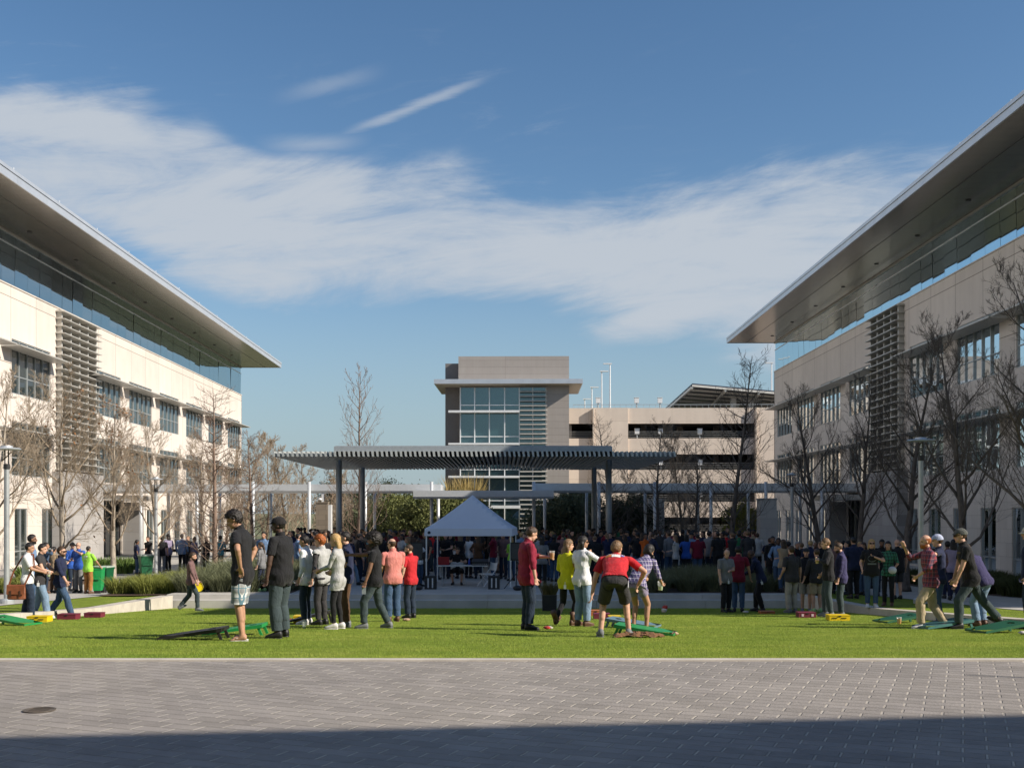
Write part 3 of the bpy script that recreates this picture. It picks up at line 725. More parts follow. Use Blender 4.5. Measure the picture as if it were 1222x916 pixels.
# ---------------------------------------------------------------- bare trees
def bark_mat(name, col, mott=.35):
    m, nt, b = _new(name); v = coords(nt, scale=(1, 1, .35))
    c = ramp(nt, noise(nt, v, 9, 5, .65), [(.3, tuple(x * (1 - mott) for x in col)), (.7, tuple(x * (1 + mott) for x in col))])
    nt.links.new(c, b.inputs['Base Color']); b.inputs['Roughness'].default_value = .9; b.inputs['Specular IOR Level'].default_value = .15
    bump(nt, b, noise(nt, v, 40, 3), .5, .02); return m
BARK_OAK = bark_mat('pale grey bark', (.36, .31, .25)); BARK_DARK = bark_mat('shaded grey bark', (.135, .115, .10)); BARK_CYP = bark_mat('reddish cypress bark', (.21, .15, .115))  # pale bark for the sunny row, shade put into the dark bark's colour
TWIG = bark_mat('tan twig bark', (.33, .265, .195)); BARK_TAN = bark_mat('tan bark', (.25, .19, .13))
def bare_tree(seed, H, trunk_r, n1, spread, up, n2, n3, start=.25, twig=.0065, leader=1., curve=.25, n4=0, tri=3, l1=.5, lim=.36):
    """returns trunk mesh, limb mesh; branches grown recursively along their parents"""
    rg = random.Random(seed); T, L = MB(), MB()
    def wander(p, d, length, k, bend, lift):
        pts = [p.copy()]; d = d.copy()
        for i in range(k):
            d = (d + Vector((rg.gauss(0, bend), rg.gauss(0, bend), rg.gauss(0, bend) + lift))).normalized()
            pts.append(pts[-1] + d * (length / k))
        return pts
    def along(pts, t):
        f = t * (len(pts) - 1); i = min(int(f), len(pts) - 2); return pts[i].lerp(pts[i + 1], f - i), (pts[i + 1] - pts[i]).normalized()
    tp = wander(Vector((0, 0, 0)), Vector((0, 0, 1)), H * leader, 9, .045, .03)
    tr = [max(twig * 1.2, trunk_r * (1 - .93 * (i / 9)) * (1.5 if i == 0 else 1)) for i in range(10)]
    tp.insert(1, tp[0].lerp(tp[1], .22)); tr.insert(1, trunk_r * 1.08)
    T.tube(tp, tr, 10)
    def child(d, ang, roll):
        o = d.orthogonal().normalized(); o.rotate(Matrix.Rotation(roll, 3, d)); return (d * math.cos(ang) + o * math.sin(ang)).normalized()
    roll = rg.random() * 6
    for i in range(n1):
        t = start + (1 - start) * ((i + rg.random() * .6) / n1) * .97
        p, d = along(tp, t); roll += 2.4 + rg.uniform(-.5, .5)
        ln = H * l1 * spread * (1 - .72 * (t - start) / (1 - start)) * rg.uniform(.75, 1.15)
        r0 = min(trunk_r * (1 - .9 * t) * .6, trunk_r * lim)
        pts = wander(p, child(Vector((0, 0, 1)), up + rg.uniform(-.15, .15), roll), ln, 6, .12, curve * .3)
        L.tube(pts, [max(twig, r0 * (1 - .85 * k / 6)) for k in range(7)], 6)
        for j in range(n2):
            t2 = .2 + .8 * (j + rg.random()) / n2; p2, d2 = along(pts, min(t2, .99))
            l2 = ln * .42 * (1.15 - .7 * t2) * rg.uniform(.7, 1.3); r2 = max(twig, r0 * .42 * (1 - .6 * t2))
            q = wander(p2, child(d2, rg.uniform(.5, .95), rg.random() * 6.3), l2, 4, .16, curve * .35)
            L.tube(q, [max(twig * .8, r2 * (1 - .75 * k / 4)) for k in range(5)], 4, cap=False)
            for k in range(n3):
                t3 = .15 + .85 * (k + rg.random()) / n3; p3, d3 = along(q, min(t3, .99))
                l3 = l2 * .45 * rg.uniform(.6, 1.3)
                w = wander(p3, child(d3, rg.uniform(.4, .9), rg.random() * 6.3), l3, 3, .18, curve * .3)
                L.tube(w, [twig, twig * .85, twig * .7, twig * .45], tri, cap=False)
                for _ in range(n4):
                    p4, d4 = along(w, rg.uniform(.2, .98))
                    w4 = wander(p4, child(d4, rg.uniform(.4, .9), rg.random() * 6.3), l3 * .5, 2, .15, curve * .3)
                    L.tube(w4, [twig * .7, twig * .6, twig * .35], tri, cap=False)
    return T, L
def dry_leaves(L, n, seed, size=.05, frac=.5):
    rg = random.Random(seed); D = MB(); c0 = rg.choice(L.v)
    picks = [Vector(rg.choice(L.v)) for _ in range(n * 4)]
    hub = [Vector(rg.choice(L.v)) for _ in range(5)]
    picks.sort(key=lambda p: min((p - h).length for h in hub) + rg.random() * 1.1)
    for p in picks[:n]:
        M = Matrix.Rotation(rg.random() * 6.3, 3, Vector((rg.gauss(0, 1), rg.gauss(0, 1), rg.gauss(0, 1))).normalized()); s = size * rg.uniform(.7, 1.5)
        D.add([p + M @ Vector(q) * s for q in ((-1, 0, 0), (0, -.6, .1), (1, 0, 0), (0, .6, .1))], [(0, 1, 2, 3)])
    return D
DRY = mat('dry oak leaf', (.30, .125, .035), .8, var=.4, scale=30)
TREES = {}
def tree_type(key, mats, leaves=0, **kw):
    T, L = bare_tree(**kw)
    def mk(b, n, m):
        me = b.mesh(n); me.materials.append(m); me.polygons.foreach_set('use_smooth', [True] * len(me.polygons)); return me
    TREES[key] = (mk(T, 'trunk', mats[0]), mk(L, 'crown', mats[1]), mk(dry_leaves(L, leaves, kw['seed']), 'dry_leaves', DRY) if leaves else None)
tree_type('oak1', (BARK_OAK, TWIG), 150, seed=1, H=7.6, trunk_r=.135, n1=17, spread=.98, up=.95, n2=11, n3=7, start=.26, curve=.42, n4=5, twig=.0058)
tree_type('oak2', (BARK_OAK, TWIG), 260, seed=2, H=7.3, trunk_r=.125, n1=18, spread=1.0, up=.9, n2=11, n3=7, start=.28, curve=.40, n4=5, twig=.0058)
tree_type('oak3', (BARK_OAK, TWIG), 0, seed=3, H=7.0, trunk_r=.12, n1=16, spread=1.0, up=1.0, n2=11, n3=7, start=.24, curve=.42, n4=5, twig=.0058)
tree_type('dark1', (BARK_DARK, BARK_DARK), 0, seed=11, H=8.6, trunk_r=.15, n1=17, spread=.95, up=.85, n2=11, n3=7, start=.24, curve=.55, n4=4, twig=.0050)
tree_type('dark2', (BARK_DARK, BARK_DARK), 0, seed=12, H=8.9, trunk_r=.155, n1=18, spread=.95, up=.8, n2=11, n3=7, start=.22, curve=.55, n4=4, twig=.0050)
tree_type('cyp1', (BARK_CYP, BARK_CYP), 0, seed=21, H=8.2, trunk_r=.13, n1=64, spread=.66, up=1.2, n2=8, n3=3, start=.14, curve=.22, twig=.0058, lim=.17)
tree_type('cyp2', (BARK_CYP, BARK_CYP), 0, seed=22, H=11.1, trunk_r=.13, n1=44, spread=.66, up=1.0, n2=7, n3=2, start=.12, curve=.7, twig=.0085, lim=.17)
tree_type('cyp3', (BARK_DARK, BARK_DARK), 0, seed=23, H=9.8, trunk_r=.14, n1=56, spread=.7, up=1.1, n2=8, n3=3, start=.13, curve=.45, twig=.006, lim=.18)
tree_type('bg1', (BARK_TAN, TWIG), 0, seed=31, H=9.2, trunk_r=.14, n1=22, spread=.9, up=.75, n2=10, n3=7, start=.12, curve=.6, n4=2, twig=.012)
tree_type('bg2', (BARK_TAN, TWIG), 0, seed=32, H=9.2, trunk_r=.13, n1=30, spread=.7, up=.95, n2=9, n3=7, start=.10, curve=.5, n4=2, twig=.012)
def plant_tree(key, px, d, z, label, name='oak_tree', s=1., rz=0., group='bare trees on the campus', cat='tree', sz=None):
    T, L, D = TREES[key]
    r = thing(name, label, cat, (X(px, d), d, z - .05), rz, group); r.scale = (s, s, sz or s)
    link('trunk', T, r); link('crown', L, r)
    if D: link('dry_leaves', D, r)
    return r
def row_l(d): return VX - 16.7 * F / d
def row_r(d): return VX + 14.8 * F / d
plant_tree('oak3', row_l(35.4), 35.4, side_z(35), 'bare tree cut off by the picture edge behind the near lamp post', rz=1.)
plant_tree('oak1', row_l(40.9), 40.9, -.35, 'bare tree with a few brown leaves before the tall sunlit windows', rz=.3)
plant_tree('oak2', row_l(46.4), 46.4, -.35, 'bare pale-barked tree with orange leaf tufts beside the stone entrance block', rz=2.1)
plant_tree('oak3', row_l(52.2), 52.2, -.35, 'bare branching tree between the entrance and the slim cypress by the sunlit wing', rz=4.0)
plant_tree('oak1', row_l(60), 60, -.35, 'small bare tree along the sunlit wing behind the walkway posts', rz=5.2, s=.9)
plant_tree('cyp1', 256, 47, -.2, 'slim bare cypress with reddish trunk in the bed of sage plants', 'cypress_tree', rz=.5)
plant_tree('cyp1', 303, 57, -.2, 'thinner bare cypress just behind the man with wavy hair', 'cypress_tree', s=.86, rz=2.5)
plant_tree('cyp2', 428, 64, -.3, 'tall bare cypress rising through the pergola roof line', 'cypress_tree', rz=1.2)
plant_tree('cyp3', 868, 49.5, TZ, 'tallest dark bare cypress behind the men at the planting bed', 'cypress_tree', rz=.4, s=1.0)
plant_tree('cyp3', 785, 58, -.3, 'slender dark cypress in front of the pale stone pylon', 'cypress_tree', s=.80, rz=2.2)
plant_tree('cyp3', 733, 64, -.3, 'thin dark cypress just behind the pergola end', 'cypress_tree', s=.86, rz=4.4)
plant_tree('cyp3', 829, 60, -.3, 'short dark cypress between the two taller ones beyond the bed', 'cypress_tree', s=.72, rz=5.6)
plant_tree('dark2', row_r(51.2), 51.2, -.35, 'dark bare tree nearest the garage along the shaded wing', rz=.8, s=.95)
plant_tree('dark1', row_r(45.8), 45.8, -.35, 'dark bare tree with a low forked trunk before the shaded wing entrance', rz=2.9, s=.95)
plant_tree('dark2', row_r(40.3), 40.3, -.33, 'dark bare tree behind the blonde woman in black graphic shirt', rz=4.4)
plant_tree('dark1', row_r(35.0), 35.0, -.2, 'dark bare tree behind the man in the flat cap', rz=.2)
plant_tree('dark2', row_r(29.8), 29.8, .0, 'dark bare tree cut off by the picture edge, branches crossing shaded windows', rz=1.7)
for i, (px, d, k, s, w) in enumerate(((292, 84, 'bg1', .95, 'closest to the corner of the sunlit wing'), (318, 90, 'bg2', 1.05, 'second from the corner of the sunlit wing'), (342, 86, 'bg1', .92, 'beside the pergola tip'),
                                     (366, 92, 'bg2', .95, 'above the brown stone pylon'), (393, 88, 'bg2', .80, 'between the pylon and the pergola column'), (270, 92, 'bg2', .95, 'seen against the sunlit wing'),
                                     (410, 96, 'bg1', .72, 'low beside the tall cypress'))):
    plant_tree(k, px, d, -.5, 'tan bare thicket tree, ' + w, 'bare_tree', s=s, rz=i * 1.3, group='tan trees behind the walkway')
plant_tree('bg1', 815, 78, -.5, 'wide bare pale tree in front of the garage', 'bare_tree', s=.98, rz=2.0, group='pale trees before the garage')
plant_tree('bg1', 760, 84, -.5, 'low bare pale tree behind the pergola end', 'bare_tree', s=.7, rz=3.0, group='pale trees before the garage')

# ---------------------------------------------------------------- evergreens
def leaf_mat(name, a, b_, sc=1.2):
    m, nt, b = _new(name); v = coords(nt)
    c = ramp(nt, noise(nt, v, sc, 4, .6), [(.3, a), (.7, b_)])
    nt.links.new(c, b.inputs['Base Color']); b.inputs['Roughness'].default_value = .65; b.inputs['Specular IOR Level'].default_value = .25; return m
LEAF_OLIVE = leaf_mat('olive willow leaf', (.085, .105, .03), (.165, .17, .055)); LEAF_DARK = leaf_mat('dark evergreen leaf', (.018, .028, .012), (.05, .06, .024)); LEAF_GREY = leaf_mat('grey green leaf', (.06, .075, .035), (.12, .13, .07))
LEAF_YEL = leaf_mat('yellow green leaf', (.13, .15, .025), (.25, .22, .04))
def crown(seed, w, h, z0, n_cl, per, leaf, droop=.4, ell=(1, 1)):
    """leaf quads gathered in uneven clumps through the crown's volume"""
    rg = np.random.default_rng(seed); C = []
    while len(C) < n_cl:
        p = rg.uniform(-1, 1, 3)
        r = np.linalg.norm(p)
        if r > 1 or r < .25: continue
        C.append([p[0] * w * .5 * (1 - .25 * max(0, p[2])), p[1] * w * .5, z0 + h * .5 * (1 + p[2])])
    C = np.array(C); rad = rg.uniform(.10, .22, n_cl) * w
    V = []
    for c, r in zip(C, rad):
        k = int(per * rg.uniform(.6, 1.3)); q = rg.normal(0, .5, (k, 3)) * r * np.array([1, 1, .8]); q[:, 2] -= droop * np.abs(q[:, 0]) * .5
        V.append(c + q)
    P = np.concatenate(V); n = len(P)
    a = rg.normal(0, 1, (n, 3)); a[:, 2] = a[:, 2] * .6 - droop; a /= np.linalg.norm(a, axis=1)[:, None]
    b = np.cross(a, rg.normal(0, 1, (n, 3))); b /= np.linalg.norm(b, axis=1)[:, None]
    s = (leaf * rg.uniform(.6, 1.4, n))[:, None]
    Q = np.stack([P - a * s, P + b * s * .35, P + a * s, P - b * s * .35], 1).reshape(-1, 3)
    return Q, np.arange(n * 4).reshape(n, 4)
def evergreen(px, d, w, top, m, label, name='evergreen_tree', seed=1, z=-.4, zlow=.4, n_cl=60, per=170, leaf=.11, group=None, cat='tree', tr=.12, droop=.4):
    H = Z(top, d) - z
    r = thing(name, label, cat, (X(px, d), d, z), 0, group)
    Q, Fc = crown(seed, w, H - zlow, zlow, n_cl, per, leaf, droop); np_mesh('crown', Q, Fc, m, r)
    T = MB(); rg = random.Random(seed); T.tube([(0, 0, -.1), (rg.uniform(-.1, .1), 0, H * .4), (rg.uniform(-.2, .2), .1, H * .85)], [tr, tr * .75, tr * .2], 8)
    for i in range(9):
        a = rg.random() * 6.3; z0 = H * rg.uniform(.2, .6); T.tube([(0, 0, z0), (math.cos(a) * w * .2, math.sin(a) * w * .2, z0 + H * .12), (math.cos(a) * w * .38, math.sin(a) * w * .38, z0 + H * .2)], [tr * .4, tr * .25, tr * .1], 5)
    T.build('trunk', BARK_DARK, r); return r
evergreen(512, 78, 5.2, 584, LEAF_OLIVE, 'soft olive green willowy tree behind the peak of the white tent', seed=4, n_cl=90, per=190, droop=.9)
evergreen(478, 82, 4.6, 590, LEAF_OLIVE, 'low olive green tree between the tall cypress and the tent', seed=5, n_cl=80, per=180, droop=.9)
evergreen(545, 80, 4.6, 592, LEAF_OLIVE, 'olive green tree half hidden behind the white tent', seed=15, n_cl=80, per=170, droop=.9)
evergreen(446, 86, 4.4, 594, LEAF_GREY, 'grey green bush behind the reddish cypress trunk', seed=6)
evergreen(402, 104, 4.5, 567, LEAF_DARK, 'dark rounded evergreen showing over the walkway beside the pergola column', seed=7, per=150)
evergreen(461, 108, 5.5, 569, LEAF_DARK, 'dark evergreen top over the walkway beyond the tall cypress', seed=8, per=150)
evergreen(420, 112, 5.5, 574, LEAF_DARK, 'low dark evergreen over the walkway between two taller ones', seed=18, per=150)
evergreen(664, 76, 4.6, 588, LEAF_GREY, 'grey green tree beside the louvred side of the stair tower', seed=9, n_cl=80, droop=.6)
evergreen(690, 80, 4.2, 583, LEAF_GREY, 'taller grey green tree between the stair tower and the pergola column', seed=19, n_cl=70)
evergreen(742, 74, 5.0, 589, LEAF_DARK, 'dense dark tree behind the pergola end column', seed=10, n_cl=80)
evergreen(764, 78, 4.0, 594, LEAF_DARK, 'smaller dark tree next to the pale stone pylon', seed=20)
evergreen(887, 80, 3.2, 600, LEAF_YEL, 'small yellow green tree before the garage pier', seed=12, n_cl=40)
evergreen(566, 77, 3.6, 596, LEAF_OLIVE, 'small olive green tree right behind the peak of the tent', seed=25, n_cl=50, per=170, droop=.9)
# tall reed clump in front of the tower
def tuft_mesh(name, n, rad, h, w, m, seed, lean=.35, parent=None, bend=.25):
    rg = np.random.default_rng(seed); a = rg.random(n) * 6.283; r = rad * np.sqrt(rg.random(n)) * .6
    x, y = r * np.cos(a), r * np.sin(a); hh = h * rg.uniform(.5, 1.1, n); a2 = a + rg.normal(0, .7, n)
    lx, ly = np.cos(a2) * lean * hh * rg.random(n), np.sin(a2) * lean * hh * rg.random(n)
    b_ = rg.random(n) * 6.283; dx, dy = np.cos(b_) * w / 2, np.sin(b_) * w / 2
    z0 = np.full(n, -.03)
    V = np.stack([np.stack([x - dx, y - dy, z0], 1), np.stack([x + dx, y + dy, z0], 1),
                  np.stack([x + lx * .5 + dx * .8, y + ly * .5 + dy * .8, hh * .6], 1), np.stack([x + lx * .5 - dx * .8, y + ly * .5 - dy * .8, hh * .6], 1),
                  np.stack([x + lx * (1 + bend) , y + ly * (1 + bend), hh], 1)], 1)
    i = np.arange(n)[:, None] * 5
    Fq = np.concatenate([i + np.array([[0, 1, 2]]), i + np.array([[0, 2, 3]]), i + np.array([[3, 2, 4]])])
    return V.reshape(-1, 3), Fq
REED = leaf_mat('dry reed', (.30, .22, .08), (.42, .32, .12), 3)
for i, (px, s, w) in enumerate(((543, 1., 'against the dark tower side'), (562, 1.05, 'in front of the tower glass'))):
    V, Fq = tuft_mesh('reed', 420, 1.4, 3.4, .05, REED, 40 + i, .35)
    b = thing('reed_clump', 'tall golden reeds rising behind the walkway roof ' + w, 'ornamental grass', (X(px, 100), 100, Z(584, 100) - 2.2)); b.scale = (s,) * 3
    np_mesh('stem', V, Fq, REED, b)
    q = MB(); q.box(-1.1, 1.1, -1, 1, -4.1, -.02); q.build('planter', mat('planter concrete', (.4, .38, .35), .8), b)
# ---------------------------------------------------------------- low shrubs in the beds
LG = leaf_mat('rosemary leaf', (.13, .155, .03), (.24, .25, .06), 4); DG = leaf_mat('sage grass leaf', (.10, .115, .06), (.19, .20, .11), 4); SG = leaf_mat('strap leaf', (.05, .11, .02), (.16, .22, .05), 4)
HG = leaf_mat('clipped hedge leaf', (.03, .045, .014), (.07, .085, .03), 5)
def shrub_proto(name, n, rad, h, w, m, seed, lean):
    V, Fq = tuft_mesh(name, n, rad, h, w, m, seed, lean); o = np_mesh(name, V, Fq, m); me = o.data; bpy.data.objects.remove(o); return me
sh_l = [shrub_proto('shrub', 900, .75, .52, .022, LG, 60 + i, .75) for i in range(3)]
sh_d = [shrub_proto('sage_plant', 1000, .7, .85, .018, DG, 70 + i, .85) for i in range(3)]
sh_s = [shrub_proto('strap_plant', 160, .6, .55, .06, SG, 80 + i, .6) for i in range(2)]
sh_h = [shrub_proto('hedge_shrub', 1100, .8, .55, .03, HG, 90 + i, .55) for i in range(2)]
rg = random.Random(8)
def bed(protos, name, x0, x1, y0, y1, step, zf, label, cat, group, s0=.85, s1=1.2):
    y = y0
    while y <= y1:
        x = x0 + rg.random() * step * .5
        while x <= x1:
            o = link(name, rg.choice(protos), None, (x + rg.uniform(-.2, .2), y + rg.uniform(-.2, .2), zf(x, y)))
            o.rotation_euler.z = rg.random() * 6.3; s = rg.uniform(s0, s1); o.scale = (s, s, s * rg.uniform(.85, 1.1)); tag(o, label, cat, group); x += step
        y += step
tz_ = lambda x, y: TZ if x > -10.9 else side_z(y) + .12
bed(sh_l, 'shrub', -12.9, -10.9, 36.6, 45, .9, tz_, 'bright green feathery shrub in the sunlit bed by the dark green bin', 'shrub', 'bright green shrubs in the sunlit bed', .85, 1.15)
bed(sh_d, 'sage_plant', -10.5, -7.3, 36.4, 44, .95, tz_, 'grey green ornamental grass behind the steps and the walking man', 'ornamental grass', 'grey green grasses in the sunlit bed')
bed(sh_d, 'sage_plant', 4.8, 9.5, 36.3, 40.5, .95, tz_, 'dark ornamental grass in the shaded bed above the steps', 'ornamental grass', 'dark grasses in the shaded bed', .65, .9)
bed(sh_s, 'strap_plant', -21, -17.8, 47, 58, 1.5, lambda x, y: -.36, 'strap leaved green plant at the foot of the entrance of the sunlit wing', 'plant', 'strap leaved plants by the entrance')
bed(sh_l, 'shrub', -22, -17.8, 30, 44, 1.35, lambda x, y: side_z(y), 'low green shrub under the tall windows of the sunlit wing', 'shrub', 'low shrubs under the tall windows', .7, 1.)
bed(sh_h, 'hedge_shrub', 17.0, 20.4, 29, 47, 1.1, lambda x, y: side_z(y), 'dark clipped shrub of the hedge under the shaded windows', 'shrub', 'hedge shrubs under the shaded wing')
# ---------------------------------------------------------------- people
def skin_mat(name, col):
    m, nt, b = _new(name); v = coords(nt)
    c = ramp(nt, noise(nt, v, 14, 3), [(.3, tuple(x * .86 for x in col)), (.7, tuple(min(1, x * 1.1) for x in col))])
    nt.links.new(c, b.inputs['Base Color']); b.inputs['Roughness'].default_value = .55; b.inputs['Specular IOR Level'].default_value = .35
    b.inputs['Subsurface Weight'].default_value = .06; b.inputs['Subsurface Radius'].default_value = (.02, .01, .005); return m
SKIN = {'fair': skin_mat('fair skin', (.58, .34, .24)), 'tan': skin_mat('tan skin', (.42, .235, .15)), 'brown': skin_mat('brown skin', (.20, .105, .065)), 'dark': skin_mat('dark brown skin', (.075, .042, .03))}
EYE = mat('eye dark', (.03, .02, .018), .3); LIP = mat('lip', (.36, .13, .11), .5)
def hair_mat(name, col):
    m, nt, b = _new(name); v = coords(nt, scale=(1, 1, .12))
    c = ramp(nt, noise(nt, v, 90, 3, .6), [(.3, tuple(x * .55 for x in col)), (.7, tuple(min(1, x * 1.5) for x in col))])
    nt.links.new(c, b.inputs['Base Color']); b.inputs['Roughness'].default_value = .5; b.inputs['Specular IOR Level'].default_value = .4
    bump(nt, b, noise(nt, v, 120, 2), .7, .01); return m
HAIR = {'black': hair_mat('black hair', (.014, .011, .010)), 'brown': hair_mat('brown hair', (.06, .035, .02)), 'light': hair_mat('light brown hair', (.17, .10, .05)), 'blonde': hair_mat('blonde hair', (.42, .27, .11)), 'red': hair_mat('red hair', (.34, .10, .025)), 'grey': hair_mat('grey hair', (.25, .24, .23))}
CL = {}
def C(name, *col, fold=.7):
    if col: CL[name] = cloth(name + ' cloth', col, fold)
    return CL[name]
for n_, c_ in dict(black=(.016, .016, .018), charcoal=(.045, .043, .045), grey=(.20, .20, .205), lightgrey=(.42, .42, .41), white=(.74, .74, .75), navy=(.018, .024, .06), blue=(.03, .10, .40), skyblue=(.16, .25, .40), maroon=(.17, .012, .03),
                   red=(.50, .022, .03), crimson=(.26, .02, .045), pink=(.62, .22, .19), yellow=(.60, .58, .02), lime=(.36, .75, .08), purple=(.045, .04, .105), plum=(.19, .11, .105), teal=(.10, .30, .32), green=(.03, .16, .07), orange=(.62, .13, .02), brown=(.10, .055, .03),
                   tan=(.34, .25, .16), khaki=(.45, .36, .235), stone=(.40, .36, .30), rust=(.35, .16, .045), denim=(.05, .09, .16), lightdenim=(.20, .29, .40), darkdenim=(.02, .032, .055), greendenim=(.05, .07, .075), mauve=(.27, .23, .33), palegreen=(.45, .62, .4)).items(): C(n_, *c_)
def plaid(name, base, a, b_, s=14):
    m, nt, b = _new(name); v = coords(nt); s_ = N(nt, 'ShaderNodeSeparateXYZ'); nt.links.new(v, s_.inputs[0])
    def band(o, k, w, ph=0.): return math_n(nt, 'LESS_THAN', math_n(nt, 'FRACT', math_n(nt, 'ADD', math_n(nt, 'MULTIPLY', o, k), ph)), w)
    xy = math_n(nt, 'ADD', s_.outputs[0], math_n(nt, 'MULTIPLY', s_.outputs[1], 1.))
    c = mix(nt, math_n(nt, 'MULTIPLY', band(xy, s, .42), .75), base, a); c = mix(nt, math_n(nt, 'MULTIPLY', band(s_.outputs[2], s, .42), .6), c, a)
    c = mix(nt, band(xy, s, .10, .55), c, b_); c = mix(nt, band(s_.outputs[2], s, .10, .55), c, b_)
    nt.links.new(c, b.inputs['Base Color']); b.inputs['Roughness'].default_value = .85; CL[name] = m
plaid('shorts plaid', (.66, .66, .65), (.16, .17, .18), (.10, .19, .24), 7.5); plaid('red plaid', (.26, .03, .045), (.03, .03, .06), (.30, .12, .14), 12); plaid('green plaid', (.02, .15, .08), (.012, .02, .018), (.05, .2, .12), 11); plaid('blue plaid', (.20, .16, .30), (.04, .04, .12), (.55, .52, .56), 14)
SHOE = {'black': mat('black shoe', (.018, .018, .02), .5), 'white': mat('white shoe', (.62, .60, .58), .6), 'grey': mat('grey shoe', (.16, .17, .18), .7), 'brown': mat('brown shoe', (.12, .06, .035), .6), 'neon': mat('neon shoe', (.40, .62, .28), .6), 'skin': None}
LENS = mat('sunglass lens', (.01, .01, .012), .12); BADGE = mat('badge card', (.75, .75, .76), .5)

def ik(S, T, a, b, pole):
    S, T, pole = Vector(S), Vector(T), Vector(pole); d = T - S; L = d.length
    if L > (a + b) * .995: T = S + d * ((a + b) * .995 / L); d = T - S; L = d.length
    L = max(L, abs(a - b) + .02); u = d.normalized(); x = (a * a - b * b + L * L) / (2 * L); h = math.sqrt(max(a * a - x * x, 0))
    p = pole - u * pole.dot(u)
    p = u.orthogonal() if p.length < 1e-4 else p
    return S + u * x + p.normalized() * h, T
def rot(axis, deg): return Matrix.Rotation(R(deg), 3, axis)
def cap(mb, p, q, r0, r1, n=10):
    """closed tapered limb with round ends"""
    p, q = Vector(p), Vector(q); d = q - p
    L = d.length
    if L < 1e-5: mb.ell(p, (r0,) * 3); return
    d /= L; pts, rad = [], []
    for k in range(4): a = math.pi / 2 * k / 4; pts.append(p - d * r0 * math.cos(a)); rad.append(max(.0005, r0 * math.sin(a)))
    for t in (0, .5, 1): pts.append(p.lerp(q, t)); rad.append(lerp(r0, r1, t))
    for k in range(3, -1, -1): a = math.pi / 2 * k / 4; pts.append(q + d * r1 * math.cos(a)); rad.append(max(.0005, r1 * math.sin(a)))
    mb.tube(pts, rad, n)
def loft(mb, rings, n=18):
    """rings: (centre, x axis vec (half width), y axis vec (half depth))"""
    base = len(mb.v)
    for c, ax, ay in rings:
        for k in range(n):
            a = 2 * math.pi * k / n; ca, sa = math.cos(a), math.sin(a)
            f = 1 / (abs(ca) ** 2.5 + abs(sa) ** 2.5) ** (1 / 2.5)
            mb.v.append(tuple(c + ax * ca * f + ay * sa * f))
    for i in range(len(rings) - 1):
        for k in range(n):
            k2 = (k + 1) % n; o = base + i * n; mb.f.append((o + k, o + k2, o + n + k2, o + n + k)); mb.m.append(0)
    mb.f.append(tuple(base + k for k in range(n))[::-1]); mb.m.append(0)
    o = base + (len(rings) - 1) * n; mb.f.append(tuple(o + k for k in range(n))); mb.m.append(0)
def grid_mesh(me):
    nv = len(me.vertices); co = np.empty(nv * 3, np.float32); me.vertices.foreach_get('co', co); co = co.reshape(-1, 3)
    nf = len(me.polygons); q = np.empty(nf * 4, np.int32); me.loops.foreach_get('vertex_index', q); return co, q.reshape(-1, 4)
_rm = None
def remesh(mb, vox, smooth_it):
    me = mb.mesh('tmp'); o = bpy.data.objects.new('tmp', me); COL.objects.link(o)
    bm = bmesh.new(); bm.from_mesh(me); bmesh.ops.recalc_face_normals(bm, faces=bm.faces); bm.to_mesh(me); bm.free()
    r = o.modifiers.new('r', 'REMESH'); r.mode = 'VOXEL'; r.voxel_size = vox
    s = o.modifiers.new('s', 'SMOOTH'); s.factor = .5; s.iterations = smooth_it
    dg = bpy.context.evaluated_depsgraph_get(); out = bpy.data.meshes.new_from_object(o.evaluated_get(dg))
    bpy.data.objects.remove(o); bpy.data.meshes.remove(me); return out
def vnormals(co, q):
    a = np.cross(co[q[:, 2]] - co[q[:, 0]], co[q[:, 3]] - co[q[:, 1]]); n = np.zeros_like(co)
    for k in range(4): np.add.at(n, q[:, k], a)
    return n / (np.linalg.norm(n, axis=1)[:, None] + 1e-9)
def folds(co, seed, amp, zk=1.):
    rg = np.random.default_rng(seed); out = np.zeros(len(co))
    for _ in range(7):
        k = rg.normal(0, 1, 3) * np.array([16, 16, 30 * zk]); out += np.sin(co @ k + rg.random() * 6.28) * rg.uniform(.4, 1)
    return out * amp / 3
STD = dict(hem=-.11)
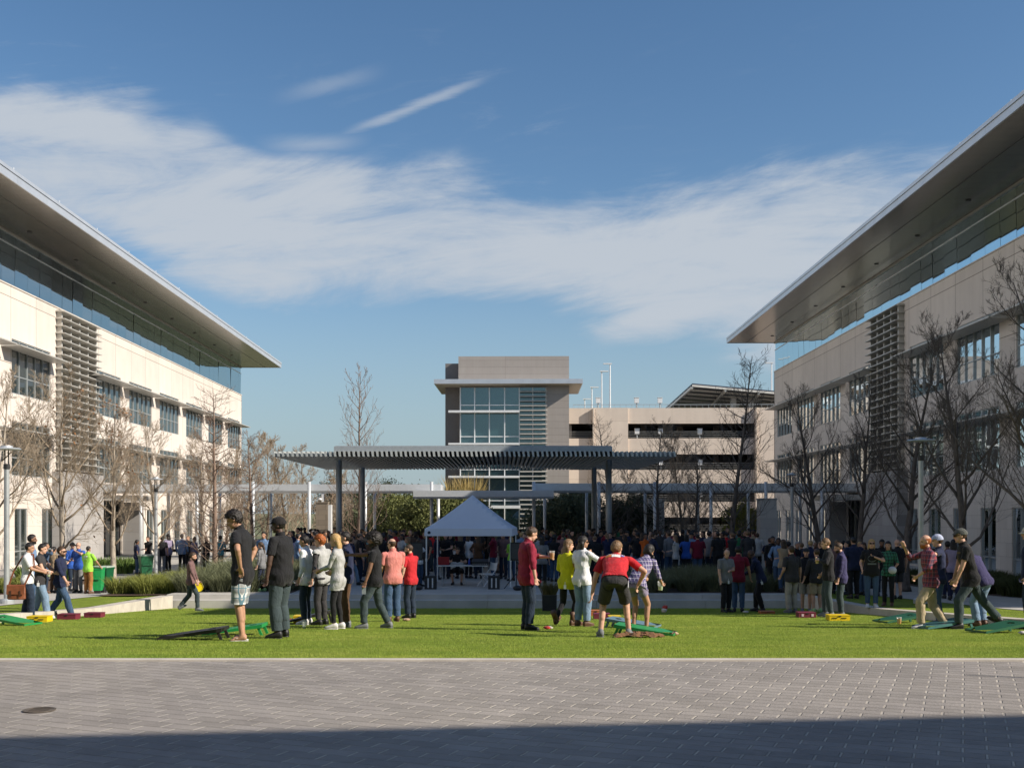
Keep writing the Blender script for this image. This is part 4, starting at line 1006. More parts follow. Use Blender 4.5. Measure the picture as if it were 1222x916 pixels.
def person(label, loc, yaw=0., H=1.75, build=1., sex='m', feet=None, pelvis=None, lean=0., tilt=0., twist=0., head=(0, 0), hands=(None, None), poles=(None, None), curl=(.5, .5), knees=(None, None),
           skin='fair', top=None, bottom=None, shoes='black', hair=None, hat=None, beard=None, glasses=False, badge=None, vox=.011, group=None, seed=0, chest=1., belly=0., fingers=True, barefoot=False):
    k = H / 1.75; V3 = Vector; body = MB(); B = []       # B: (region, p, q, radius)
    fem = sex == 'f'
    feet = feet or ((-.10, .0, 0, 8), (.10, .0, 0, -8))
    ank = [V3((f[0], f[1], f[2] + .085)) for f in feet]
    if pelvis is None:
        mx, my = (ank[0].x + ank[1].x) / 2, (ank[0].y + ank[1].y) / 2
        reach = .838; zz = min(math.sqrt(max(.05, reach ** 2 - (a.x - mx - s * .085) ** 2 - (a.y - my) ** 2)) + a.z for a, s in zip(ank, (-1, 1)))
        pelvis = (mx, my, zz + .015)
    pel = V3(pelvis)
    Rp = rot('Z', twist * .3) @ rot('X', -lean * .35) ; Rc = rot('Z', twist) @ rot('Y', tilt) @ rot('X', -lean)
    up = Rc @ V3((0, 0, 1)); upP = (Rp @ V3((0, 0, 1)) + up).normalized(); fw = Rc @ V3((0, 1, 0)); rt = Rc @ V3((1, 0, 0)); rtP = Rp @ V3((1, 0, 0)); fwP = Rp @ V3((0, 1, 0))
    waist = pel + upP * .16; ch = waist + up * .20; nb = waist + up * .40; 
    w = build; hw = .155 * (w if not fem else w * 1.02); b_ = belly
    sw = (.175 if fem else .198) * (.45 + .55 * w)
    loft(body, [(pel - upP * .10, rtP * hw * .62, fwP * .085 * w), (pel - upP * .05, rtP * hw * .98, fwP * .108 * w), (pel + upP * .02, rtP * hw * 1.06, fwP * (.115 * w + b_ * .3)), (waist - upP * .04 + fw * b_ * .4, rt * hw * (.93 if not fem else .86), fw * (.102 * w + b_ * .7)),
                (waist + up * .05 + fw * b_ * .45, rt * hw * (.92 if not fem else .80), fw * (.10 * w + b_ * .75)), (ch + fw * .008, rt * hw * (1.05 if not fem else .92) * chest, fw * (.112 * w + (.018 if fem else 0) + b_ * .2)), (ch + up * .10, rt * hw * 1.10 * chest, fw * .105 * w), (ch + up * .165, rt * sw * .80, fw * .078 * w), (nb + up * .015, rt * .075, fw * .062)])
    hd_dir = rot('Z', twist + head[1]) @ rot('X', -(lean * .55 + head[0])); hup = hd_dir @ V3((0, 0, 1)); hf = hd_dir @ V3((0, 1, 0))
    nk = nb + (up * .5 + hup * .5) * .07 + fw * .012; hc = nk + hup * .115 + hf * .018
    cap(body, nb - up * .03, nk + hup * .03, .060 * (.9 if fem else 1), .054 * (.9 if fem else 1))
    def HL(x, y, z): return hc + hd_dir @ V3((x, y, z))
    def hell(c, r): body.ell(HL(*c), r, 14, 10, hd_dir)
    hs = .96 if fem else 1.
    hell((0, -.012, .028), (.076 * hs, .096 * hs, .092)); hell((0, .022, -.045), (.056 * hs, .068, .070)); hell((0, .066, -.092), (.024, .022, .019))
    hell((0, .074, .026), (.050, .018, .012)); hell((0, .062, -.03), (.042, .03, .035)); cap(body, HL(0, .086, .014), HL(0, .106, -.024), .009, .0155, 8); hell((0, .084, -.058), (.025, .012, .011))
    for s in (-1, 1): hell((s * .076 * hs, -.008, -.004), (.011, .022, .032))
    B += [('torso', pel - upP * .1, waist, .13), ('torso', waist, nb, .13), ('neck', nb + up * .02, nk + hup * .04, .055), ('head', hc - hup * .06, hc + hup * .05, .09)]
    sh, el, wr, hand_at, hand_fr = [], [], [], [], []
    for i, s in enumerate((-1, 1)):
        S = nb - up * .045 + rt * s * sw
        T = hands[i]
        if T is None: T = S + V3((0, 0, -.52)) + (rot('Z', twist) @ V3((s * .075, .05, 0)))
        else: T = V3(T)
        P_ = V3(poles[i]) if poles[i] else (rot('Z', twist) @ V3((s * .45, -1, 0)))
        E, Wp = ik(S, T, .285, .255, P_); S2 = S
        ra = .047 * (.55 + .45 * w) * (.86 if fem else 1)
        cap(body, S - up * .012, S + rt * -s * .03, ra * 1.12, ra * 1.2); cap(body, S, E, ra * 1.12, ra * .84); cap(body, E, Wp, ra * .84, ra * .56)
        m_ = E.lerp(Wp, .28); cap(body, E, m_, ra * .8, ra * .86)
        f = (Wp - E).normalized(); ref = V3((0, 1, 0)) if abs(f.y) < .8 else V3((0, 0, 1)); ref = rot('Z', twist) @ ref
        t = (ref - f * ref.dot(f)).normalized(); nrm = f.cross(t); nrm *= (1 if nrm.dot(rt * -s) > 0 else -1)   # palm faces inwards
        hl = .92 if fem else 1.; c = curl[i]
        M = Matrix((t, f, nrm)).transposed()
        body.ell(Wp + f * .048, (.040 * hl, .052, .017), 12, 8, M)
        if fingers:
            for j, (o, ln) in enumerate(((.030, .070), (.010, .079), (-.011, .074), (-.030, .058))):
                p0 = Wp + f * (.086 - abs(o) * .25) + t * o * hl; d = f; p = p0
                for q in range(3):
                    an = c * (.55 + .35 * q) + .06 * (j - 1.5) * 0; d = (rot_about(d, t, an if nrm.dot(f.cross(t)) > 0 else -an)) if c else d
                    d = (d + t * o * .8).normalized(); p1 = p + d * ln * (.42, .33, .25)[q] * hl; cap(body, p, p1, .0098 - .0008 * q, .0092 - .0008 * q, 7); p = p1
            p = Wp + f * .03 + t * .03; d = (f * .75 + t * .75 + nrm * .25).normalized(); p1 = p + d * .042; cap(body, p, p1, .0135, .011, 7); d2 = (d + f * .45 + nrm * c * .9).normalized(); cap(body, p1, p1 + d2 * .032, .011, .0095, 7)
        else: body.ell(Wp + f * .115, (.034, .05, .02), 8, 6, M)
        sh.append(S); el.append(E); wr.append(Wp); hand_at.append(Wp + f * .085 + nrm * .035); hand_fr.append((f, t, nrm))
        n_ = 'LR'[i]; B += [('up' + n_, S, E, ra), ('fore' + n_, E, Wp, ra * .75), ('hand' + n_, Wp + f * .03, Wp + f * .16, .03)]
    kn, hips = [], []
    for i, s in enumerate((-1, 1)):
        Hh = pel + rtP * s * .085 * (1.05 if fem else 1) * (.6 + .4 * w) - upP * .01; toe = rot('Z', feet[i][3]) @ V3((0, 1, 0))
        P_ = V3(knees[i]) if knees[i] else (toe + V3((s * .05, .0, 0)) + fwP * .4)
        K, A = ik(Hh, ank[i], .425, .415, P_)
        rt_ = .082 * (.4 + .6 * w) * (1.04 if fem else 1)
        cap(body, Hh, K, rt_, rt_ * .66, 12); cap(body, Hh - fwP * .03 + upP * .01, Hh.lerp(K, .2) - fwP * .02, rt_ * 1.05, rt_ * .9, 12); cap(body, K, A, rt_ * .64, rt_ * .44, 10)
        side = (A - K).normalized(); calf = K.lerp(A, .3) - toe * .014; cap(body, K.lerp(A, .12) - toe * .006, K.lerp(A, .52) - toe * .012, rt_ * .60, rt_ * .54, 10)
        tz_up = feet[i][4] if len(feet[i]) > 4 else 0.      # heel lift pitch
        Rf = rot('Z', feet[i][3]) @ rot('X', -tz_up); fd = Rf @ V3((0, 1, 0)); fu = Rf @ V3((0, 0, 1))
        cap(body, A - fu * .04 - fd * .03, A - fu * .055 + fd * .10, .036, .030, 9); cap(body, A, A - fu * .045 + fd * .03, .04, .035, 9)
        if barefoot:
            for j in range(5): o = (j - 2) * .016; cap(body, A - fu * .066 + fd * .11 + (Rf @ V3((o, 0, 0))), A - fu * .070 + fd * (.155 - abs(j - (1 if s < 0 else 3)) * .008) + (Rf @ V3((o * 1.15, 0, 0))), .011, .009, 6)
        kn.append(K); hips.append(Hh); n_ = 'LR'[i]
        B += [('thigh' + n_, Hh, K, rt_ * .85), ('shin' + n_, K, A, rt_ * .55), ('foot' + n_, A - fu * .05, A - fu * .055 + fd * .1, .04)]
        feet_i = (A, fd, fu, Rf)
        if i == 0: FT = [feet_i]
        else: FT.append(feet_i)
    me = remesh(body, vox, 3 if vox < .015 else 1); co, q = grid_mesh(me); nrmv = vnormals(co, q)
    # which limb each vertex belongs to
    best = np.full(len(co), 9.); reg = np.zeros(len(co), int); tt = np.zeros(len(co))
    for bi, (n_, p, q2, r) in enumerate(B):
        p, q2 = np.array(p), np.array(q2); d = q2 - p; t = np.clip(((co - p) @ d) / (d @ d), 0, 1); ds = np.linalg.norm(co - p - t[:, None] * d, axis=1) / r
        m_ = ds < best; best[m_] = ds[m_]; reg[m_] = bi; tt[m_] = t[m_]
    names = np.array([b[0] for b in B])[reg]
    # skin, eyes and lips
    hl_ = (co - np.array(hc)) @ np.array(hd_dir)
    fc = co[q].mean(1); hq = (fc - np.array(hc)) @ np.array(hd_dir)
    mi = np.zeros(len(q), np.int32)
    ishead = (names[q[:, 0]] == 'head')
    if vox < .016:
        for s in (-1, 1): mi[ishead & (np.abs(hq[:, 0] - s * .031) < .0125) & (np.abs(hq[:, 2] - .006) < .0075) & (hq[:, 1] > .05)] = 1
        mi[ishead & (np.abs(hq[:, 0]) < .022) & (np.abs(hq[:, 2] + .058) < .008) & (hq[:, 1] > .06)] = 2
    for m in (SKIN[skin], EYE, LIP): me.materials.append(m)
    me.polygons.foreach_set('material_index', mi); me.polygons.foreach_set('use_smooth', np.ones(len(q), bool)); me.name = 'person'
    root = link('person', me); tag(root, label, 'person', group)
    # clothes cut from the body's own surface and eased outwards
    hgt = (co - np.array(pel)) @ np.array(upP)
    def garment(name, mask, off, m, seed_, amp=.004, zk=1.):
        fm = mask[q].all(1); qq = q[fm]
        if not len(qq): return None
        used, inv = np.unique(qq.ravel(), return_inverse=True); v = co[used] + nrmv[used] * (off[used] + folds(co[used], seed_, amp, zk))[:, None]
        o = np_mesh(name, v, inv.reshape(-1, 4), m, root, True); return o
    LP = lambda n_: np.char.startswith(names, n_)
    if bottom:
        L = bottom.get('len', 1.93); lo = bottom.get('loose', .012); off = np.full(len(co), lo); th, shn = LP('thigh'), LP('shin')
        mask = (LP('torso') & (hgt < .10)) | th | (shn & (tt + 1 < L)) if L > 1 else (LP('torso') & (hgt < .10)) | (th & (tt < L))
        off = np.where(LP('torso'), np.minimum(lo, .009), np.where(th & (tt < .2), lerp(.009, lo, np.clip(tt / .2, 0, 1)), off)); leg = np.where(th, tt, np.where(shn, 1 + tt, 0)); off += np.clip(leg - .1, 0, 2) * bottom.get('flare', .006)
        garment(bottom.get('name', 'trousers'), mask, off, CL[bottom['c']], seed + 1, bottom.get('amp', .0045), .8)
    if top:
        sl = top.get('sleeve', .55); hem = top.get('hem', -.10); lo = top.get('loose', .016) * .8; off = np.full(len(co), lo)
        mask = ((LP('torso') | LP('thigh')) & (hgt > hem)) | (LP('up') & (tt < (sl if sl <= 1 else 2))) | (LP('fore') & (tt < sl - 1))
        if top.get('collar', True): mask |= LP('neck') & (tt < .10)
        off += np.clip(.16 - hgt, 0, .3) * .05 * (LP('torso') | LP('thigh')); off = np.where(LP('up'), lo * .62 + tt * .010 * (sl <= 1), off); off = np.where(LP('fore'), lo * .6, off); off = np.where(LP('neck'), .010, off)
        garment(top.get('name', 'shirt'), mask, off, CL[top['c']], seed + 2, top.get('amp', .005))
    if top and top.get('over'):
        ov = top['over']; mask = (LP('torso') & (hgt > ov.get('hem', -.05))) | (LP('up') & (tt < ov.get('sleeve', .1))); garment(ov.get('name', 'vest'), mask, np.full(len(co), top.get('loose', .016) + .012 ), CL[ov['c']], seed + 3)
    # shoes
    if not barefoot:
        for A, fd, fu, Rf in FT:
            s_ = MB(); rs = [(-.075, .030, .040, .02), (-.055, .040, .055, .0), (.0, .043, .060, 0), (.06, .047, .040, -.012), (.12, .047, .028, -.02), (.165, .036, .020, -.024), (.182, .016, .010, -.026)]
            sx = Rf @ V3((1, 0, 0)); loft(s_, [(A - fu * (.085 - .012 - h_) + fd * y_, sx * wx, fu * h_) for y_, wx, h_, zo in rs], 14)
            loft(s_, [(A - fu * .076 + fd * y_, sx * wx * 1.05, fu * .011) for y_, wx, h_, zo in rs], 14)
            if shoes == 'boot': loft(s_, [(A + fu * .0, sx * .05, fd * .055), (A + fu * .12, sx * .052, fd * .055), (A + fu * .20, sx * .058, fd * .06)], 12)
            s_.build('shoe', SHOE.get(shoes, SHOE['brown']), root, smooth=True)
    else:
        for A, fd, fu, Rf in FT:
            s_ = MB(); sx = Rf @ V3((1, 0, 0)); loft(s_, [(A - fu * .083 + fd * y_, sx * wx, fu * .007) for y_, wx in ((-.085, .02), (-.06, .036), (.03, .036), (.10, .046), (.15, .036), (.168, .014))], 12)
            loft(s_, [(A - fu * .045 + fd * .065 + sx * a_ * .045, fd * .012, fu * .004) for a_ in (-1, -.5)] , 6); s_.build('sandal', SHOE['white'], root)
    # hair, hats, glasses
    rgh = np.random.default_rng(seed + 77)
    def shell(cut, grow, amp, freq, n=44, kk=30, rz=1.):
        vs_, fs_ = [], []; keep = {}
        ph = rgh.random(6) * 6.28
        for i in range(kk + 1):
            a = math.pi * i / kk
            for j in range(n):
                b = 2 * math.pi * j / n; x, y, z = math.sin(a) * math.cos(b), math.sin(a) * math.sin(b), math.cos(a)
                g = grow + amp * (math.sin(freq * x + ph[0] + 3 * z) + math.sin(freq * 1.3 * y + ph[1]) * math.sin(freq * z + ph[2]) + .6 * math.sin(freq * 2.3 * (x + z) + ph[3]) + .5 * math.sin(freq * 2.9 * (y - z) + ph[4])) * .5
                p = V3((x * (.076 * hs + g), -.012 + y * (.096 * hs + g), .028 + z * (.092 * rz + g))); vs_.append(p)
        for i in range(kk):
            for j in range(n):
                idx = (i * n + j, (i + 1) * n + j, (i + 1) * n + (j + 1) % n, i * n + (j + 1) % n); c_ = sum((vs_[t_] for t_ in idx), V3()) / 4
                if cut(c_): fs_.append(idx)
        mb = MB(); mb.add([HL(*p) for p in vs_], fs_); return mb
    def face_cut(low_back, side_=-.02, line=.055):
        def f(c_):
            if c_.y > .035: return c_.z > line - max(0, abs(c_.x) - .03) * .5
            if c_.y > -.03: return c_.z > max(side_, .045 * (c_.y + .03) / .065 + side_ * (1 - (c_.y + .03) / .065))
            return c_.z > low_back
        return f
    if hair:
        st = hair.get('style', 'short'); hm = HAIR[hair.get('c', 'brown')]
        if st == 'short': h_ = shell(face_cut(-.055, .012, .080), .009, .007, 52)
        elif st == 'crop': h_ = shell(face_cut(-.045, .022, .082), .0035, .002, 40)
        elif st == 'ring': h_ = shell(lambda c_: c_.y < .0 and -.05 < c_.z < .06, .006, .002, 30)
        elif st == 'wavy': h_ = shell(face_cut(-.09, -.03, .068), .020, .020, 40, 56, 40)
        elif st == 'curly': h_ = shell(face_cut(-.08, -.045, .066), .058, .022, 60, 64, 44)
        elif st in ('long', 'bun', 'mid', 'tail'):
            h_ = shell(face_cut(-.08, -.05 if st != 'bun' else -.0, .062), .013, .004, 26)
            ln = {'long': .42, 'mid': .2, 'bun': 0, 'tail': .3}[st]
            if st == 'bun': h_.ell(HL(0, -.12, .06), (.045, .045, .045))
            elif st == 'tail': loft(h_, [(HL(0, -.10, .03), hd_dir @ V3((.022, 0, 0)), hd_dir @ V3((0, .02, .02)))] + [(HL(0, -.13, -.02) - up * ln * t_ - fw * .03 * t_, rt * (.035 - .02 * t_), fw * (.028 - .015 * t_)) for t_ in (0, .35, .7, 1)], 10)
            else:
                b0 = HL(0, -.072, -.01); dn = V3((0, 0, -1)) if lean > 25 else -up
                rows = [(HL(0, -.045, .03), hd_dir @ V3((.083, 0, 0)), hd_dir @ V3((0, .055, 0))), (HL(0, -.052, -.04), hd_dir @ V3((.092, 0, 0)), hd_dir @ V3((0, .052, 0)))]
                e_ = HL(0, -.07, -.09)
                if lean > 25: e_ = HL(.03, .0, -.09)
                for t_ in (0, .35, .7, 1.): rows.append((e_ + dn * ln * t_ - fw * .015 * t_, rt * (.098 - .03 * t_ - .012 * math.sin(t_ * 9)), fw * (.042 - .018 * t_)))
                loft(h_, rows, 16)
        h_.build('hair', hm, root, smooth=True)
    if beard:
        bm_ = (names == 'head') & (hl_[:, 2] < -.045) & (hl_[:, 1] > -.02) & ~((np.abs(hl_[:, 0]) < .02) & (hl_[:, 2] > -.068) & (hl_[:, 1] > .07)); ln = beard.get('len', .006)
        garment('beard', bm_, np.full(len(co), ln) + np.clip(-hl_[:, 2] - .06, 0, 1) * ln * 9, HAIR[beard.get('c', 'brown')], seed, .002)
    if hat:
        hm = cloth(hat['name'], hat['col']) if hat['name'] not in MATS else MATS[hat['name']]; kind = hat.get('kind', 'cap')
        hb = shell(lambda c_: c_.z > (.045 if c_.y > 0 else .02), .019, .001, 5, rz=1.02 if kind != 'flat' else .95)
        sgn = -1 if hat.get('back') else 1; br = []
        for i in range(13):
            a = math.pi * (i / 12); ln = .085 if kind == 'cap' else .045
            x, y = math.cos(a) * .088, math.sin(a); br += [(x, -.012 + sgn * .06 + sgn * y * .035, .052), (x * .86, -.012 + sgn * .06 + sgn * y * (.035 + ln), .040 - .01 * abs(x) * 20 * .1)]
        if kind == 'bucket':
            br = []
            for i in range(25): a = 2 * math.pi * i / 24; br += [(math.cos(a) * .09, -.012 + math.sin(a) * .11, .03), (math.cos(a) * .15, -.012 + math.sin(a) * .17, .005)]
        n = len(br) // 2; P_ = [HL(*p) for p in br] + [HL(p[0], p[1], p[2] - .008) for p in br]
        hb.add(P_, [(2 * i, 2 * i + 1, 2 * i + 3, 2 * i + 2) for i in range(n - 1)] + [(2 * n + 2 * i, 2 * n + 2 * i + 2, 2 * n + 2 * i + 3, 2 * n + 2 * i + 1) for i in range(n - 1)] + [(2 * i + 1, 2 * n + 2 * i + 1, 2 * n + 2 * i + 3, 2 * i + 3) for i in range(n - 1)])
        hb.build('hat' if kind != 'cap' else 'cap', hm, root, smooth=True)
    if glasses:
        g_ = MB()
        for s in (-1, 1):
            g_.obox(HL(s * .034, .102, .008), hd_dir @ V3((.027, -.004 * s, 0)), hd_dir @ V3((0, .003, 0)), hd_dir @ V3((0, 0, .019))); g_.obox(HL(s * .071, .045, .014), hd_dir @ V3((.003, 0, 0)), hd_dir @ V3((0, .055, 0)), hd_dir @ V3((0, 0, .005)))
        g_.build('sunglasses', LENS, root)
    if badge:
        s = -1 if badge == 'L' else 1; c0 = pel + rtP * s * (hw + .035) - fwP * .0 - upP * .10; g_ = MB(); fx = fwP
        if badge == 'B': c0 = pel - fwP * (.115 * w + .05) + rtP * .07 - upP * .09; fx = rtP
        if badge == 'F': c0 = pel + fwP * (.115 * w + .05) + rtP * .05 - upP * .07; fx = rtP
        nx = fx.cross(upP); g_.obox(c0, fx * .029, nx * .003, upP * .044); g_.obox(c0 + upP * .07, fx * .004, nx * .003, upP * .03); g_.build('badge', BADGE, root)
    root.location = loc; root.rotation_euler.z = R(yaw); root.scale = (k,) * 3
    Mw = Matrix.Translation(loc) @ Matrix.Rotation(R(yaw), 4, 'Z') @ Matrix.Scale(k, 4)
    root_info[root.name] = dict(hand=[Mw @ p for p in hand_at], frame=[[(Mw.to_3x3() @ a).normalized() for a in f] for f in hand_fr], M=Mw, chest=ch, up=up, fw=fw, rt=rt, pel=pel, w=w, wrist=[Mw @ p for p in wr])
    return root
def rot_about(v, axis, an): return Matrix.Rotation(an, 3, axis) @ v
root_info = {}
def lawn_at(px, py):
    d = F * .881 / (py - VY - 80.2); return (X(px, d), d, lawn_z(d))
def on(px, d, z=None): return (X(px, d), d, TZ if z is None else z)
T = lambda c, **k: dict(c=c, **k)
LFT, RGT, AWAY, CAM = 90, -90, 0, 180
hero = {}
def hp(key, *a, **k): hero[key] = person(*a, seed=len(hero) * 13 + 5, **k); return hero[key]
NEAR = .0085
stride = ((-.09, -.22, 0, 5), (.09, .26, 0, -5))
hp('plaidshorts', 'tall man with wavy black hair in black polo and plaid shorts, hands on hips', lawn_at(290, 764), 84, 1.86, 1.03, feet=((-.09, -.02, 0, 10), (.09, .04, 0, -14)), lean=3, head=(22, 14), hands=((-.275, -.06, 1.03), (.275, .02, 1.02)), poles=((-1, -.35, .1), (1, -.45, 0)), curl=(.25, .3),
   skin='tan', top=T('black', hem=-.17, loose=.026, sleeve=.72, amp=.007), bottom=T('shorts plaid', len=.98, loose=.03, flare=.016, name='shorts'), barefoot=True, hair=dict(style='wavy', c='black'), vox=NEAR)
hp('blackcap', 'broad man in black t-shirt, dark jeans and black cap watching with arms down', lawn_at(335, 761), 72, 1.79, 1.22, feet=((-.14, -.02, 0, 15), (.14, .02, 0, -12)), head=(4, 14), belly=.04, hands=((-.34, .06, .80), (.33, .02, .80)), poles=((-1, -.5, 0), (1, -.8, 0)), skin='dark', top=T('black', hem=-.14, loose=.026, sleeve=.75, amp=.007), bottom=T('greendenim', loose=.024, flare=.01, name='jeans', amp=.007), shoes='black',
   hat=dict(name='black cap cloth', col=(.02, .018, .018)), hair=dict(style='crop', c='black'), vox=NEAR)
hp('whiteshirt', 'black haired man in loose white button shirt and dark jeans beside the redhead', lawn_at(366, 745), 78, 1.73, .98, head=(12, 0), skin='tan', top=T('white', hem=-.13, loose=.026, sleeve=1.85, amp=.010), bottom=T('darkdenim', loose=.016, name='jeans'), shoes='white', hair=dict(style='short', c='black'), glasses=False)
hp('redhead', 'red haired person in grey hooded vest over dark sleeves and dark trousers', lawn_at(384, 745.5), 62, 1.72, .95, head=(8, 20), skin='fair', top=T('charcoal', sleeve=1.9, loose=.016, hem=-.12, over=dict(c='lightgrey', hem=-.12, sleeve=.08, name='vest')), bottom=T('charcoal', loose=.014), hair=dict(style='wavy', c='red'), hands=((-.27, .05, .82), (.10, .30, 1.12)))
hp('blonde', 'blonde woman in light grey sweater and black leggings holding a phone', lawn_at(402, 750.5), 80, 1.67, .94, 'f', feet=((-.08, .03, 0, 8), (.08, -.06, 0, -4)), head=(8, 5), hands=((-.06, .33, 1.12), (.08, .33, 1.10)), curl=(.8, .8), skin='fair', top=T('lightgrey', hem=-.20, loose=.020, sleeve=1.85, amp=.008), bottom=T('black', loose=.004, flare=0, amp=.001, name='leggings'), shoes='white', hair=dict(style='mid', c='blonde'), vox=.0095)
hp('browntrousers', 'dark haired man in dark shirt and brown trousers facing the blonde woman', lawn_at(414, 748), 96, 1.74, 1.05, head=(4, 0), hands=((-.20, .26, 1.08), (.22, .24, 1.05)), skin='fair', top=T('navy', sleeve=.8, loose=.02), bottom=T('brown', loose=.018), shoes='grey', hair=dict(style='short', c='black'))
hp('curly', 'curly black haired man in black t-shirt and faded jeans gesturing with one arm', lawn_at(446, 749.5), 86, 1.73, 1.0, feet=((-.10, .16, 0, 6), (.12, -.26, 0, -22)), pelvis=(0.0, -.03, .885), head=(4, 0), hands=((-.30, .10, .86), (.12, .50, 1.36)), poles=((-1, -.9, 0), (1, -.2, -1)), curl=(.9, .35), skin='brown', top=T('black', hem=-.10, sleeve=.62, loose=.016), bottom=T('greendenim', loose=.014, flare=.008, name='jeans', amp=.006), shoes='grey', hair=dict(style='curly', c='black'), beard=dict(c='black', len=.006), vox=.0095)
hp('pinktee', 'balding man in salmon pink t-shirt and blue jeans with his back turned', lawn_at(469, 741.5), 30, 1.72, 1.16, head=(6, 28), hands=((-.16, .26, 1.08), (.14, .27, 1.08)), belly=.02, top=T('pink', sleeve=.75, loose=.024, amp=.007), bottom=T('denim', loose=.02, flare=.012, name='jeans', amp=.006), shoes='brown', hair=dict(style='ring', c='brown'), glasses=True)
hp('redtee', 'close cropped man in bright red t-shirt and dark jeans beside the pink shirt', lawn_at(490, 737.5), 56, 1.67, 1.05, head=(8, 20), top=T('red', sleeve=.7, loose=.018), bottom=T('darkdenim', loose=.018, flare=.010, name='jeans'), hair=dict(style='crop', c='brown'), beard=dict(c='brown', len=.004), hands=((-.30, .08, .84), (.12, .28, 1.05)))
hp('maroon', 'man in untucked maroon shirt with rolled sleeves holding a beer, looking down', lawn_at(629, 751.5), -72, 1.79, 1.10, head=(24, 4), hands=((-.06, .40, 1.26), (.30, .06, .82)), poles=((-1, -.2, -.6), (1, -1, 0)), curl=(.95, .6), belly=.02, skin='fair', top=T('crimson', hem=-.15, sleeve=1.45, loose=.026, amp=.008), bottom=T('darkdenim', loose=.018, flare=.008, name='jeans', amp=.006), shoes='black', hair=dict(style='short', c='brown'), vox=.0095)
hp('yellow', 'long haired woman in yellow cardigan, black trousers and brown boots', lawn_at(678, 746), -40, 1.68, .98, 'f', feet=((-.12, -.26, .06, 10, -35), (.07, .06, 0, -6)), pelvis=(.01, -.05, .89), head=(4, -28), hands=((-.20, .24, 1.05), (.20, .24, 1.08)), skin='fair', top=T('yellow', sleeve=1.8, hem=-.13, loose=.02), bottom=T('black', loose=.008, flare=0), shoes='boot', hair=dict(style='long', c='light'), badge='B')
hp('whitetee', 'woman with long dark hair in white t-shirt and faded jeans, hand at her chin', lawn_at(694, 747), -46, 1.68, 1.04, 'f', feet=((-.10, 0, 0, 5), (.10, .04, 0, -12)), head=(0, -24), hands=((-.14, .26, 1.06), (.10, .24, 1.43)), poles=((-1, -.6, 0), (1, .2, -.7)), skin='tan', top=T('white', sleeve=.75, hem=-.10, loose=.026, amp=.009), bottom=T('lightdenim', loose=.02, flare=.008, name='jeans', amp=.008), shoes='brown', hair=dict(style='mid', c='black'), glasses=True, badge='B')
hp('redbend', 'man bending forward in red printed t-shirt and grey shorts at the bag toss board', lawn_at(734, 759.5), -8, 1.84, 1.08, feet=((-.21, -.06, 0, 14), (.20, .06, 0, -10)), pelvis=(.0, -.16, .85), lean=64, head=(-30, -24), hands=((-.37, .24, .56), (.34, .34, .76)), poles=((-1, -.4, .2), (1, -.6, .2)), curl=(.5, .5), skin='fair', top=T('red', sleeve=.7, hem=-.02, loose=.022, amp=.006), bottom=T('charcoal', len=.9, loose=.026, flare=.014, name='shorts', amp=.006), shoes='grey', hair=dict(style='short', c='light'), badge='R', vox=NEAR)
hp('plaidgirl', 'dark haired woman leaning over in purple plaid shirt with a drink in her hand', lawn_at(762, 755), -34, 1.68, .95, 'f', feet=((-.10, .0, 0, 5), (.10, .10, 0, -8)), pelvis=(0, -.10, .86), lean=48, head=(-6, -14), hands=((-.12, .44, .92), (.20, .50, .86)), curl=(.8, .9), skin='tan', top=T('blue plaid', sleeve=1.2, hem=-.06, loose=.02), bottom=T('mauve', len=.5, loose=.014, name='shorts'), shoes='brown', hair=dict(style='mid', c='black'))
# in the shaded end of the lawn
hp('greytee', 'bald man in grey t-shirt and black trousers holding something to his chest', lawn_at(866, 730.5), -150, 1.70, 1.14, head=(22, -20), hands=((.06, .26, 1.20), (.28, .10, .9)), poles=((-1, -.3, -.5), None), top=T('grey', sleeve=.8, loose=.024), bottom=T('black', loose=.016), hair=dict(style='ring', c='grey'), badge='F')
hp('maroonpolo', 'man in maroon polo and blue jeans seen from behind by the steps', lawn_at(881, 730), -14, 1.78, 1.06, hands=((-.30, .06, 1.0), (.33, .10, .92)), skin='tan', top=T('maroon', sleeve=.7, loose=.02), bottom=T('denim', loose=.018, name='jeans'), hair=dict(style='short', c='black'))
hp('navylean', 'bald dark skinned man in navy shirt leaning towards the man in maroon', lawn_at(906, 729.5), 74, 1.78, 1.05, feet=((-.12, -.10, 0, 6), (.12, .10, 0, -8)), lean=22, pelvis=(0, -.06, .905), head=(8, 0), hands=((-.1, .44, 1.02), (.16, .40, 1.0)), skin='dark', top=T('navy', sleeve=1.8, loose=.02), bottom=T('black', loose=.018), badge='L')
hp('khakiman', 'grey haired man in dark polo and khaki trousers with his back turned', lawn_at(945, 731), 24, 1.76, 1.14, top=T('charcoal', sleeve=.8, loose=.022), bottom=T('stone', loose=.022), shoes='grey', hair=dict(style='short', c='brown'), belly=.03, hands=((-.22, .18, 1.0), (.33, .06, .84)))
hp('capshorts', 'heavy man in black shirt, grey shorts and black cap facing the lawn', lawn_at(962, 730), 168, 1.72, 1.26, belly=.07, top=T('black', sleeve=.75, loose=.024), bottom=T('stone', len=.98, loose=.028, flare=.012, name='shorts'), shoes='grey', hat=dict(name='dark cap cloth', col=(.03, .03, .032)), hair=dict(style='crop', c='grey'), hands=((-.3, .12, .92), (.3, .12, .92)))
hp('lightshorts', 'stocky man in dark grey shirt, pale shorts and neon shoes seen from behind', lawn_at(975, 730.5), 12, 1.70, 1.22, belly=.03, top=T('charcoal', sleeve=1.6, loose=.022), bottom=T('khaki', len=.92, loose=.03, flare=.014, name='shorts'), shoes='neon', hair=dict(style='crop', c='brown'), hands=((-.33, .14, .92), (.2, .26, 1.02)))
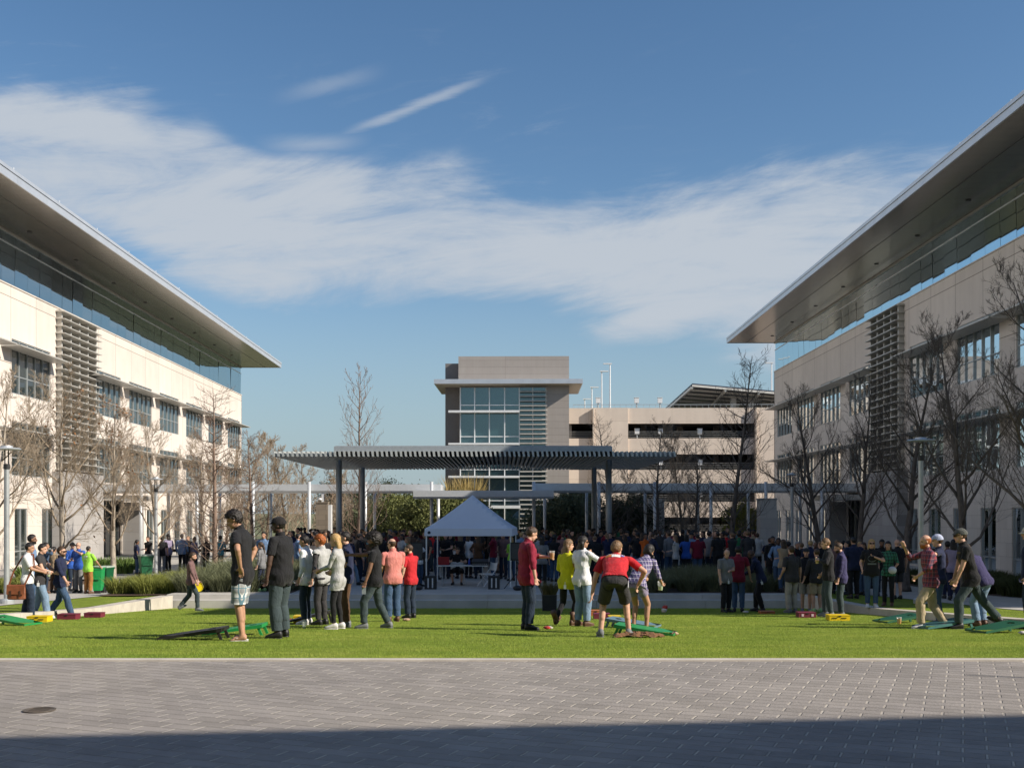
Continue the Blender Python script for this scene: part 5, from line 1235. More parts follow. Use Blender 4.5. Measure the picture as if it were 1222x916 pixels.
hp('beerjacket', 'tall man in black jacket and jeans raising a beer beside the blue shirt', lawn_at(991, 736), 80, 1.84, 1.0, feet=((-.1, 0, 0, 8), (.1, .1, 0, -8)), head=(12, -8), hands=((-.16, .26, 1.30), (.25, .16, .98)), poles=((-1, -.1, -.7), None), curl=(.95, .5), top=T('black', sleeve=1.88, loose=.026), bottom=T('greendenim', loose=.018, name='jeans'), shoes='grey', hair=dict(style='short', c='light'))
hp('purpleshirt', 'bearded man in violet blue shirt and grey jeans standing behind the yellow case', lawn_at(1004, 735.5), 76, 1.75, 1.06, head=(18, 0), belly=.02, hands=((-.28, .10, .86), (.28, .1, .86)), top=T('purple', sleeve=1.86, hem=-.12, loose=.024, amp=.007), bottom=T('greendenim', loose=.018, name='jeans', amp=.006), shoes='grey', hair=dict(style='short', c='brown'), beard=dict(c='brown'))
vz = lambda px, d: (X(px, d), d, mound(X(px, d), d, LX1 + .38))
hp('graphic', 'blonde woman in glasses and black graphic t-shirt standing on the low wall edge', (X(1040, 28.2), 28.2, wall_top(28.2)), 168, 1.72, 1.12, 'f', head=(0, 0), hands=((-.06, .22, 1.34), (.26, .20, 1.0)), poles=((-1, .1, -.7), None), top=T('black', sleeve=.75, hem=-.10, loose=.026), bottom=T('denim', loose=.01, name='jeans'), hair=dict(style='mid', c='blonde'), glasses=True, shoes='white', vox=.012)
hp('greenplaid', 'dark haired woman in green plaid top holding a white cap on the verge', vz(1060, 28.8), 150, 1.66, .98, 'f', hands=((-.2, .24, 1.06), (.2, .26, 1.08)), top=T('green plaid', sleeve=1.0, loose=.02), bottom=T('black', loose=.008), shoes='boot', hair=dict(style='mid', c='black'), skin='tan', vox=.012)
hp('baldblack', 'bald man in black seen from behind near the shaded wing path', (X(1071, 33), 33, side_z(33) + .02), 10, 1.76, 1.2, top=T('black', sleeve=.7, loose=.024), bottom=T('charcoal', len=.95, loose=.026, name='shorts'), vox=.013)
# throwers on the sunny side
hp('redplaid', 'bald man with long red beard in red plaid shirt and khakis about to throw', lawn_at(1107, 749.5), 84, 1.74, 1.05, feet=((-.10, .14, 0, 10), (.10, -.34, 0, -20)), pelvis=(0, -.06, .865), lean=6, head=(4, 4), hands=((-.24, .24, .98), (.14, .37, 1.48)), poles=((-1, -.6, -.2), (.5, .2, -1)), curl=(.9, .25), skin='fair', top=T('red plaid', sleeve=1.5, hem=-.10, loose=.022), bottom=T('khaki', loose=.018, flare=.012, amp=.006), shoes='white', hair=dict(style='ring', c='red'), beard=dict(c='red', len=.016), vox=.0095)
hp('bluecap', 'man in white and blue cap and dark t-shirt rubbing his neck behind the red plaid', lawn_at(1121, 746), 70, 1.72, 1.0, head=(6, 0), hands=((-.20, .16, 1.42), (.25, .12, .92)), poles=((-1, .3, -.1), None), top=T('navy', sleeve=.7, loose=.02), bottom=T('denim', loose=.016, name='jeans'), shoes='brown', hat=dict(name='white and blue cap cloth', col=(.42, .46, .60)), hair=dict(style='short', c='brown'))
hp('flatcap', 'man in grey flat cap, sunglasses and black t-shirt lunging forward in dark jeans', lawn_at(1153, 750), 80, 1.86, 1.0, feet=((-.10, .14, 0, 8), (.12, -.58, .05, -12, -28)), pelvis=(0, -.08, .865), lean=14, head=(-2, -6), hands=((-.17, .20, .82), (.31, .14, .80)), poles=((-1, -.5, 0), (1, -.8, 0)), curl=(.7, .6), skin='fair', top=T('black', sleeve=.68, hem=-.12, loose=.020), bottom=T('greendenim', loose=.016, flare=.010, name='jeans', amp=.007), shoes='black', hat=dict(name='grey tweed cap', col=(.10, .105, .095), kind='flat'), hair=dict(style='crop', c='brown'), glasses=True, vox=NEAR)
hp('violetback', 'man in violet t-shirt and pale jeans stooping behind the man in flat cap', lawn_at(1170, 747), 30, 1.70, 1.0, lean=36, pelvis=(0, -.08, .89), head=(10, 0), hands=((-.2, .42, .80), (.2, .42, .80)), top=T('purple', sleeve=.7, loose=.022), bottom=T('lightdenim', loose=.02, flare=.01, name='jeans'), shoes='brown', hair=dict(style='short', c='brown'))
hp('edge', 'person in navy jacket and pale hat cut off by the picture edge', lawn_at(1229, 750), 70, 1.80, 1.05, top=T('navy', sleeve=1.9, loose=.024), bottom=T('darkdenim', loose=.018), hat=dict(name='pale straw hat', col=(.6, .55, .42), kind='bucket'), hair=dict(style='crop', c='brown'), hands=((-.30, .10, .82), (.3, .05, .82)))
# by the sunlit wing
hp('satchel', 'man in white polo and dark jeans carrying a brown leather satchel', lawn_at(33, 739.3), -78, 1.68, 1.04, feet=((-.08, -.10, 0, 5), (.09, .10, 0, -6)), head=(8, 0), hands=((-.14, .38, 1.10), (.16, .36, 1.12)), curl=(.9, .9), skin='tan', top=T('white', sleeve=.85, hem=-.09, loose=.02), bottom=T('darkdenim', loose=.022, flare=.012, name='jeans', amp=.007), shoes='brown', hair=dict(style='short', c='black'))
hp('greysleeveless', 'man in dark grey t-shirt and light jeans with a beer beside the satchel', lawn_at(47, 737.5), -80, 1.70, 1.02, feet=((-.08, -.16, 0, 5), (.09, .20, 0, -6)), head=(10, 0), hands=((-.12, .40, 1.08), (.16, .36, 1.10)), curl=(.9, .9), skin='fair', top=T('charcoal', sleeve=.5, hem=-.12, loose=.018), bottom=T('lightdenim', loose=.02, flare=.012, name='jeans', amp=.007), shoes='white', hair=dict(style='short', c='black'), badge='R')
hp('tallbehind', 'tall dark haired man in blue standing behind the two men with satchel', (X(37, 27.2), 27.2, side_z(27.2)), -70, 1.80, 1.0, top=T('skyblue', sleeve=.8, loose=.02), bottom=T('denim', loose=.018), skin='brown', hair=dict(style='short', c='black'), beard=dict(c='black'), hands=((-.2, .3, 1.1), (.2, .3, 1.1)))
hp('navywalk', 'bearded man with sunglasses striding along in navy shirt and blue jeans', lawn_at(72, 737.3), -88, 1.67, 1.04, feet=((-.07, -.30, .03, 4, -20), (.08, .30, 0, -4, 8)), head=(2, -4), hands=((-.26, -.10, .86), (.28, .24, .92)), curl=(.5, .5), skin='fair', top=T('navy', sleeve=1.5, hem=-.12, loose=.022), bottom=T('denim', loose=.018, flare=.010, name='jeans', amp=.006), shoes='black', hair=dict(style='short', c='brown'), beard=dict(c='brown', len=.008), glasses=True, vox=.0095)
pz = lambda px, d: (X(px, d), d, side_z(d) + .016)
for key, lab, px, d, yaw, H_, w_, kw in (
    ('drinker', 'man in slate blue shirt and jeans drinking from a cup on the path', 54, 38.5, -70, 1.74, 1.05, dict(hands=((-.2, .2, 1.0), (.14, .22, 1.50)), poles=(None, (1, .2, -.4)), top=T('denim', sleeve=1.8), bottom=T('darkdenim'), shoes='brown', hair=dict(style='short', c='black'), skin='tan')),
    ('tancoat', 'woman in tan top and brown trousers beside the drinking man', 64, 38.8, -20, 1.60, .98, dict(sex='f', top=T('tan', sleeve=1.8, hem=-.2), bottom=T('brown'), hair=dict(style='bun', c='black'), skin='tan')),
    ('bluebald', 'bald man in royal blue t-shirt and grey trousers hand over mouth on the path', 94, 39.2, 160, 1.76, 1.15, dict(hands=((-.1, .22, 1.48), (.2, .28, 1.1)), poles=((-1, .3, -.4), None), top=T('blue', sleeve=.75), bottom=T('grey'), glasses=True)),
    ('bluecapman', 'man in blue shirt and dark cap half hidden behind the bald man', 86, 40.6, -120, 1.74, 1.05, dict(top=T('blue', sleeve=1.6), bottom=T('darkdenim'), hat=dict(name='dark cap cloth', col=(.03, .03, .032)), hands=((-.15, .3, 1.2), (.2, .3, 1.15)))),
    ('limetee', 'worker in lime green t-shirt and rust trousers pushing the green bin', 105, 38.2, -22, 1.62, 1.12, dict(hands=((-.26, .14, .9), (.30, .32, 1.02)), top=T('lime', sleeve=.8, loose=.024), bottom=T('rust', loose=.024), shoes='brown', hair=dict(style='crop', c='black'), skin='tan')),
    ('navywoman', 'woman in navy t-shirt and jeans standing by the dark green bin', 163, 51, -60, 1.60, 1.12, dict(sex='f', top=T('navy', sleeve=.8), bottom=T('denim'), hair=dict(style='tail', c='black'), skin='brown')),
    ('armscrossed', 'man in black t-shirt with arms folded behind the dark green bin', 177, 52.5, 150, 1.72, 1.1, dict(hands=((.1, .2, 1.18), (-.1, .22, 1.16)), top=T('black', sleeve=.7), bottom=T('darkdenim'), hair=dict(style='short', c='brown'))),
    ('blackpolo', 'man in black polo and grey jeans turned away next to the white shirt', 193, 53, 10, 1.72, 1.1, dict(top=T('black', sleeve=.8), bottom=T('grey'), hair=dict(style='short', c='black'))),
    ('longhairman', 'long haired man in white shirt and black trousers by the lamp post', 201, 54, 60, 1.80, 1.08, dict(top=T('mauve', sleeve=.9, hem=-.14), bottom=T('black'), hair=dict(style='mid', c='black'))),
    ('chambray', 'man in pale blue shirt and black trousers facing the sunlit wing', 217, 54, -10, 1.80, 1.2, dict(top=T('skyblue', sleeve=1.85), bottom=T('black'), hair=dict(style='short', c='black'), skin='dark')),
    ('palejacket', 'small figure with pink face and dark jacket behind the pale blue shirt', 225, 56, 150, 1.68, 1.0, dict(top=T('charcoal', sleeve=1.85), bottom=T('black'), hair=dict(style='crop', c='light'))),
    ('plaidwoman', 'brown haired woman in dark plaid shirt beyond the man with yellow plate', 232, 54.5, -30, 1.66, 1.0, dict(sex='f', top=T('blue plaid', sleeve=1.7), bottom=T('darkdenim'), hair=dict(style='mid', c='light'))),
    ('lanyard', 'woman in black with lanyard holding out a hand beside the reddish cypress', 246, 53.5, 160, 1.68, 1.05, dict(sex='f', hands=((-.2, .2, 1.0), (.3, .35, 1.2)), top=T('black', sleeve=1.7, hem=-.2), bottom=T('black'), hair=dict(style='mid', c='blonde'))),
    ('tealvest', 'person in teal top and plum trousers just past the reddish cypress', 263, 53.5, 40, 1.74, 1.0, dict(top=T('teal', sleeve=.9), bottom=T('plum'), hair=dict(style='bun', c='black'), skin='tan'))):
    kw.setdefault('vox', .015); kw.setdefault('fingers', False)
    hp(key, lab, pz(px, d), yaw, H_, w_, **kw)
hp('plateman', 'man in plum sweater and jeans walking with a bright yellow plate', lawn_at(229, 728.6), -84, 1.70, .98, feet=((-.07, -.36, .05, 4, -30), (.08, .18, 0, -4)), pelvis=(0, -.03, .885), head=(14, 0), hands=((-.24, .14, .86), (.26, .20, .82)), poles=((-1, -.8, 0), (1, -.8, 0)), curl=(.9, .7), top=T('plum', sleeve=1.9, loose=.018), bottom=T('greendenim', loose=.014, name='jeans'), shoes='grey', hair=dict(style='short', c='brown'), beard=dict(c='brown'), vox=.011)
hp('hoodie', 'young person in grey blue hooded top and navy trousers on the step edge', on(311, 36.4), 74, 1.60, .92, feet=((-.09, .02, 0, 5), (.09, -.12, 0, -8)), head=(8, 0), top=T('grey', sleeve=1.8, loose=.024), bottom=T('navy', loose=.01), shoes='neon', hair=dict(style='tail', c='brown'), vox=.012)
hp('backpack', 'man in blue polo with dark backpack straps facing the sunlit bed', on(315, 40.5), 170, 1.86, 1.12, top=T('skyblue', sleeve=.8), bottom=T('darkdenim'), hair=dict(style='short', c='black'), skin='tan', vox=.013)
hp('dj', 'person in black t-shirt seated behind the folding table under the white tent', on(546.5, 40.0, TZ), 176, 1.74, 1.12, feet=((-.16, .32, 0, 12), (.15, .30, 0, -12)), pelvis=(0, -.02, .54), lean=10, head=(24, 10), hands=((-.2, .42, .86), (.2, .42, .86)), knees=((-.3, 1, .6), (.3, 1, .6)), top=T('black', sleeve=.75, loose=.022), bottom=T('charcoal', len=.95, name='shorts'), shoes='black', hair=dict(style='crop', c='brown'), badge=None, vox=.012)
# ---------------------------------------------------------------- lamps
def lamp(px, d, z, H, label, rad=.385, x=None):
    r = thing('street_lamp', label, 'street lamp', (X(px, d) if x is None else x, d, z), 0, 'disc topped lamp posts')
    b = MB(); b.lathe([(.20, 0), (.20, .10), (.17, .14), (.075, .16), (.07, H - .62), (0, H - .62)], 18); b.build('post', mat('lamp post metal', (.42, .44, .45), .4, .4), r, smooth=False)
    b = MB(); b.lathe([(.085, H - .64), (.085, H - .50), (0, H - .49)], 14)
    for s in (-1, 1): b.tube([(s * .05, 0, H - .52), (s * .05, 0, H - .12)], .018, 8)
    b.build('bracket', BLACK, r)
    b = MB(); b.lathe([(0, H - .125), (rad * .97, H - .105), (rad, H - .09), (rad * .9, H - .06), (rad * .42, H - .04), (rad * .40, H), (0, H + .012)], 32); b.build('lamp_head', mat('lamp head metal', (.50, .52, .53), .4, .4), r, smooth=False)
    return r
lamp(8, 30, .0, 4.35, 'grey disc topped lamp post beside the man with the satchel')
lamp(186, 47, -.25, 4.3, 'grey disc topped lamp post in the bed of bright green shrubs', .30)
lamp(1099, 30, .02, 4.56, 'grey disc topped lamp post behind the bald man in red plaid')
lamp(945, 50, -.40, 4.75, 'grey disc topped lamp post by the grey stone pylon', .24)
lamp(655, 80, -.4, 3.75, 'slim dark lamp post in front of the grey green trees by the tower', .26)
r = thing('flag_pole', 'slim tapering pole outside the view whose shadow crosses the pavers', 'pole', (11.0, 8.7, .87)); b = MB(); b.tube([(0, 0, 0), (0, 0, 4.2)], [.10, .015], 10); b.build('pole', WHITE, r); b = MB(); b.lathe([(.2, 0), (.2, .04), (.12, .06)], 14); b.build('base', WHITE, r)
# ---------------------------------------------------------------- wheeled bins
def bin_(px, d, z, s, m, label, rz=0):
    r = thing('wheeled_bin', label, 'bin', (X(px, d), d, z), rz, None); r.scale = (s, s, s)
    b = MB(); P_ = []
    for h, w, dd in ((.12, .23, .25), (.9, .29, .33), (.93, .31, .35), (.99, .31, .35)): P_.append((h, w, dd))
    for (h0, w0, d0), (h1, w1, d1) in zip(P_, P_[1:]):
        A = [(-w0, -d0, h0), (w0, -d0, h0), (w0, d0, h0), (-w0, d0, h0)]; B2 = [(-w1, -d1, h1), (w1, -d1, h1), (w1, d1, h1), (-w1, d1, h1)]
        b.add(A + B2, [(0, 1, 5, 4), (1, 2, 6, 5), (2, 3, 7, 6), (3, 0, 4, 7)])
    b.box(-.23, .23, -.25, .25, .115, .125); b.box(-.24, .24, -.352, -.338, .55, .62); b.build('body', m, r, fix=True)
    b = MB(); b.box(-.33, .33, -.37, .37, .99, 1.02); b.box(-.30, .30, -.33, .33, 1.02, 1.045); b.build('lid', mat('bin lid', (.36, .42, .36), .5), r)
    b = MB(); b.tube([(-.28, .37, .95), (-.28, .43, .95), (.28, .43, .95), (.28, .37, .95)], .018, 8); b.build('handle', BLACK, r)
    for s_ in (-1, 1): b = MB(); b.tube([(s_ * .23, .24, .12), (s_ * .30, .24, .12)], .12, 16); b.build('wheel', BLACK, r)
    b = MB(); b.box(-.2, .2, -.24, -.18, 0, .12); b.build('foot', BLACK, r)
    return r
GB = mat('bright green plastic', (.01, .30, .075), .4); GD = mat('dark green plastic', (.008, .09, .035), .45)
z_ = side_z(38.6) + .014
bin_(117.5, 38.7, z_, .92, GB, 'bright green wheeled bin being pushed by the worker in lime', R(8)).scale.x = .56
bin_(126.5, 39.6, side_z(39.6) + .014, .92, GD, 'dark green wheeled bin close behind the bright green one', R(-6)).scale.x = .56
bin_(174, 49.5, side_z(50) + .012, .98, GD, 'dark green wheeled bin in the middle of the talking group', R(30)).scale.x = .95
# ---------------------------------------------------------------- pop-up tent
TD = 38.6; tx0, tx1 = X(506.5, TD), X(611, TD); TW_ = tx1 - tx0; tcx = (tx0 + tx1) / 2
tent = thing('tent', 'white pop-up tent with peaked roof on the terrace', 'tent', (tcx, TD, TZ), R(-4))
h = TW_ / 2; e, val = 1.94, .26
TENT = mat('white tent fabric', (.80, .85, .95), .7, var=.03, scale=1.2)
nt = TENT.node_tree; tr_ = N(nt, 'ShaderNodeBsdfTranslucent'); tr_.inputs[0].default_value = (.82, .87, .97, 1); ms_ = N(nt, 'ShaderNodeMixShader'); ms_.inputs[0].default_value = .35
nt.links.new(nt.nodes['Principled BSDF'].outputs[0], ms_.inputs[1]); nt.links.new(tr_.outputs[0], ms_.inputs[2]); nt.links.new(ms_.outputs[0], nt.nodes['Material Output'].inputs[0])
b = MB(); n = 12
def roofz(u, v):    # sagging four-sided peak
    m_ = max(abs(u), abs(v)); return e + .12 + (1.22) * (1 - m_) ** 1.12 - .0 * m_
vs_ = []
G = 16
for j in range(G + 1):
    for i in range(G + 1): u, v = -1 + 2 * i / G, -1 + 2 * j / G; vs_.append((u * h, v * h + h, roofz(u, v)))
fs_ = [(j * (G + 1) + i, j * (G + 1) + i + 1, (j + 1) * (G + 1) + i + 1, (j + 1) * (G + 1) + i) for j in range(G) for i in range(G)]
b.add(vs_, fs_); b.build('roof', TENT, tent)
b = MB()
for q, p in (((-h, 0), (h, 0)), ((h, 0), (h, 2 * h)), ((h, 2 * h), (-h, 2 * h)), ((-h, 2 * h), (-h, 0))):
    k = 14
    for i in range(k):
        a, c = i / k, (i + 1) / k; wv_a, wv_c = .004 * math.sin(a * 14), .004 * math.sin(c * 14)
        xa, ya, xc, yc = lerp(q[0], p[0], a), lerp(q[1], p[1], a), lerp(q[0], p[0], c), lerp(q[1], p[1], c)
        b.quad((xa, ya, e + .12), (xc, yc, e + .12), (xc * 1.012 + wv_c, (yc - h) * 1.012 + h - wv_c, e - val + .12), (xa * 1.012 + wv_a, (ya - h) * 1.012 + h - wv_a, e - val + .12))
vo = b.build('valance', TENT, tent)
mk = MB(); mk.lathe([(0, -.003), (.055, -.003), (.055, .003), (0, .003)], 16); 
mo = mk.build('emblem', mat('emblem ink', (.03, .04, .07), .6), tent); mo.rotation_euler = (R(90), 0, 0); mo.location = (-h + .16, -.045, e - .02)
for sx, sy in ((-1, 0), (1, 0), (-1, 1), (1, 1)):
    b = MB(); x_, y_ = sx * (h - .05), .05 + sy * (2 * h - .1); b.box(x_ - .022, x_ + .022, y_ - .022, y_ + .022, 0, e + .1); b.box(x_ - .032, x_ + .032, y_ - .032, y_ + .032, .9, 1.0); b.box(x_ - .06, x_ + .06, y_ - .06, y_ + .06, 0, .012); b.build('leg', WHITE, tent)
b = MB()
for (xa, ya), (xc, yc) in ((((-h + .05), .05), (h - .05, .05)), ((-h + .05, 2 * h - .05), (h - .05, 2 * h - .05))):
    for s in range(4):
        u0, u1 = lerp(xa, xc, s / 4), lerp(xa, xc, (s + 1) / 4); z0, z1 = (e - .10, e + .08) if s % 2 == 0 else (e + .08, e - .10)
        b.beam((u0, ya, z0), (u1, ya, z1), .02, .03); b.beam((u0, ya + .03, z1), (u1, ya + .03, z0), .02, .03)
b.build('truss', WHITE, tent)
# table with gear
td = 39.2; tb = thing('folding_table', 'grey topped folding table with audio gear under the tent', 'table', (X(552, td), td, TZ), 0)
tw = X(583, td) - X(522, td)
b = MB(); b.box(-tw / 2, tw / 2, -.36, .36, .71, .745); b.build('tabletop', mat('table plastic', (.50, .50, .49), .6), tb)
for s in (-1, 1):
    b = MB(); x_ = s * (tw / 2 - .2)
    for y_ in (-.3, .3): b.tube([(x_, y_, 0), (x_, y_, .71)], .014, 8)
    b.tube([(x_, -.3, .03), (x_, .3, .03)], .012, 8); b.tube([(x_, -.3, .5), (x_, .3, .5)], .012, 8); b.build('leg', GREYM, tb)
def at_t(px): return X(px, td)
r = thing('laptop', 'open laptop with a red lid on the folding table', 'laptop', (at_t(529.5), td, TZ + .747)); b = MB(); b.box(-.2, .2, -.02, .24, 0, .018); b.build('base', BLACK, r); b = MB(); b.obox((0, -.05, .15), (.205, 0, 0), (0, .008, 0), (0, -.02, .145)); b.build('lid', mat('red lid', (.30, .02, .025), .35), r)
r = thing('sound_mixer', 'black mixing console at the end of the folding table', 'mixer', (at_t(573), td, TZ + .747)); b = MB(); b.box(-.30, .30, -.26, .22, 0, .10); b.obox((0, .0, .14), (.30, 0, 0), (0, .24, .04), (0, -.005, .03)); b.build('body', BLACK, r); b = MB()
for i in range(8): b.box(-.26 + i * .07, -.235 + i * .07, -.268, -.261, .03, .06)
b.build('knob', mat('knob grey', (.35, .35, .36), .5), r)
r = thing('drink_bottle', 'blue drink bottle standing on the folding table', 'bottle', (at_t(560), td, TZ + .747)); b = MB(); b.lathe([(.035, 0), (.037, .14), (.02, .19), (.015, .22)], 12); b.build('body', mat('blue bottle', (.02, .06, .4), .3), r); b = MB(); b.lathe([(.018, .22), (.018, .25)], 10); b.build('lid', WHITE, r)
def chair(px, d, rz, label):
    r = thing('folding_chair', label, 'chair', (X(px, d), d, TZ), rz); b = MB(); b.box(-.22, .22, -.2, .2, .43, .46); b.build('seat', WHITE, r); b = MB(); b.obox((0, .27, .70), (.21, 0, 0), (0, .012, .0), (0, .03, .13)); b.build('backrest', WHITE, r)
    for s in (-1, 1): b = MB(); b.tube([(s * .23, -.26, 0), (s * .23, .24, .60), (s * .22, .30, .86)], .014, 8); b.build('leg', WHITE, r); b = MB(); b.tube([(s * .20, .26, 0), (s * .20, -.16, .45)], .014, 8); b.build('leg', WHITE, r)
chair(581, 38.9, R(-60), 'empty white folding chair at the end of the table'); chair(546.5, 40.15, R(176), 'white folding chair the person in black is sitting on')
def pa_case(px, d, label):
    r = thing('speaker_case', label, 'speaker', (X(px, d), d, TZ), 0); b = MB(); b.box(-.2, .2, -.2, .2, 0, .45); b.build('body', BLACK, r); 
    for s in (-.075, .075): b = MB(); b.box(s - .022, s + .022, -.208, -.201, .05, .38); b.build('light_strip', mat('silver strip', (.55, .56, .58), .4), r)
pa_case(514, 37.6, 'black speaker case with two pale strips at the tent leg near the red t-shirt'); pa_case(589.5, 37.6, 'black speaker case with two pale strips under the white folding chair')
def pa_speaker(px, d, label):
    r = thing('speaker_stand', 'tripod stand carrying ' + label, 'speaker stand', (X(px, d), d, TZ)); b = MB(); b.tube([(0, 0, .1), (0, 0, 1.0)], .02, 8); b.build('pole', BLACK, r)
    for k in range(3): a = k * 2.094 + .5; b = MB(); b.tube([(0, 0, .55), (.48 * math.cos(a), .48 * math.sin(a), .02)], .015, 6); b.build('leg', BLACK, r)
    s = thing('loudspeaker', 'black loudspeaker on ' + label.replace('a black loudspeaker', 'the tripod'), 'speaker', (X(px, d), d, TZ + 1.0)); b = MB(); b.add([(-.2, -.18, 0), (.2, -.18, 0), (.14, .16, 0), (-.14, .16, 0), (-.2, -.18, .62), (.2, -.18, .62), (.14, .16, .60), (-.14, .16, .60)], [(0, 3, 2, 1), (4, 5, 6, 7), (0, 1, 5, 4), (1, 2, 6, 5), (2, 3, 7, 6), (3, 0, 4, 7)]); b.build('cabinet', BLACK, s); b = MB(); b.box(-.17, .17, -.188, -.181, .05, .57); b.build('grille', DARKM, s)
    w = thing('sandbag', 'black sandbag weighing down ' + label.replace('a black loudspeaker', 'the tripod'), 'sandbag', (X(px, d) + .05, d - .35, TZ)); b = MB(); b.ell((0, 0, .08), (.17, .11, .09), 12, 8); b.build('bag', BLACK, w, smooth=True)
pa_speaker(498, 37.4, 'a black loudspeaker beside the man in red'); pa_speaker(616, 37.2, 'a black loudspeaker behind the maroon shirt')
# planter with a dry shrub
PX, PD = 655.5, 31.5
r = thing('planter_box', 'black square planter standing on the lawn near the yellow cardigan', 'planter', (X(PX, PD), PD, lawn_z(PD))); b = MB()
w = .2; b.add([(-w, -w, 0), (w, -w, 0), (w, w, 0), (-w, w, 0), (-w * 1.05, -w * 1.05, .46), (w * 1.05, -w * 1.05, .46), (w * 1.05, w * 1.05, .46), (-w * 1.05, w * 1.05, .46)], [(0, 3, 2, 1), (0, 1, 5, 4), (1, 2, 6, 5), (2, 3, 7, 6), (3, 0, 4, 7)])
b.box(-w, w, -w, w, .42, .43); b.build('box', BLACK, r); b = MB(); b.box(-w * 1.1, w * 1.1, -w * 1.1, -w * .95, .455, .475); b.box(-w * 1.1, w * 1.1, w * .95, w * 1.1, .455, .475); b.box(-w * 1.1, -w * .95, -w * .95, w * .95, .455, .475); b.box(w * .95, w * 1.1, -w * .95, w * .95, .455, .475); b.build('rim', DARKM, r)
V, Fq = tuft_mesh('dry', 500, .3, .45, .015, REED, 99, .7); o = np_mesh('shrub', V, Fq, leaf_mat('olive dry leaf', (.12, .10, .04), (.2, .17, .07), 4)); o.location = (X(PX, PD), PD, lawn_z(PD) + .43); tag(o, 'olive brown shrub growing in the black planter', 'shrub')
# ---------------------------------------------------------------- bag toss boards, cases, bags, cups
PAINT = {k: mat(k + ' board paint', c, .45, var=.1, scale=3) for k, c in dict(black=(.02, .018, .018), green=(.015, .24, .06), darkgreen=(.012, .085, .04), teal=(.05, .15, .145), blue=(.12, .20, .25)).items()}
def board(low, high, m, label, zlift=.19, wid=.5):
    """low, high: lawn points (px, py) of the low and the raised end's foot"""
    A, B2 = Vector(lawn_at(*low)), Vector(lawn_at(*high)); dv = (B2 - A); dv.z = 0; L = .95; dv.normalize(); B2 = A + dv * L; B2.z = lawn_z(B2.y)
    r = thing('bag_toss_board', label, 'cornhole board', A); r.rotation_euler.z = math.atan2(dv.y, dv.x)
    z1 = B2.z - A.z + zlift; z0 = .05
    def P_(u, v, o=0): return (u * L, v, lerp(z0, z1, u) + o)
    b = MB(); hole = [(.80 + .0625 * math.cos(2 * math.pi * k / 16), .076 * math.sin(2 * math.pi * k / 16)) for k in range(16)]
    rect = [(1, 0), (1, .24), (.8, .24), (0, .24), (0, 0), (0, -.24), (.8, -.24), (1, -.24)]
    out_ = []
    for k in range(16):
        a = 2 * math.pi * k / 16; c_, s_ = math.cos(a), math.sin(a); t_ = min([((1 - .8) / c_) if c_ > 1e-6 else 9, ((0 - .8) / c_) if c_ < -1e-6 else 9, (.24 / abs(s_)) if abs(s_) > 1e-6 else 9]); out_.append((.8 + t_ * c_, t_ * s_))
    for k in range(16):
        k2 = (k + 1) % 16
        b.quad(P_(*hole[k]), P_(*hole[k2]), P_(*out_[k2]), P_(*out_[k]))
    for v in (-.24, .24): b.add([P_(0, v, -.0), P_(1, v), P_(1, v, -.055), P_(0, v, -.035), P_(0, v * .93), P_(1, v * .93, -.002), P_(1, v * .93, -.055), P_(0, v * .93, -.035)], [(0, 1, 2, 3), (4, 7, 6, 5), (3, 2, 6, 7), (1, 5, 6, 2)])
    b.quad(P_(1, -.24), P_(1, .24), P_(1, .24, -.055), P_(1, -.24, -.055)); b.quad(P_(0, -.24), P_(0, .24), P_(0, .24, -.035), P_(0, -.24, -.035)); b.build('deck', m, r, fix=False)
    for v in (-.2, .2): l_ = MB(); l_.beam((L * .93, v, z1 - .04), (L * 1.0, v, B2.z - A.z), .035, .04); l_.build('leg', m, r)
    return r
board((193, 762.5), (262, 762.5), PAINT['black'], 'black bag toss board tilted on short legs by the plaid shorts')
board((246, 757), (312, 757), PAINT['green'], 'green bag toss board behind the legs of the two near men')
board((338, 744), (376, 744), PAINT['black'], 'small black bag toss board behind the broad man', .28)
board((806, 758), (737, 757), PAINT['green'], 'green bag toss board under the bending man in red')
board((785, 749), (730, 748), PAINT['blue'], 'pale blue bag toss board just behind the green one')
board((1050, 743), (1100, 742.2), PAINT['darkgreen'], 'dark green bag toss board beside the low wall and the red plaid man')
board((1098, 750), (1165, 749.2), PAINT['teal'], 'teal bag toss board between the red plaid man and the flat cap')
board((1164, 755), (1235, 753.5), PAINT['darkgreen'], 'green bag toss board behind the trailing foot of the flat cap man')
board((40, 746), (-20, 745), PAINT['green'], 'green bag toss board cut off by the picture edge below the satchel')
YC = mat('yellow case paint', (.72, .50, .01), .45); MC = mat('maroon case paint', (.16, .02, .04), .5); OC = mat('orange case paint', (.42, .13, .04), .5); INK = mat('dark print', (.05, .03, .02), .7); CASH = mat('pale print', (.6, .45, .48), .7)
def case(pa, pb, py, m, label, hgt=.11, ink=None, rz=0., marks=()):
    c_ = lawn_at((pa + pb) / 2, py); w = (pb - pa) / F * c_[1]
    r = thing('bag_case', label, 'case', c_, rz); b = MB(); b.box(-w / 2, w / 2, 0, .30, .0, hgt); b.build('box', m, r); b = MB(); b.box(-w / 2 - .006, w / 2 + .006, -.006, .306, hgt, hgt + .014); b.build('lid', m, r)
    if ink:
        b = MB()
        for u0, u1, v0, v1 in marks: b.box(lerp(-w / 2, w / 2, u0), lerp(-w / 2, w / 2, u1), -.0095, -.0065 + .0065, hgt * v0, hgt * v1)
        b.build('marking', ink, r)
    b = MB(); b.box(-.03, .03, -.012, -.0, hgt * .8, hgt * 1.02); b.build('latch', BLACK, r)
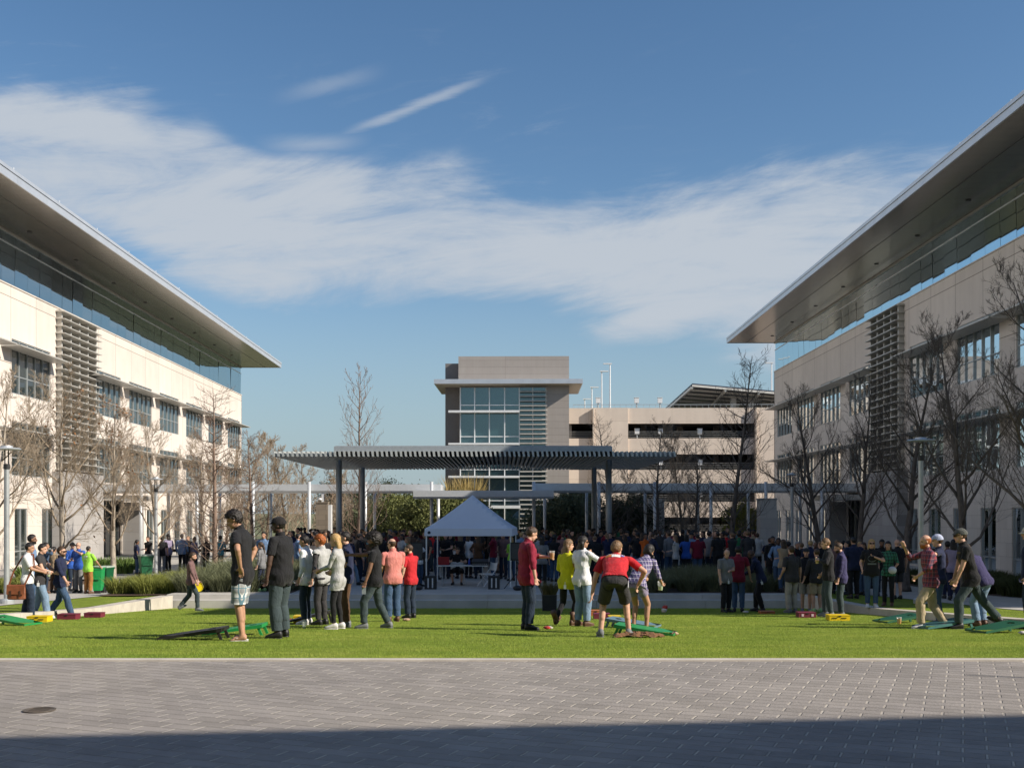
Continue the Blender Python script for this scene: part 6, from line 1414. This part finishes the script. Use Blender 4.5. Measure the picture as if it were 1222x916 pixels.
wordm = [(.12 + .045 * i, .137 + .045 * i, .38 + .1 * (i % 2), .62 + .04 * (i % 3)) for i in range(6)] + [(.58 + .045 * i, .597 + .045 * i, .40 + .08 * (i % 2), .64) for i in range(6)]
case(31.5, 56, 742, YC, 'yellow case with dark lettering in front of the satchel man', ink=INK, marks=wordm); case(68, 90, 739, MC, 'maroon case on the lawn at the feet of the striding man'); case(100, 120, 736.7, MC, 'second maroon case further along the low wall', .10)
case(705, 717, 734.5, OC, 'small orange case behind the faded jeans', .12); case(709, 728, 738.5, MC, 'maroon case below the orange one near the blue board'); case(727, 741, 739.3, YC, 'small yellow case resting beside the blue board', .07)
case(990, 1014.5, 740.3, YC, 'yellow case with dark marks at the feet of the violet blue shirt', ink=INK, marks=wordm); case(953.5, 974, 736.7, MC, 'maroon case with pale emblems in front of the pale shorts', ink=CASH, marks=[(.15, .28, .3, .8), (.72, .85, .3, .8)]); case(908, 925, 732, OC, 'flat wooden orange case near the leaning navy shirt', .05)
case(350, 367, 743.5, YC, 'yellow case under the small black board', .14)
BAGR = cloth('red bag cloth', (.45, .05, .04)); BAGW = cloth('white bag cloth', (.6, .55, .5)); BAGB = cloth('tan bag cloth', (.45, .30, .2))
def beanbag(px, py, m, label, up=False, m2=None):
    c_ = lawn_at(px, py); r = thing('bean_bag', label, 'bean bag', c_, px)
    b = MB(); loft(b, [(Vector((-.075, 0, .03)), Vector((0, .06, 0)), Vector((0, 0, .006))), (Vector((-.04, 0, .032)), Vector((0, .075, 0)), Vector((0, 0, .028))), (Vector((.0, 0, .032)), Vector((0, .078, 0)), Vector((0, 0, .03)))], 12); b.build('panel', m, r, smooth=True)
    b = MB(); loft(b, [(Vector((.001, 0, .032)), Vector((0, .078, 0)), Vector((0, 0, .03))), (Vector((.04, 0, .032)), Vector((0, .075, 0)), Vector((0, 0, .028))), (Vector((.075, 0, .03)), Vector((0, .06, 0)), Vector((0, 0, .006)))], 12); b.build('panel', m2 or m, r, smooth=True)
    if up: r.rotation_euler = (0, R(-70), .5); r.scale = (1.35,) * 3; r.location.z += .10
    return r
beanbag(654, 750.5, BAGR, 'red and white bean bag on the grass by the brown boots', m2=BAGW); beanbag(804, 757.8, BAGB, 'tan bean bag at the low end of the green board'); beanbag(794.5, 731, BAGW, 'upright red and white bean bag alone on the shaded grass', True, BAGR)
beanbag(485, 740.5, BAGB, 'small tan bean bag on the grass behind the red t-shirt'); beanbag(890, 731, BAGW, 'pale bean bag by the shoes of the maroon polo'); beanbag(348.5, 741, BAGR, 'red bean bag by the jeans of the white shirt'); beanbag(1222, 757, BAGW, 'pale bean bag at the picture edge by the green board')
# a brown coat dropped on the grass
c_ = lawn_at(763, 760); rgc = np.random.default_rng(4); nx, ny = 46, 26
xs_ = np.linspace(-.40, .38, nx); ys_ = np.linspace(-.16, .16, ny); gx_, gy_ = np.meshgrid(xs_, ys_)
env = np.clip(1 - (gx_ / .42) ** 2, 0, 1) * np.clip(1 - (gy_ / .18) ** 2, 0, 1)
tb_ = np.array([[mnoise.fractal(Vector((x_ * 7, y_ * 9, 3.1)), .8, 2.2, 4) for x_ in xs_] for y_ in ys_])
hz_ = env ** .45 * (.045 + .075 * np.abs(tb_) + .02 * np.sin(gx_ * 9 + gy_ * 22 + tb_ * 4)) + .003
gy2 = gy_ * (1 + .25 * np.sin(gx_ * 11 + 1)) + .03 * np.sin(gx_ * 23); V = np.stack([gx_, gy2, hz_], -1).reshape(-1, 3)
idx = np.arange(nx * ny).reshape(ny, nx); Fq = np.stack([idx[:-1, :-1], idx[:-1, 1:], idx[1:, 1:], idx[1:, :-1]], -1).reshape(-1, 4)
o = np_mesh('coat', V, Fq, cloth('brown suede', (.20, .10, .045)), None, True); o.location = c_; tag(o, 'crumpled brown coat lying beside the green bag toss board', 'coat')
# cups
CUP = bpy.data.materials.new('clear cup'); CUP.use_nodes = True; nt = CUP.node_tree; b = nt.nodes['Principled BSDF']; b.inputs['Base Color'].default_value = (.85, .88, .88, 1); b.inputs['Roughness'].default_value = .1; b.inputs['Transmission Weight'].default_value = .0; b.inputs['Alpha'].default_value = .38
BEER = mat('amber beer', (.62, .24, .02), .2, var=.1); LEMON = mat('pale lemonade', (.5, .58, .34), .25); FOAM = mat('beer foam', (.75, .68, .5), .8)
def cup(loc, label, fill=BEER, full=.8, cat='cup', s=1.):
    r = thing('plastic_cup', label, cat, Vector(loc) - Vector((0, 0, .06 * s))); r.scale = (s,) * 3
    b = MB(); b.lathe([(.030, 0), (.043, .125), (.045, .128)], 16); b.build('cup_wall', CUP, r, smooth=True)
    b = MB(); b.lathe([(0, .003), (.029, .003), (lerp(.029, .0415, full), .004 + .118 * full), (0, .004 + .118 * full)], 16); b.build('drink', fill, r)
    return r
def held(key, i): return root_info[hero[key].name]['hand'][i]
cup(held('maroon', 0), 'plastic cup of amber beer held by the man in maroon', s=1.15); cup(held('plaidgirl', 1) + Vector((.0, 0, -.03)), 'clear cup of pale drink in the leaning woman\'s hand', LEMON, .45, s=1.2)
cup(held('beerjacket', 0), 'cup of beer raised by the tall man in black jacket', s=1.1); cup(held('greysleeveless', 0), 'cup of beer carried by the man in dark grey', s=1.05); cup(held('satchel', 0), 'clear cup held by the satchel man', LEMON, .3, s=1.05); cup(held('drinker', 1), 'cup at the lips of the drinking man', s=1.)
cup(held('plateman', 1), 'cup of amber beer carried by the man with yellow plate', s=1.1)
p = lawn_at(363, 750); cup((p[0], p[1], p[2] + .062), 'clear cup standing on the grass near the yellow case', LEMON, .35); cup((X(1073, 22), 22, lawn_z(22) + .062), 'cup of beer standing on the grass before the low wall', s=1.15)
# held things
b = MB(); b.lathe([(0, -.003), (.10, -.003), (.132, .016), (.135, .018), (.132, .02), (.10, .003), (0, .003)], 28); r = b.build('plate', mat('yellow plate plastic', (.80, .62, .01), .4)); hnd = held('plateman', 0); r.location = hnd + Vector((.01, -.04, -.11)); r.rotation_euler = (R(80), 0, R(8)); tag(r, 'round bright yellow plate carried by the walking man', 'plate')
info = root_info[hero['satchel'].name]; Mx = info['M']
LEA = mat('brown leather', (.20, .065, .028), .45, var=.25, scale=12); r = thing('satchel', 'brown leather satchel hanging at the hip of the man in white', 'satchel', Vector(lawn_at(33, 739.3)) + Vector((-.16, -.20, .47)), R(4))
b = MB(); loft(b, [(Vector((0, 0, z)), Vector((w_, 0, 0)), Vector((0, d_, 0))) for z, w_, d_ in ((0, .17, .05), (.02, .20, .065), (.16, .20, .06), (.30, .19, .045), (.32, .18, .03))], 20); b.build('body', LEA, r)
b = MB(); b.add([(-.19, -.066, .31), (.19, -.066, .31), (.19, -.082, .12), (-.19, -.082, .12), (-.19, -.04, .335), (.19, -.04, .335), (.185, -.074, .12), (-.185, -.074, .12)], [(0, 1, 2, 3), (4, 5, 1, 0), (4, 7, 6, 5), (3, 2, 6, 7), (0, 3, 7, 4), (1, 5, 6, 2)]); b.build('flap', LEA, r)
for s in (-.1, .1): b = MB(); b.box(s - .018, s + .018, -.09, -.083, .06, .2); b.build('buckle', mat('dark leather', (.06, .025, .015), .5), r)
b = MB(); q = [Vector((-.17, 0, .30)), Vector((-.08, .05, .62)), Vector((.10, .10, .95)), Vector((.30, .18, 1.00)), Vector((.36, .06, .75)), Vector((.17, -.02, .30))]
for a, c in zip(q, q[1:]): b.beam(a, c, .035, .006, (0, 1, 0))
b.build('strap', LEA, r)
hnd = root_info[hero['blonde'].name]['hand']; b = MB(); b.box(-.037, .037, -.005, .005, -.075, .075); o = b.build('phone', BLACK); o.location = (hnd[0] + hnd[1]) / 2 + Vector((-.02, 0, .03)); o.rotation_euler = (R(-30), 0, R(80)); tag(o, 'dark phone in the hands of the blonde woman', 'phone')
hnd = held('curly', 0); b = MB(); b.box(-.037, .037, -.005, .005, -.075, .075); o = b.build('phone', mat('grey phone', (.25, .28, .32), .3)); o.location = hnd + Vector((-.01, -.01, -.07)); o.rotation_euler = (R(6), 0, R(4)); tag(o, 'grey phone held at the thigh of the curly haired man', 'phone')
hnd = held('greenplaid', 0); b = MB(); b.ell((0, 0, 0), (.11, .09, .10), 14, 8); o = b.build('cap', mat('white cap cloth held', (.6, .6, .62), .8), None, True); o.location = hnd + Vector((0, -.06, .0)); tag(o, 'white cap held by the woman in green plaid', 'cap')
# ---------------------------------------------------------------- prints on clothing, laid on the cloth itself
from mathutils.bvhtree import BVHTree
def decal(key, polys, m, side=-1, du=0., dv=.0, name='shirt_print', s=1.):
    root = hero[key]; inf = root_info[root.name]; sh_ = [c for c in root.children if c.name.split('.')[0] == 'shirt'][0]
    bv = BVHTree.FromPolygons([v.co for v in sh_.data.vertices], [p.vertices[:] for p in sh_.data.polygons])
    nrm = inf['fw'] * side; rt_ = inf['rt'] * (1 if side < 0 else -1); up_ = inf['up']; c0 = inf['chest']; mb = MB()
    for poly in polys:
        pts = []
        for u, v in poly:
            o = c0 + rt_ * (u * s + du) + up_ * (v * s + dv) + nrm * .6; h_ = bv.ray_cast(o, -nrm)
            if h_[0] is None: pts = None; break
            pts.append(h_[0] + nrm * .006)
        if pts: mb.add(pts, [tuple(range(len(pts)))])
    if mb.f: mb.build(name, m, root, fix=False)
def rect(u0, u1, v0, v1, n=3): return [[(lerp(u0, u1, i / n), v0), (lerp(u0, u1, (i + 1) / n), v0), (lerp(u0, u1, (i + 1) / n), v1), (lerp(u0, u1, i / n), v1)] for i in range(n)]
def glyphs(text, h_, u0=None, v0=0., gap=.25):
    """block letters from strokes on a 3 x 5 grid"""
    FN = {'A': '010101111101101', 'B': '110101110101110', 'M': '101111111101101', 'S': '011100010001110', 'T': '111010010010010'}
    c_ = h_ / 5; W_ = len(text) * c_ * (3 + gap * 3) - c_ * gap * 3; u = -W_ / 2 if u0 is None else u0; out_ = []
    for ch in text:
        for k, bit in enumerate(FN[ch]):
            if bit == '1': i, j = k % 3, k // 3; out_.append([(u + i * c_, v0 + (4 - j) * c_), (u + (i + 1) * c_, v0 + (4 - j) * c_), (u + (i + 1) * c_, v0 + (5 - j) * c_), (u + i * c_, v0 + (5 - j) * c_)])
        u += c_ * (3 + gap * 3)
    return out_
WP = mat('white print', (.75, .75, .72), .7); GP = mat('gold print', (.55, .36, .06), .7); OP = mat('orange print', (.7, .25, .05), .7); BP = mat('blue print', (.12, .16, .45), .7); FP = mat('faded gold print', (.13, .10, .035), .8); SP = mat('faded grey print', (.13, .15, .16), .8)
decal('limetee', glyphs('ABM', .085), WP, -1, 0, .06); decal('limetee', rect(-.10, .08, .02, .035), WP, -1); decal('limetee', rect(.03, .06, .155, .18, 1), OP, -1)
def arc(u0, u1, v, rise, h_, n, gap=.25):
    out_ = []
    for i in range(n):
        a, c = lerp(u0, u1, i / n), lerp(u0, u1, (i + 1 - gap) / n); f = lambda u: v + rise * (1 - (u / max(abs(u0), u1)) ** 2); out_.append([(a, f(a)), (c, f(c)), (c, f(c) + h_), (a, f(a) + h_)])
    return out_
decal('redbend', arc(-.15, .15, .115, .02, .035, 11), WP, -1); decal('redbend', rect(-.055, .075, .02, .10, 3), WP, -1); decal('redbend', rect(-.15, -.06, .05, .10, 3), OP, -1); decal('redbend', rect(.08, .13, .06, .10, 2), BP, -1); decal('redbend', rect(-.02, .045, .045, .075, 2), BP, -1, dv=.0)
decal('graphic', [[(.11 * math.cos(a * 2 * math.pi / 20), .09 * math.sin(a * 2 * math.pi / 20)) for a in range(20)]] , SP, 1, 0, .0); decal('graphic', rect(-.11, .11, -.16, -.12), SP, 1)
fleur = [[(0, .13), (-.03, .06), (-.018, -.02), (.018, -.02), (.03, .06)], [(-.02, -.01), (-.055, .045), (-.085, .05), (-.09, .01), (-.07, -.005), (-.05, .01)], [(.02, -.01), (.055, .045), (.085, .05), (.09, .01), (.07, -.005), (.05, .01)], [(-.05, -.045), (.05, -.045), (.05, -.022), (-.05, -.022)], [(-.02, -.048), (0, -.11), (.02, -.048)]]
decal('flatcap', fleur, FP, 1, 0, -.05, s=1.15); decal('flatcap', arc(-.12, .12, .10, .0, .03, 8), FP, 1)
# gold stitching on the black cap
inf = root_info[hero['blackcap'].name]
# ---------------------------------------------------------------- the crowd on the terrace
def arch(**k):
    k.setdefault('vox', .019); k.setdefault('fingers', False); r = person('', (0, 0, 0), **k); return r
TT = lambda s=.7, **k: dict(c='black', sleeve=s, loose=.02, **k)
BT = lambda **k: dict(c='denim', loose=.016, **k)
FOLD = dict(hands=((.1, .2, 1.18), (-.1, .22, 1.16))); CUPH = dict(hands=((-.12, .34, 1.16), None), poles=((-1, -.3, -.6), None)); TALK = dict(hands=((-.24, .34, 1.14), (.22, .32, 1.1)))
POCK = dict(hands=((-.25, .06, .92), (.25, .06, .92)), poles=((-1, -.6, 0), (1, -.6, 0))); PHONE = dict(hands=((-.06, .32, 1.12), (.08, .32, 1.12)), head=(18, 0)); POINT = dict(hands=(None, (.25, .52, 1.35)))
ARCH = [
    ('man', 'arms folded', arch(seed=201, top=TT(), bottom=BT(), hair=dict(style='short', c='black'), **FOLD)),
    ('man', 'holding a cup', arch(seed=202, build=1.1, top=TT(), bottom=BT(), hair=dict(style='short', c='black'), **CUPH)),
    ('man', 'hands in pockets', arch(seed=203, build=1.05, top=TT(1.85), bottom=BT(), hair=dict(style='short', c='black'), feet=((-.14, 0, 0, 14), (.12, .05, 0, -12)), **POCK)),
    ('heavy man', 'arms hanging', arch(seed=204, build=1.25, belly=.05, top=TT(.8), bottom=BT(), hair=dict(style='crop', c='black'))),
    ('man', 'gesturing', arch(seed=205, top=TT(1.85), bottom=BT(), hair=dict(style='short', c='black'), twist=12, **TALK)),
    ('capped man', 'holding a cup', arch(seed=206, build=1.1, top=TT(), bottom=BT(), hair=dict(style='crop', c='black'), hat=dict(name='dark cap cloth', col=(.03, .03, .032)), **CUPH)),
    ('bald man', 'arms folded', arch(seed=207, build=1.15, top=TT(.8), bottom=BT(), **FOLD)),
    ('bearded man', 'reading a phone', arch(seed=208, build=1.1, top=TT(), bottom=BT(), hair=dict(style='short', c='black'), beard=dict(c='black', len=.01), **PHONE)),
    ('man in shorts', 'arms hanging', arch(seed=209, top=TT(), bottom=dict(c='stone', len=.95, loose=.026, name='shorts'), hair=dict(style='short', c='black'), feet=((-.12, .06, 0, 10), (.12, -.04, 0, -10)))),
    ('long haired woman', 'arms folded', arch(seed=210, sex='f', build=.95, top=TT(1.8), bottom=BT(), hair=dict(style='long', c='black'), **FOLD)),
    ('woman', 'holding a cup', arch(seed=211, sex='f', build=1.0, top=TT(.7), bottom=BT(), hair=dict(style='mid', c='black'), **CUPH)),
    ('woman with tied hair', 'reading a phone', arch(seed=212, sex='f', build=.95, top=TT(1.4), bottom=BT(), hair=dict(style='tail', c='black'), **PHONE)),
    ('long haired woman', 'gesturing', arch(seed=213, sex='f', build=1.0, top=TT(1.85), bottom=BT(), hair=dict(style='long', c='black'), twist=-10, **TALK)),
    ('walking man', 'mid-stride', arch(seed=214, top=TT(1.85), bottom=BT(), hair=dict(style='short', c='black'), feet=((-.08, -.25, .02, 5, -15), (.09, .26, 0, -5)))),
]
used_arch = set(); used_lab = set(); rgc = random.Random(77)
def place_words(px, d):
    if d < 39.6 and px > 900: return 'near the low wall'
    for lim, w in ((345, 'by the sage bed'), (398, 'near the brown pylon'), (440, 'by the pergola column'), (503, 'between column and tent'), (560, 'behind the laptop'), (614, 'behind the sound mixer'), (662, 'just outside the tent'), (705, 'behind the yellow cardigan'),
                   (735, 'by the end columns'), (800, 'near the pale pylon'), (850, 'by the short cypress'), (898, 'by the tallest cypress'), (935, 'by the grey pylon')):
        if px < lim: return w
    return 'near the dark trees'
CN = dict(black='black', charcoal='charcoal', grey='grey', lightgrey='pale grey', white='white', navy='navy', blue='royal blue', skyblue='sky blue', maroon='maroon', red='red', crimson='crimson', purple='purple', plum='plum', teal='teal', green='dark green', orange='orange', brown='brown', tan='tan', lime='lime', pink='pink', mauve='mauve', yellow='yellow', denim='blue jeans', lightdenim='pale jeans', darkdenim='dark jeans', greendenim='grey jeans', stone='stone trousers')
BN = {'black': 'black trousers', 'charcoal': 'charcoal trousers', 'brown': 'brown trousers', 'navy': 'navy trousers', **{k: CN[k] for k in ('denim', 'lightdenim', 'darkdenim', 'greendenim', 'stone')}}
def setm(o, m, slot=0):
    if slot < len(o.material_slots): o.material_slots[slot].link = 'OBJECT'; o.material_slots[slot].material = m
placed = []
def crowd(px, d, yaw=None, a=None, top=None, bot=None, skin=None, hair=None, z=None, s=None, force=False):
    x, y = X(px, d), d
    if not force and any((x - p) ** 2 + (y - q) ** 2 < .30 for p, q in placed): return None
    placed.append((x, y))
    a = rgc.choices(range(14), [8, 8, 9, 7, 8, 6, 5, 7, 3, 6, 7, 6, 6, 2])[0] if a is None else a
    top = top or rgc.choices(['black', 'charcoal', 'navy', 'grey', 'maroon', 'brown', 'white', 'skyblue', 'plum', 'purple', 'green', 'red', 'teal', 'lightgrey', 'blue', 'tan', 'mauve'], [28, 18, 16, 8, 8, 6, 2.5, 2.5, 4, 1, 3, 2, 1.5, 3, .6, 3, 1])[0]
    bot = bot or rgc.choices(['darkdenim', 'black', 'denim', 'charcoal', 'greendenim', 'lightdenim', 'brown', 'stone'], [20, 20, 16, 10, 6, 4, 4, 5])[0]
    skin = skin or rgc.choices(['fair', 'tan', 'brown', 'dark'], [9, 7, 4, 2])[0]; hair = hair or ('black' if skin in ('brown', 'dark') else rgc.choices(['black', 'brown', 'light', 'blonde', 'grey'], [6, 7, 3, 1, 1])[0])
    who, pose, src = ARCH[a]
    r = src if a not in used_arch else copy_tree(src)
    used_arch.add(a)
    r.location = (x, y, TZ if z is None else z); r.rotation_euler.z = R(rgc.uniform(0, 360) if yaw is None else yaw)
    s = s or (rgc.uniform(.94, 1.0) if 'woman' in who else rgc.uniform(.97, 1.06)); r.scale = (s * rgc.uniform(.95, 1.08), s * rgc.uniform(.95, 1.08), s)
    setm(r, SKIN[skin])
    for c in r.children:
        n_ = c.name.split('.')[0]
        if n_ == 'shirt': setm(c, CL[top])
        elif n_ in ('trousers', 'shorts'): setm(c, CL[bot] if n_ == 'trousers' else CL['stone'])
        elif n_ in ('hair', 'beard'): setm(c, HAIR[hair])
    lo = 'shorts' if 'shorts' in who else BN[bot]; w1 = 'man' if 'shorts' in who else who
    if hair in ('blonde', 'grey', 'light', 'brown') and who in ('man', 'woman', 'heavy man', 'bearded man'): w1 = hair + ' haired ' + w1
    base = f'{w1} in {CN[top]} and {lo}'; w = place_words(px, d)
    row = 'front row' if d < 44.5 else 'middle row' if d < 49.5 else 'back row'
    opts = [f'{base}, {pose} {w}', f'{base}, {pose} {w}, {row}', f'{base} {w}, {row}, shorter than most', f'{base} {w}, {row}, half hidden', f'{base} {w}, {row}, turned away', f'{base}, {row}', f'{w1} in {CN[top]}, {pose}, {row}', f'{w1} in {CN[top]}, {row} {w}']
    opts = [o for o in opts if len(o.split()) <= 15] or [f'{w1} in {CN[top]} {w}']
    lab = next((o for o in opts if o not in used_lab), opts[0]); used_lab.add(lab)
    tag(r, lab, 'person', 'people in the crowd on the terrace')
    return r
# people one can make out, from the photograph
for args in ((770, 43.5, 200, 0, 'orange', 'darkdenim'), (779, 43, -80, 4, 'navy', 'darkdenim'), (799, 43.6, 40, 2, 'grey', 'denim'), (806.5, 42.6, 60, 9, 'lightgrey', 'black'), (819, 43, 10, 10, 'blue', 'black'), (832.5, 43, 5, 3, 'maroon', 'denim'), (846, 43.8, -60, 1, 'grey', 'darkdenim'),
             (857, 42.8, 20, 3, 'black', 'black'), (874, 43.6, 30, 0, 'charcoal', 'black'), (882, 44.4, -20, 4, 'green', 'black'), (893, 43.2, 10, 2, 'charcoal', 'black'), (825, 44.4, 170, 5, 'skyblue', 'denim'),
             (532, 43.4, 165, 1, 'black', 'darkdenim', 'fair', 'brown'), (521, 43.0, -80, 0, 'navy', 'denim'), (549, 43.6, 20, 9, 'black', 'black', 'fair', 'light'), (559, 43.8, -30, 10, 'white', 'black'), (571, 43.4, 5, 12, 'brown', 'darkdenim', 'fair', 'brown'), (589, 43.0, 80, 1, 'maroon', 'denim'),
             (601, 43.2, 160, 4, 'plum', 'darkdenim'), (611, 42.0, 30, 11, 'lime', 'denim'), (647, 38.2, -10, 10, 'denim' if False else 'grey', 'black', 'fair', 'black'), (652, 42, 20, 4, 'navy', 'denim'), (661, 41.5, -30, 0, 'black', 'denim'), (700, 42, 0, 4, 'charcoal', 'darkdenim'), (710, 40.8, 10, 3, 'black', 'black'),
             (419, 39.5, -60, 13, 'navy', 'lightdenim'), (412, 42.5, 80, 5, 'navy', 'black'), (358, 42, 60, 2, 'mauve', 'darkdenim'), (444, 43, 200, 11, 'teal', 'black'), (457, 41.5, -20, 3, 'black', 'darkdenim'), (480, 43, 150, 10, 'lightgrey', 'darkdenim'), (472, 44, 100, 1, 'red', 'denim')):
    crowd(*args, force=True)
n = 0
for d0, d1, k in ((43.5, 46, 24), (46, 49, 30), (49, 53, 34), (53, 58, 34)):
    for i in range(k):
        px = lerp(345, 905, (i + rgc.random()) / k); d = rgc.uniform(d0, d1)
        if crowd(px, d): n += 1
for i in range(44):
    px = lerp(600, 905, (i + rgc.random()) / 44); crowd(px, rgc.uniform(43.5, 50))
for i in range(18):
    px = lerp(340, 503, (i + rgc.random()) / 18); crowd(px, rgc.uniform(38.4, 42.5))
for i in range(46):
    px = lerp(338, 512, (i + rgc.random()) / 46); crowd(px, rgc.uniform(41.5, 56))
# by the shaded wing
zr = lambda px, d: (side_z(d) + .016 if X(px, d) > LX1 + .4 else TZ)
for args in ((921, 37.5, 190, 2, 'black', 'black'), (929, 36.6, 160, 4, 'skyblue', 'denim'), (935, 36.0, 10, 9, 'tan', 'denim', 'fair', 'brown'), (941, 38.5, 30, 5, 'maroon', 'denim'), (926, 40, 170, 0, 'skyblue', 'darkdenim'), (951, 39, 200, 1, 'black', 'darkdenim'), (967, 38, -40, 3, 'navy', 'charcoal'), (980, 36.5, 30, 0, 'black', 'darkdenim'),
             (985, 38.6, 140, 4, 'charcoal', 'denim'), (999, 38, -10, 1, 'plum', 'black'), (1013, 37, 80, 2, 'navy', 'charcoal'), (1019, 33.5, 12, 3, 'navy', 'black', 'tan', 'black'), (1026, 39, 190, 0, 'navy', 'denim'), (1031, 36.5, 120, 10, 'charcoal', 'denim'), (1052, 36, 170, 7, 'black', 'darkdenim'), (957, 41, 10, 8, 'charcoal', 'denim'), (973, 42, 160, 6, 'maroon', 'denim'),
             (990, 42.5, 80, 12, 'black', 'denim'), (1006, 43, -60, 3, 'navy', 'black'), (935, 43.5, 20, 2, 'grey', 'denim'), (919, 45, 0, 1, 'navy', 'black'), (1040, 42, 100, 4, 'black', 'darkdenim'), (1131, 33.5, 0, 0, 'plum', 'navy'), (1138, 32.2, -20, 9, 'mauve', 'navy')):
    crowd(*args, z=zr(args[0], args[1]), force=True)
for i, (w_, p_, src) in enumerate(ARCH):
    if i not in used_arch: crowd(600 + i * 7, 50, a=i)
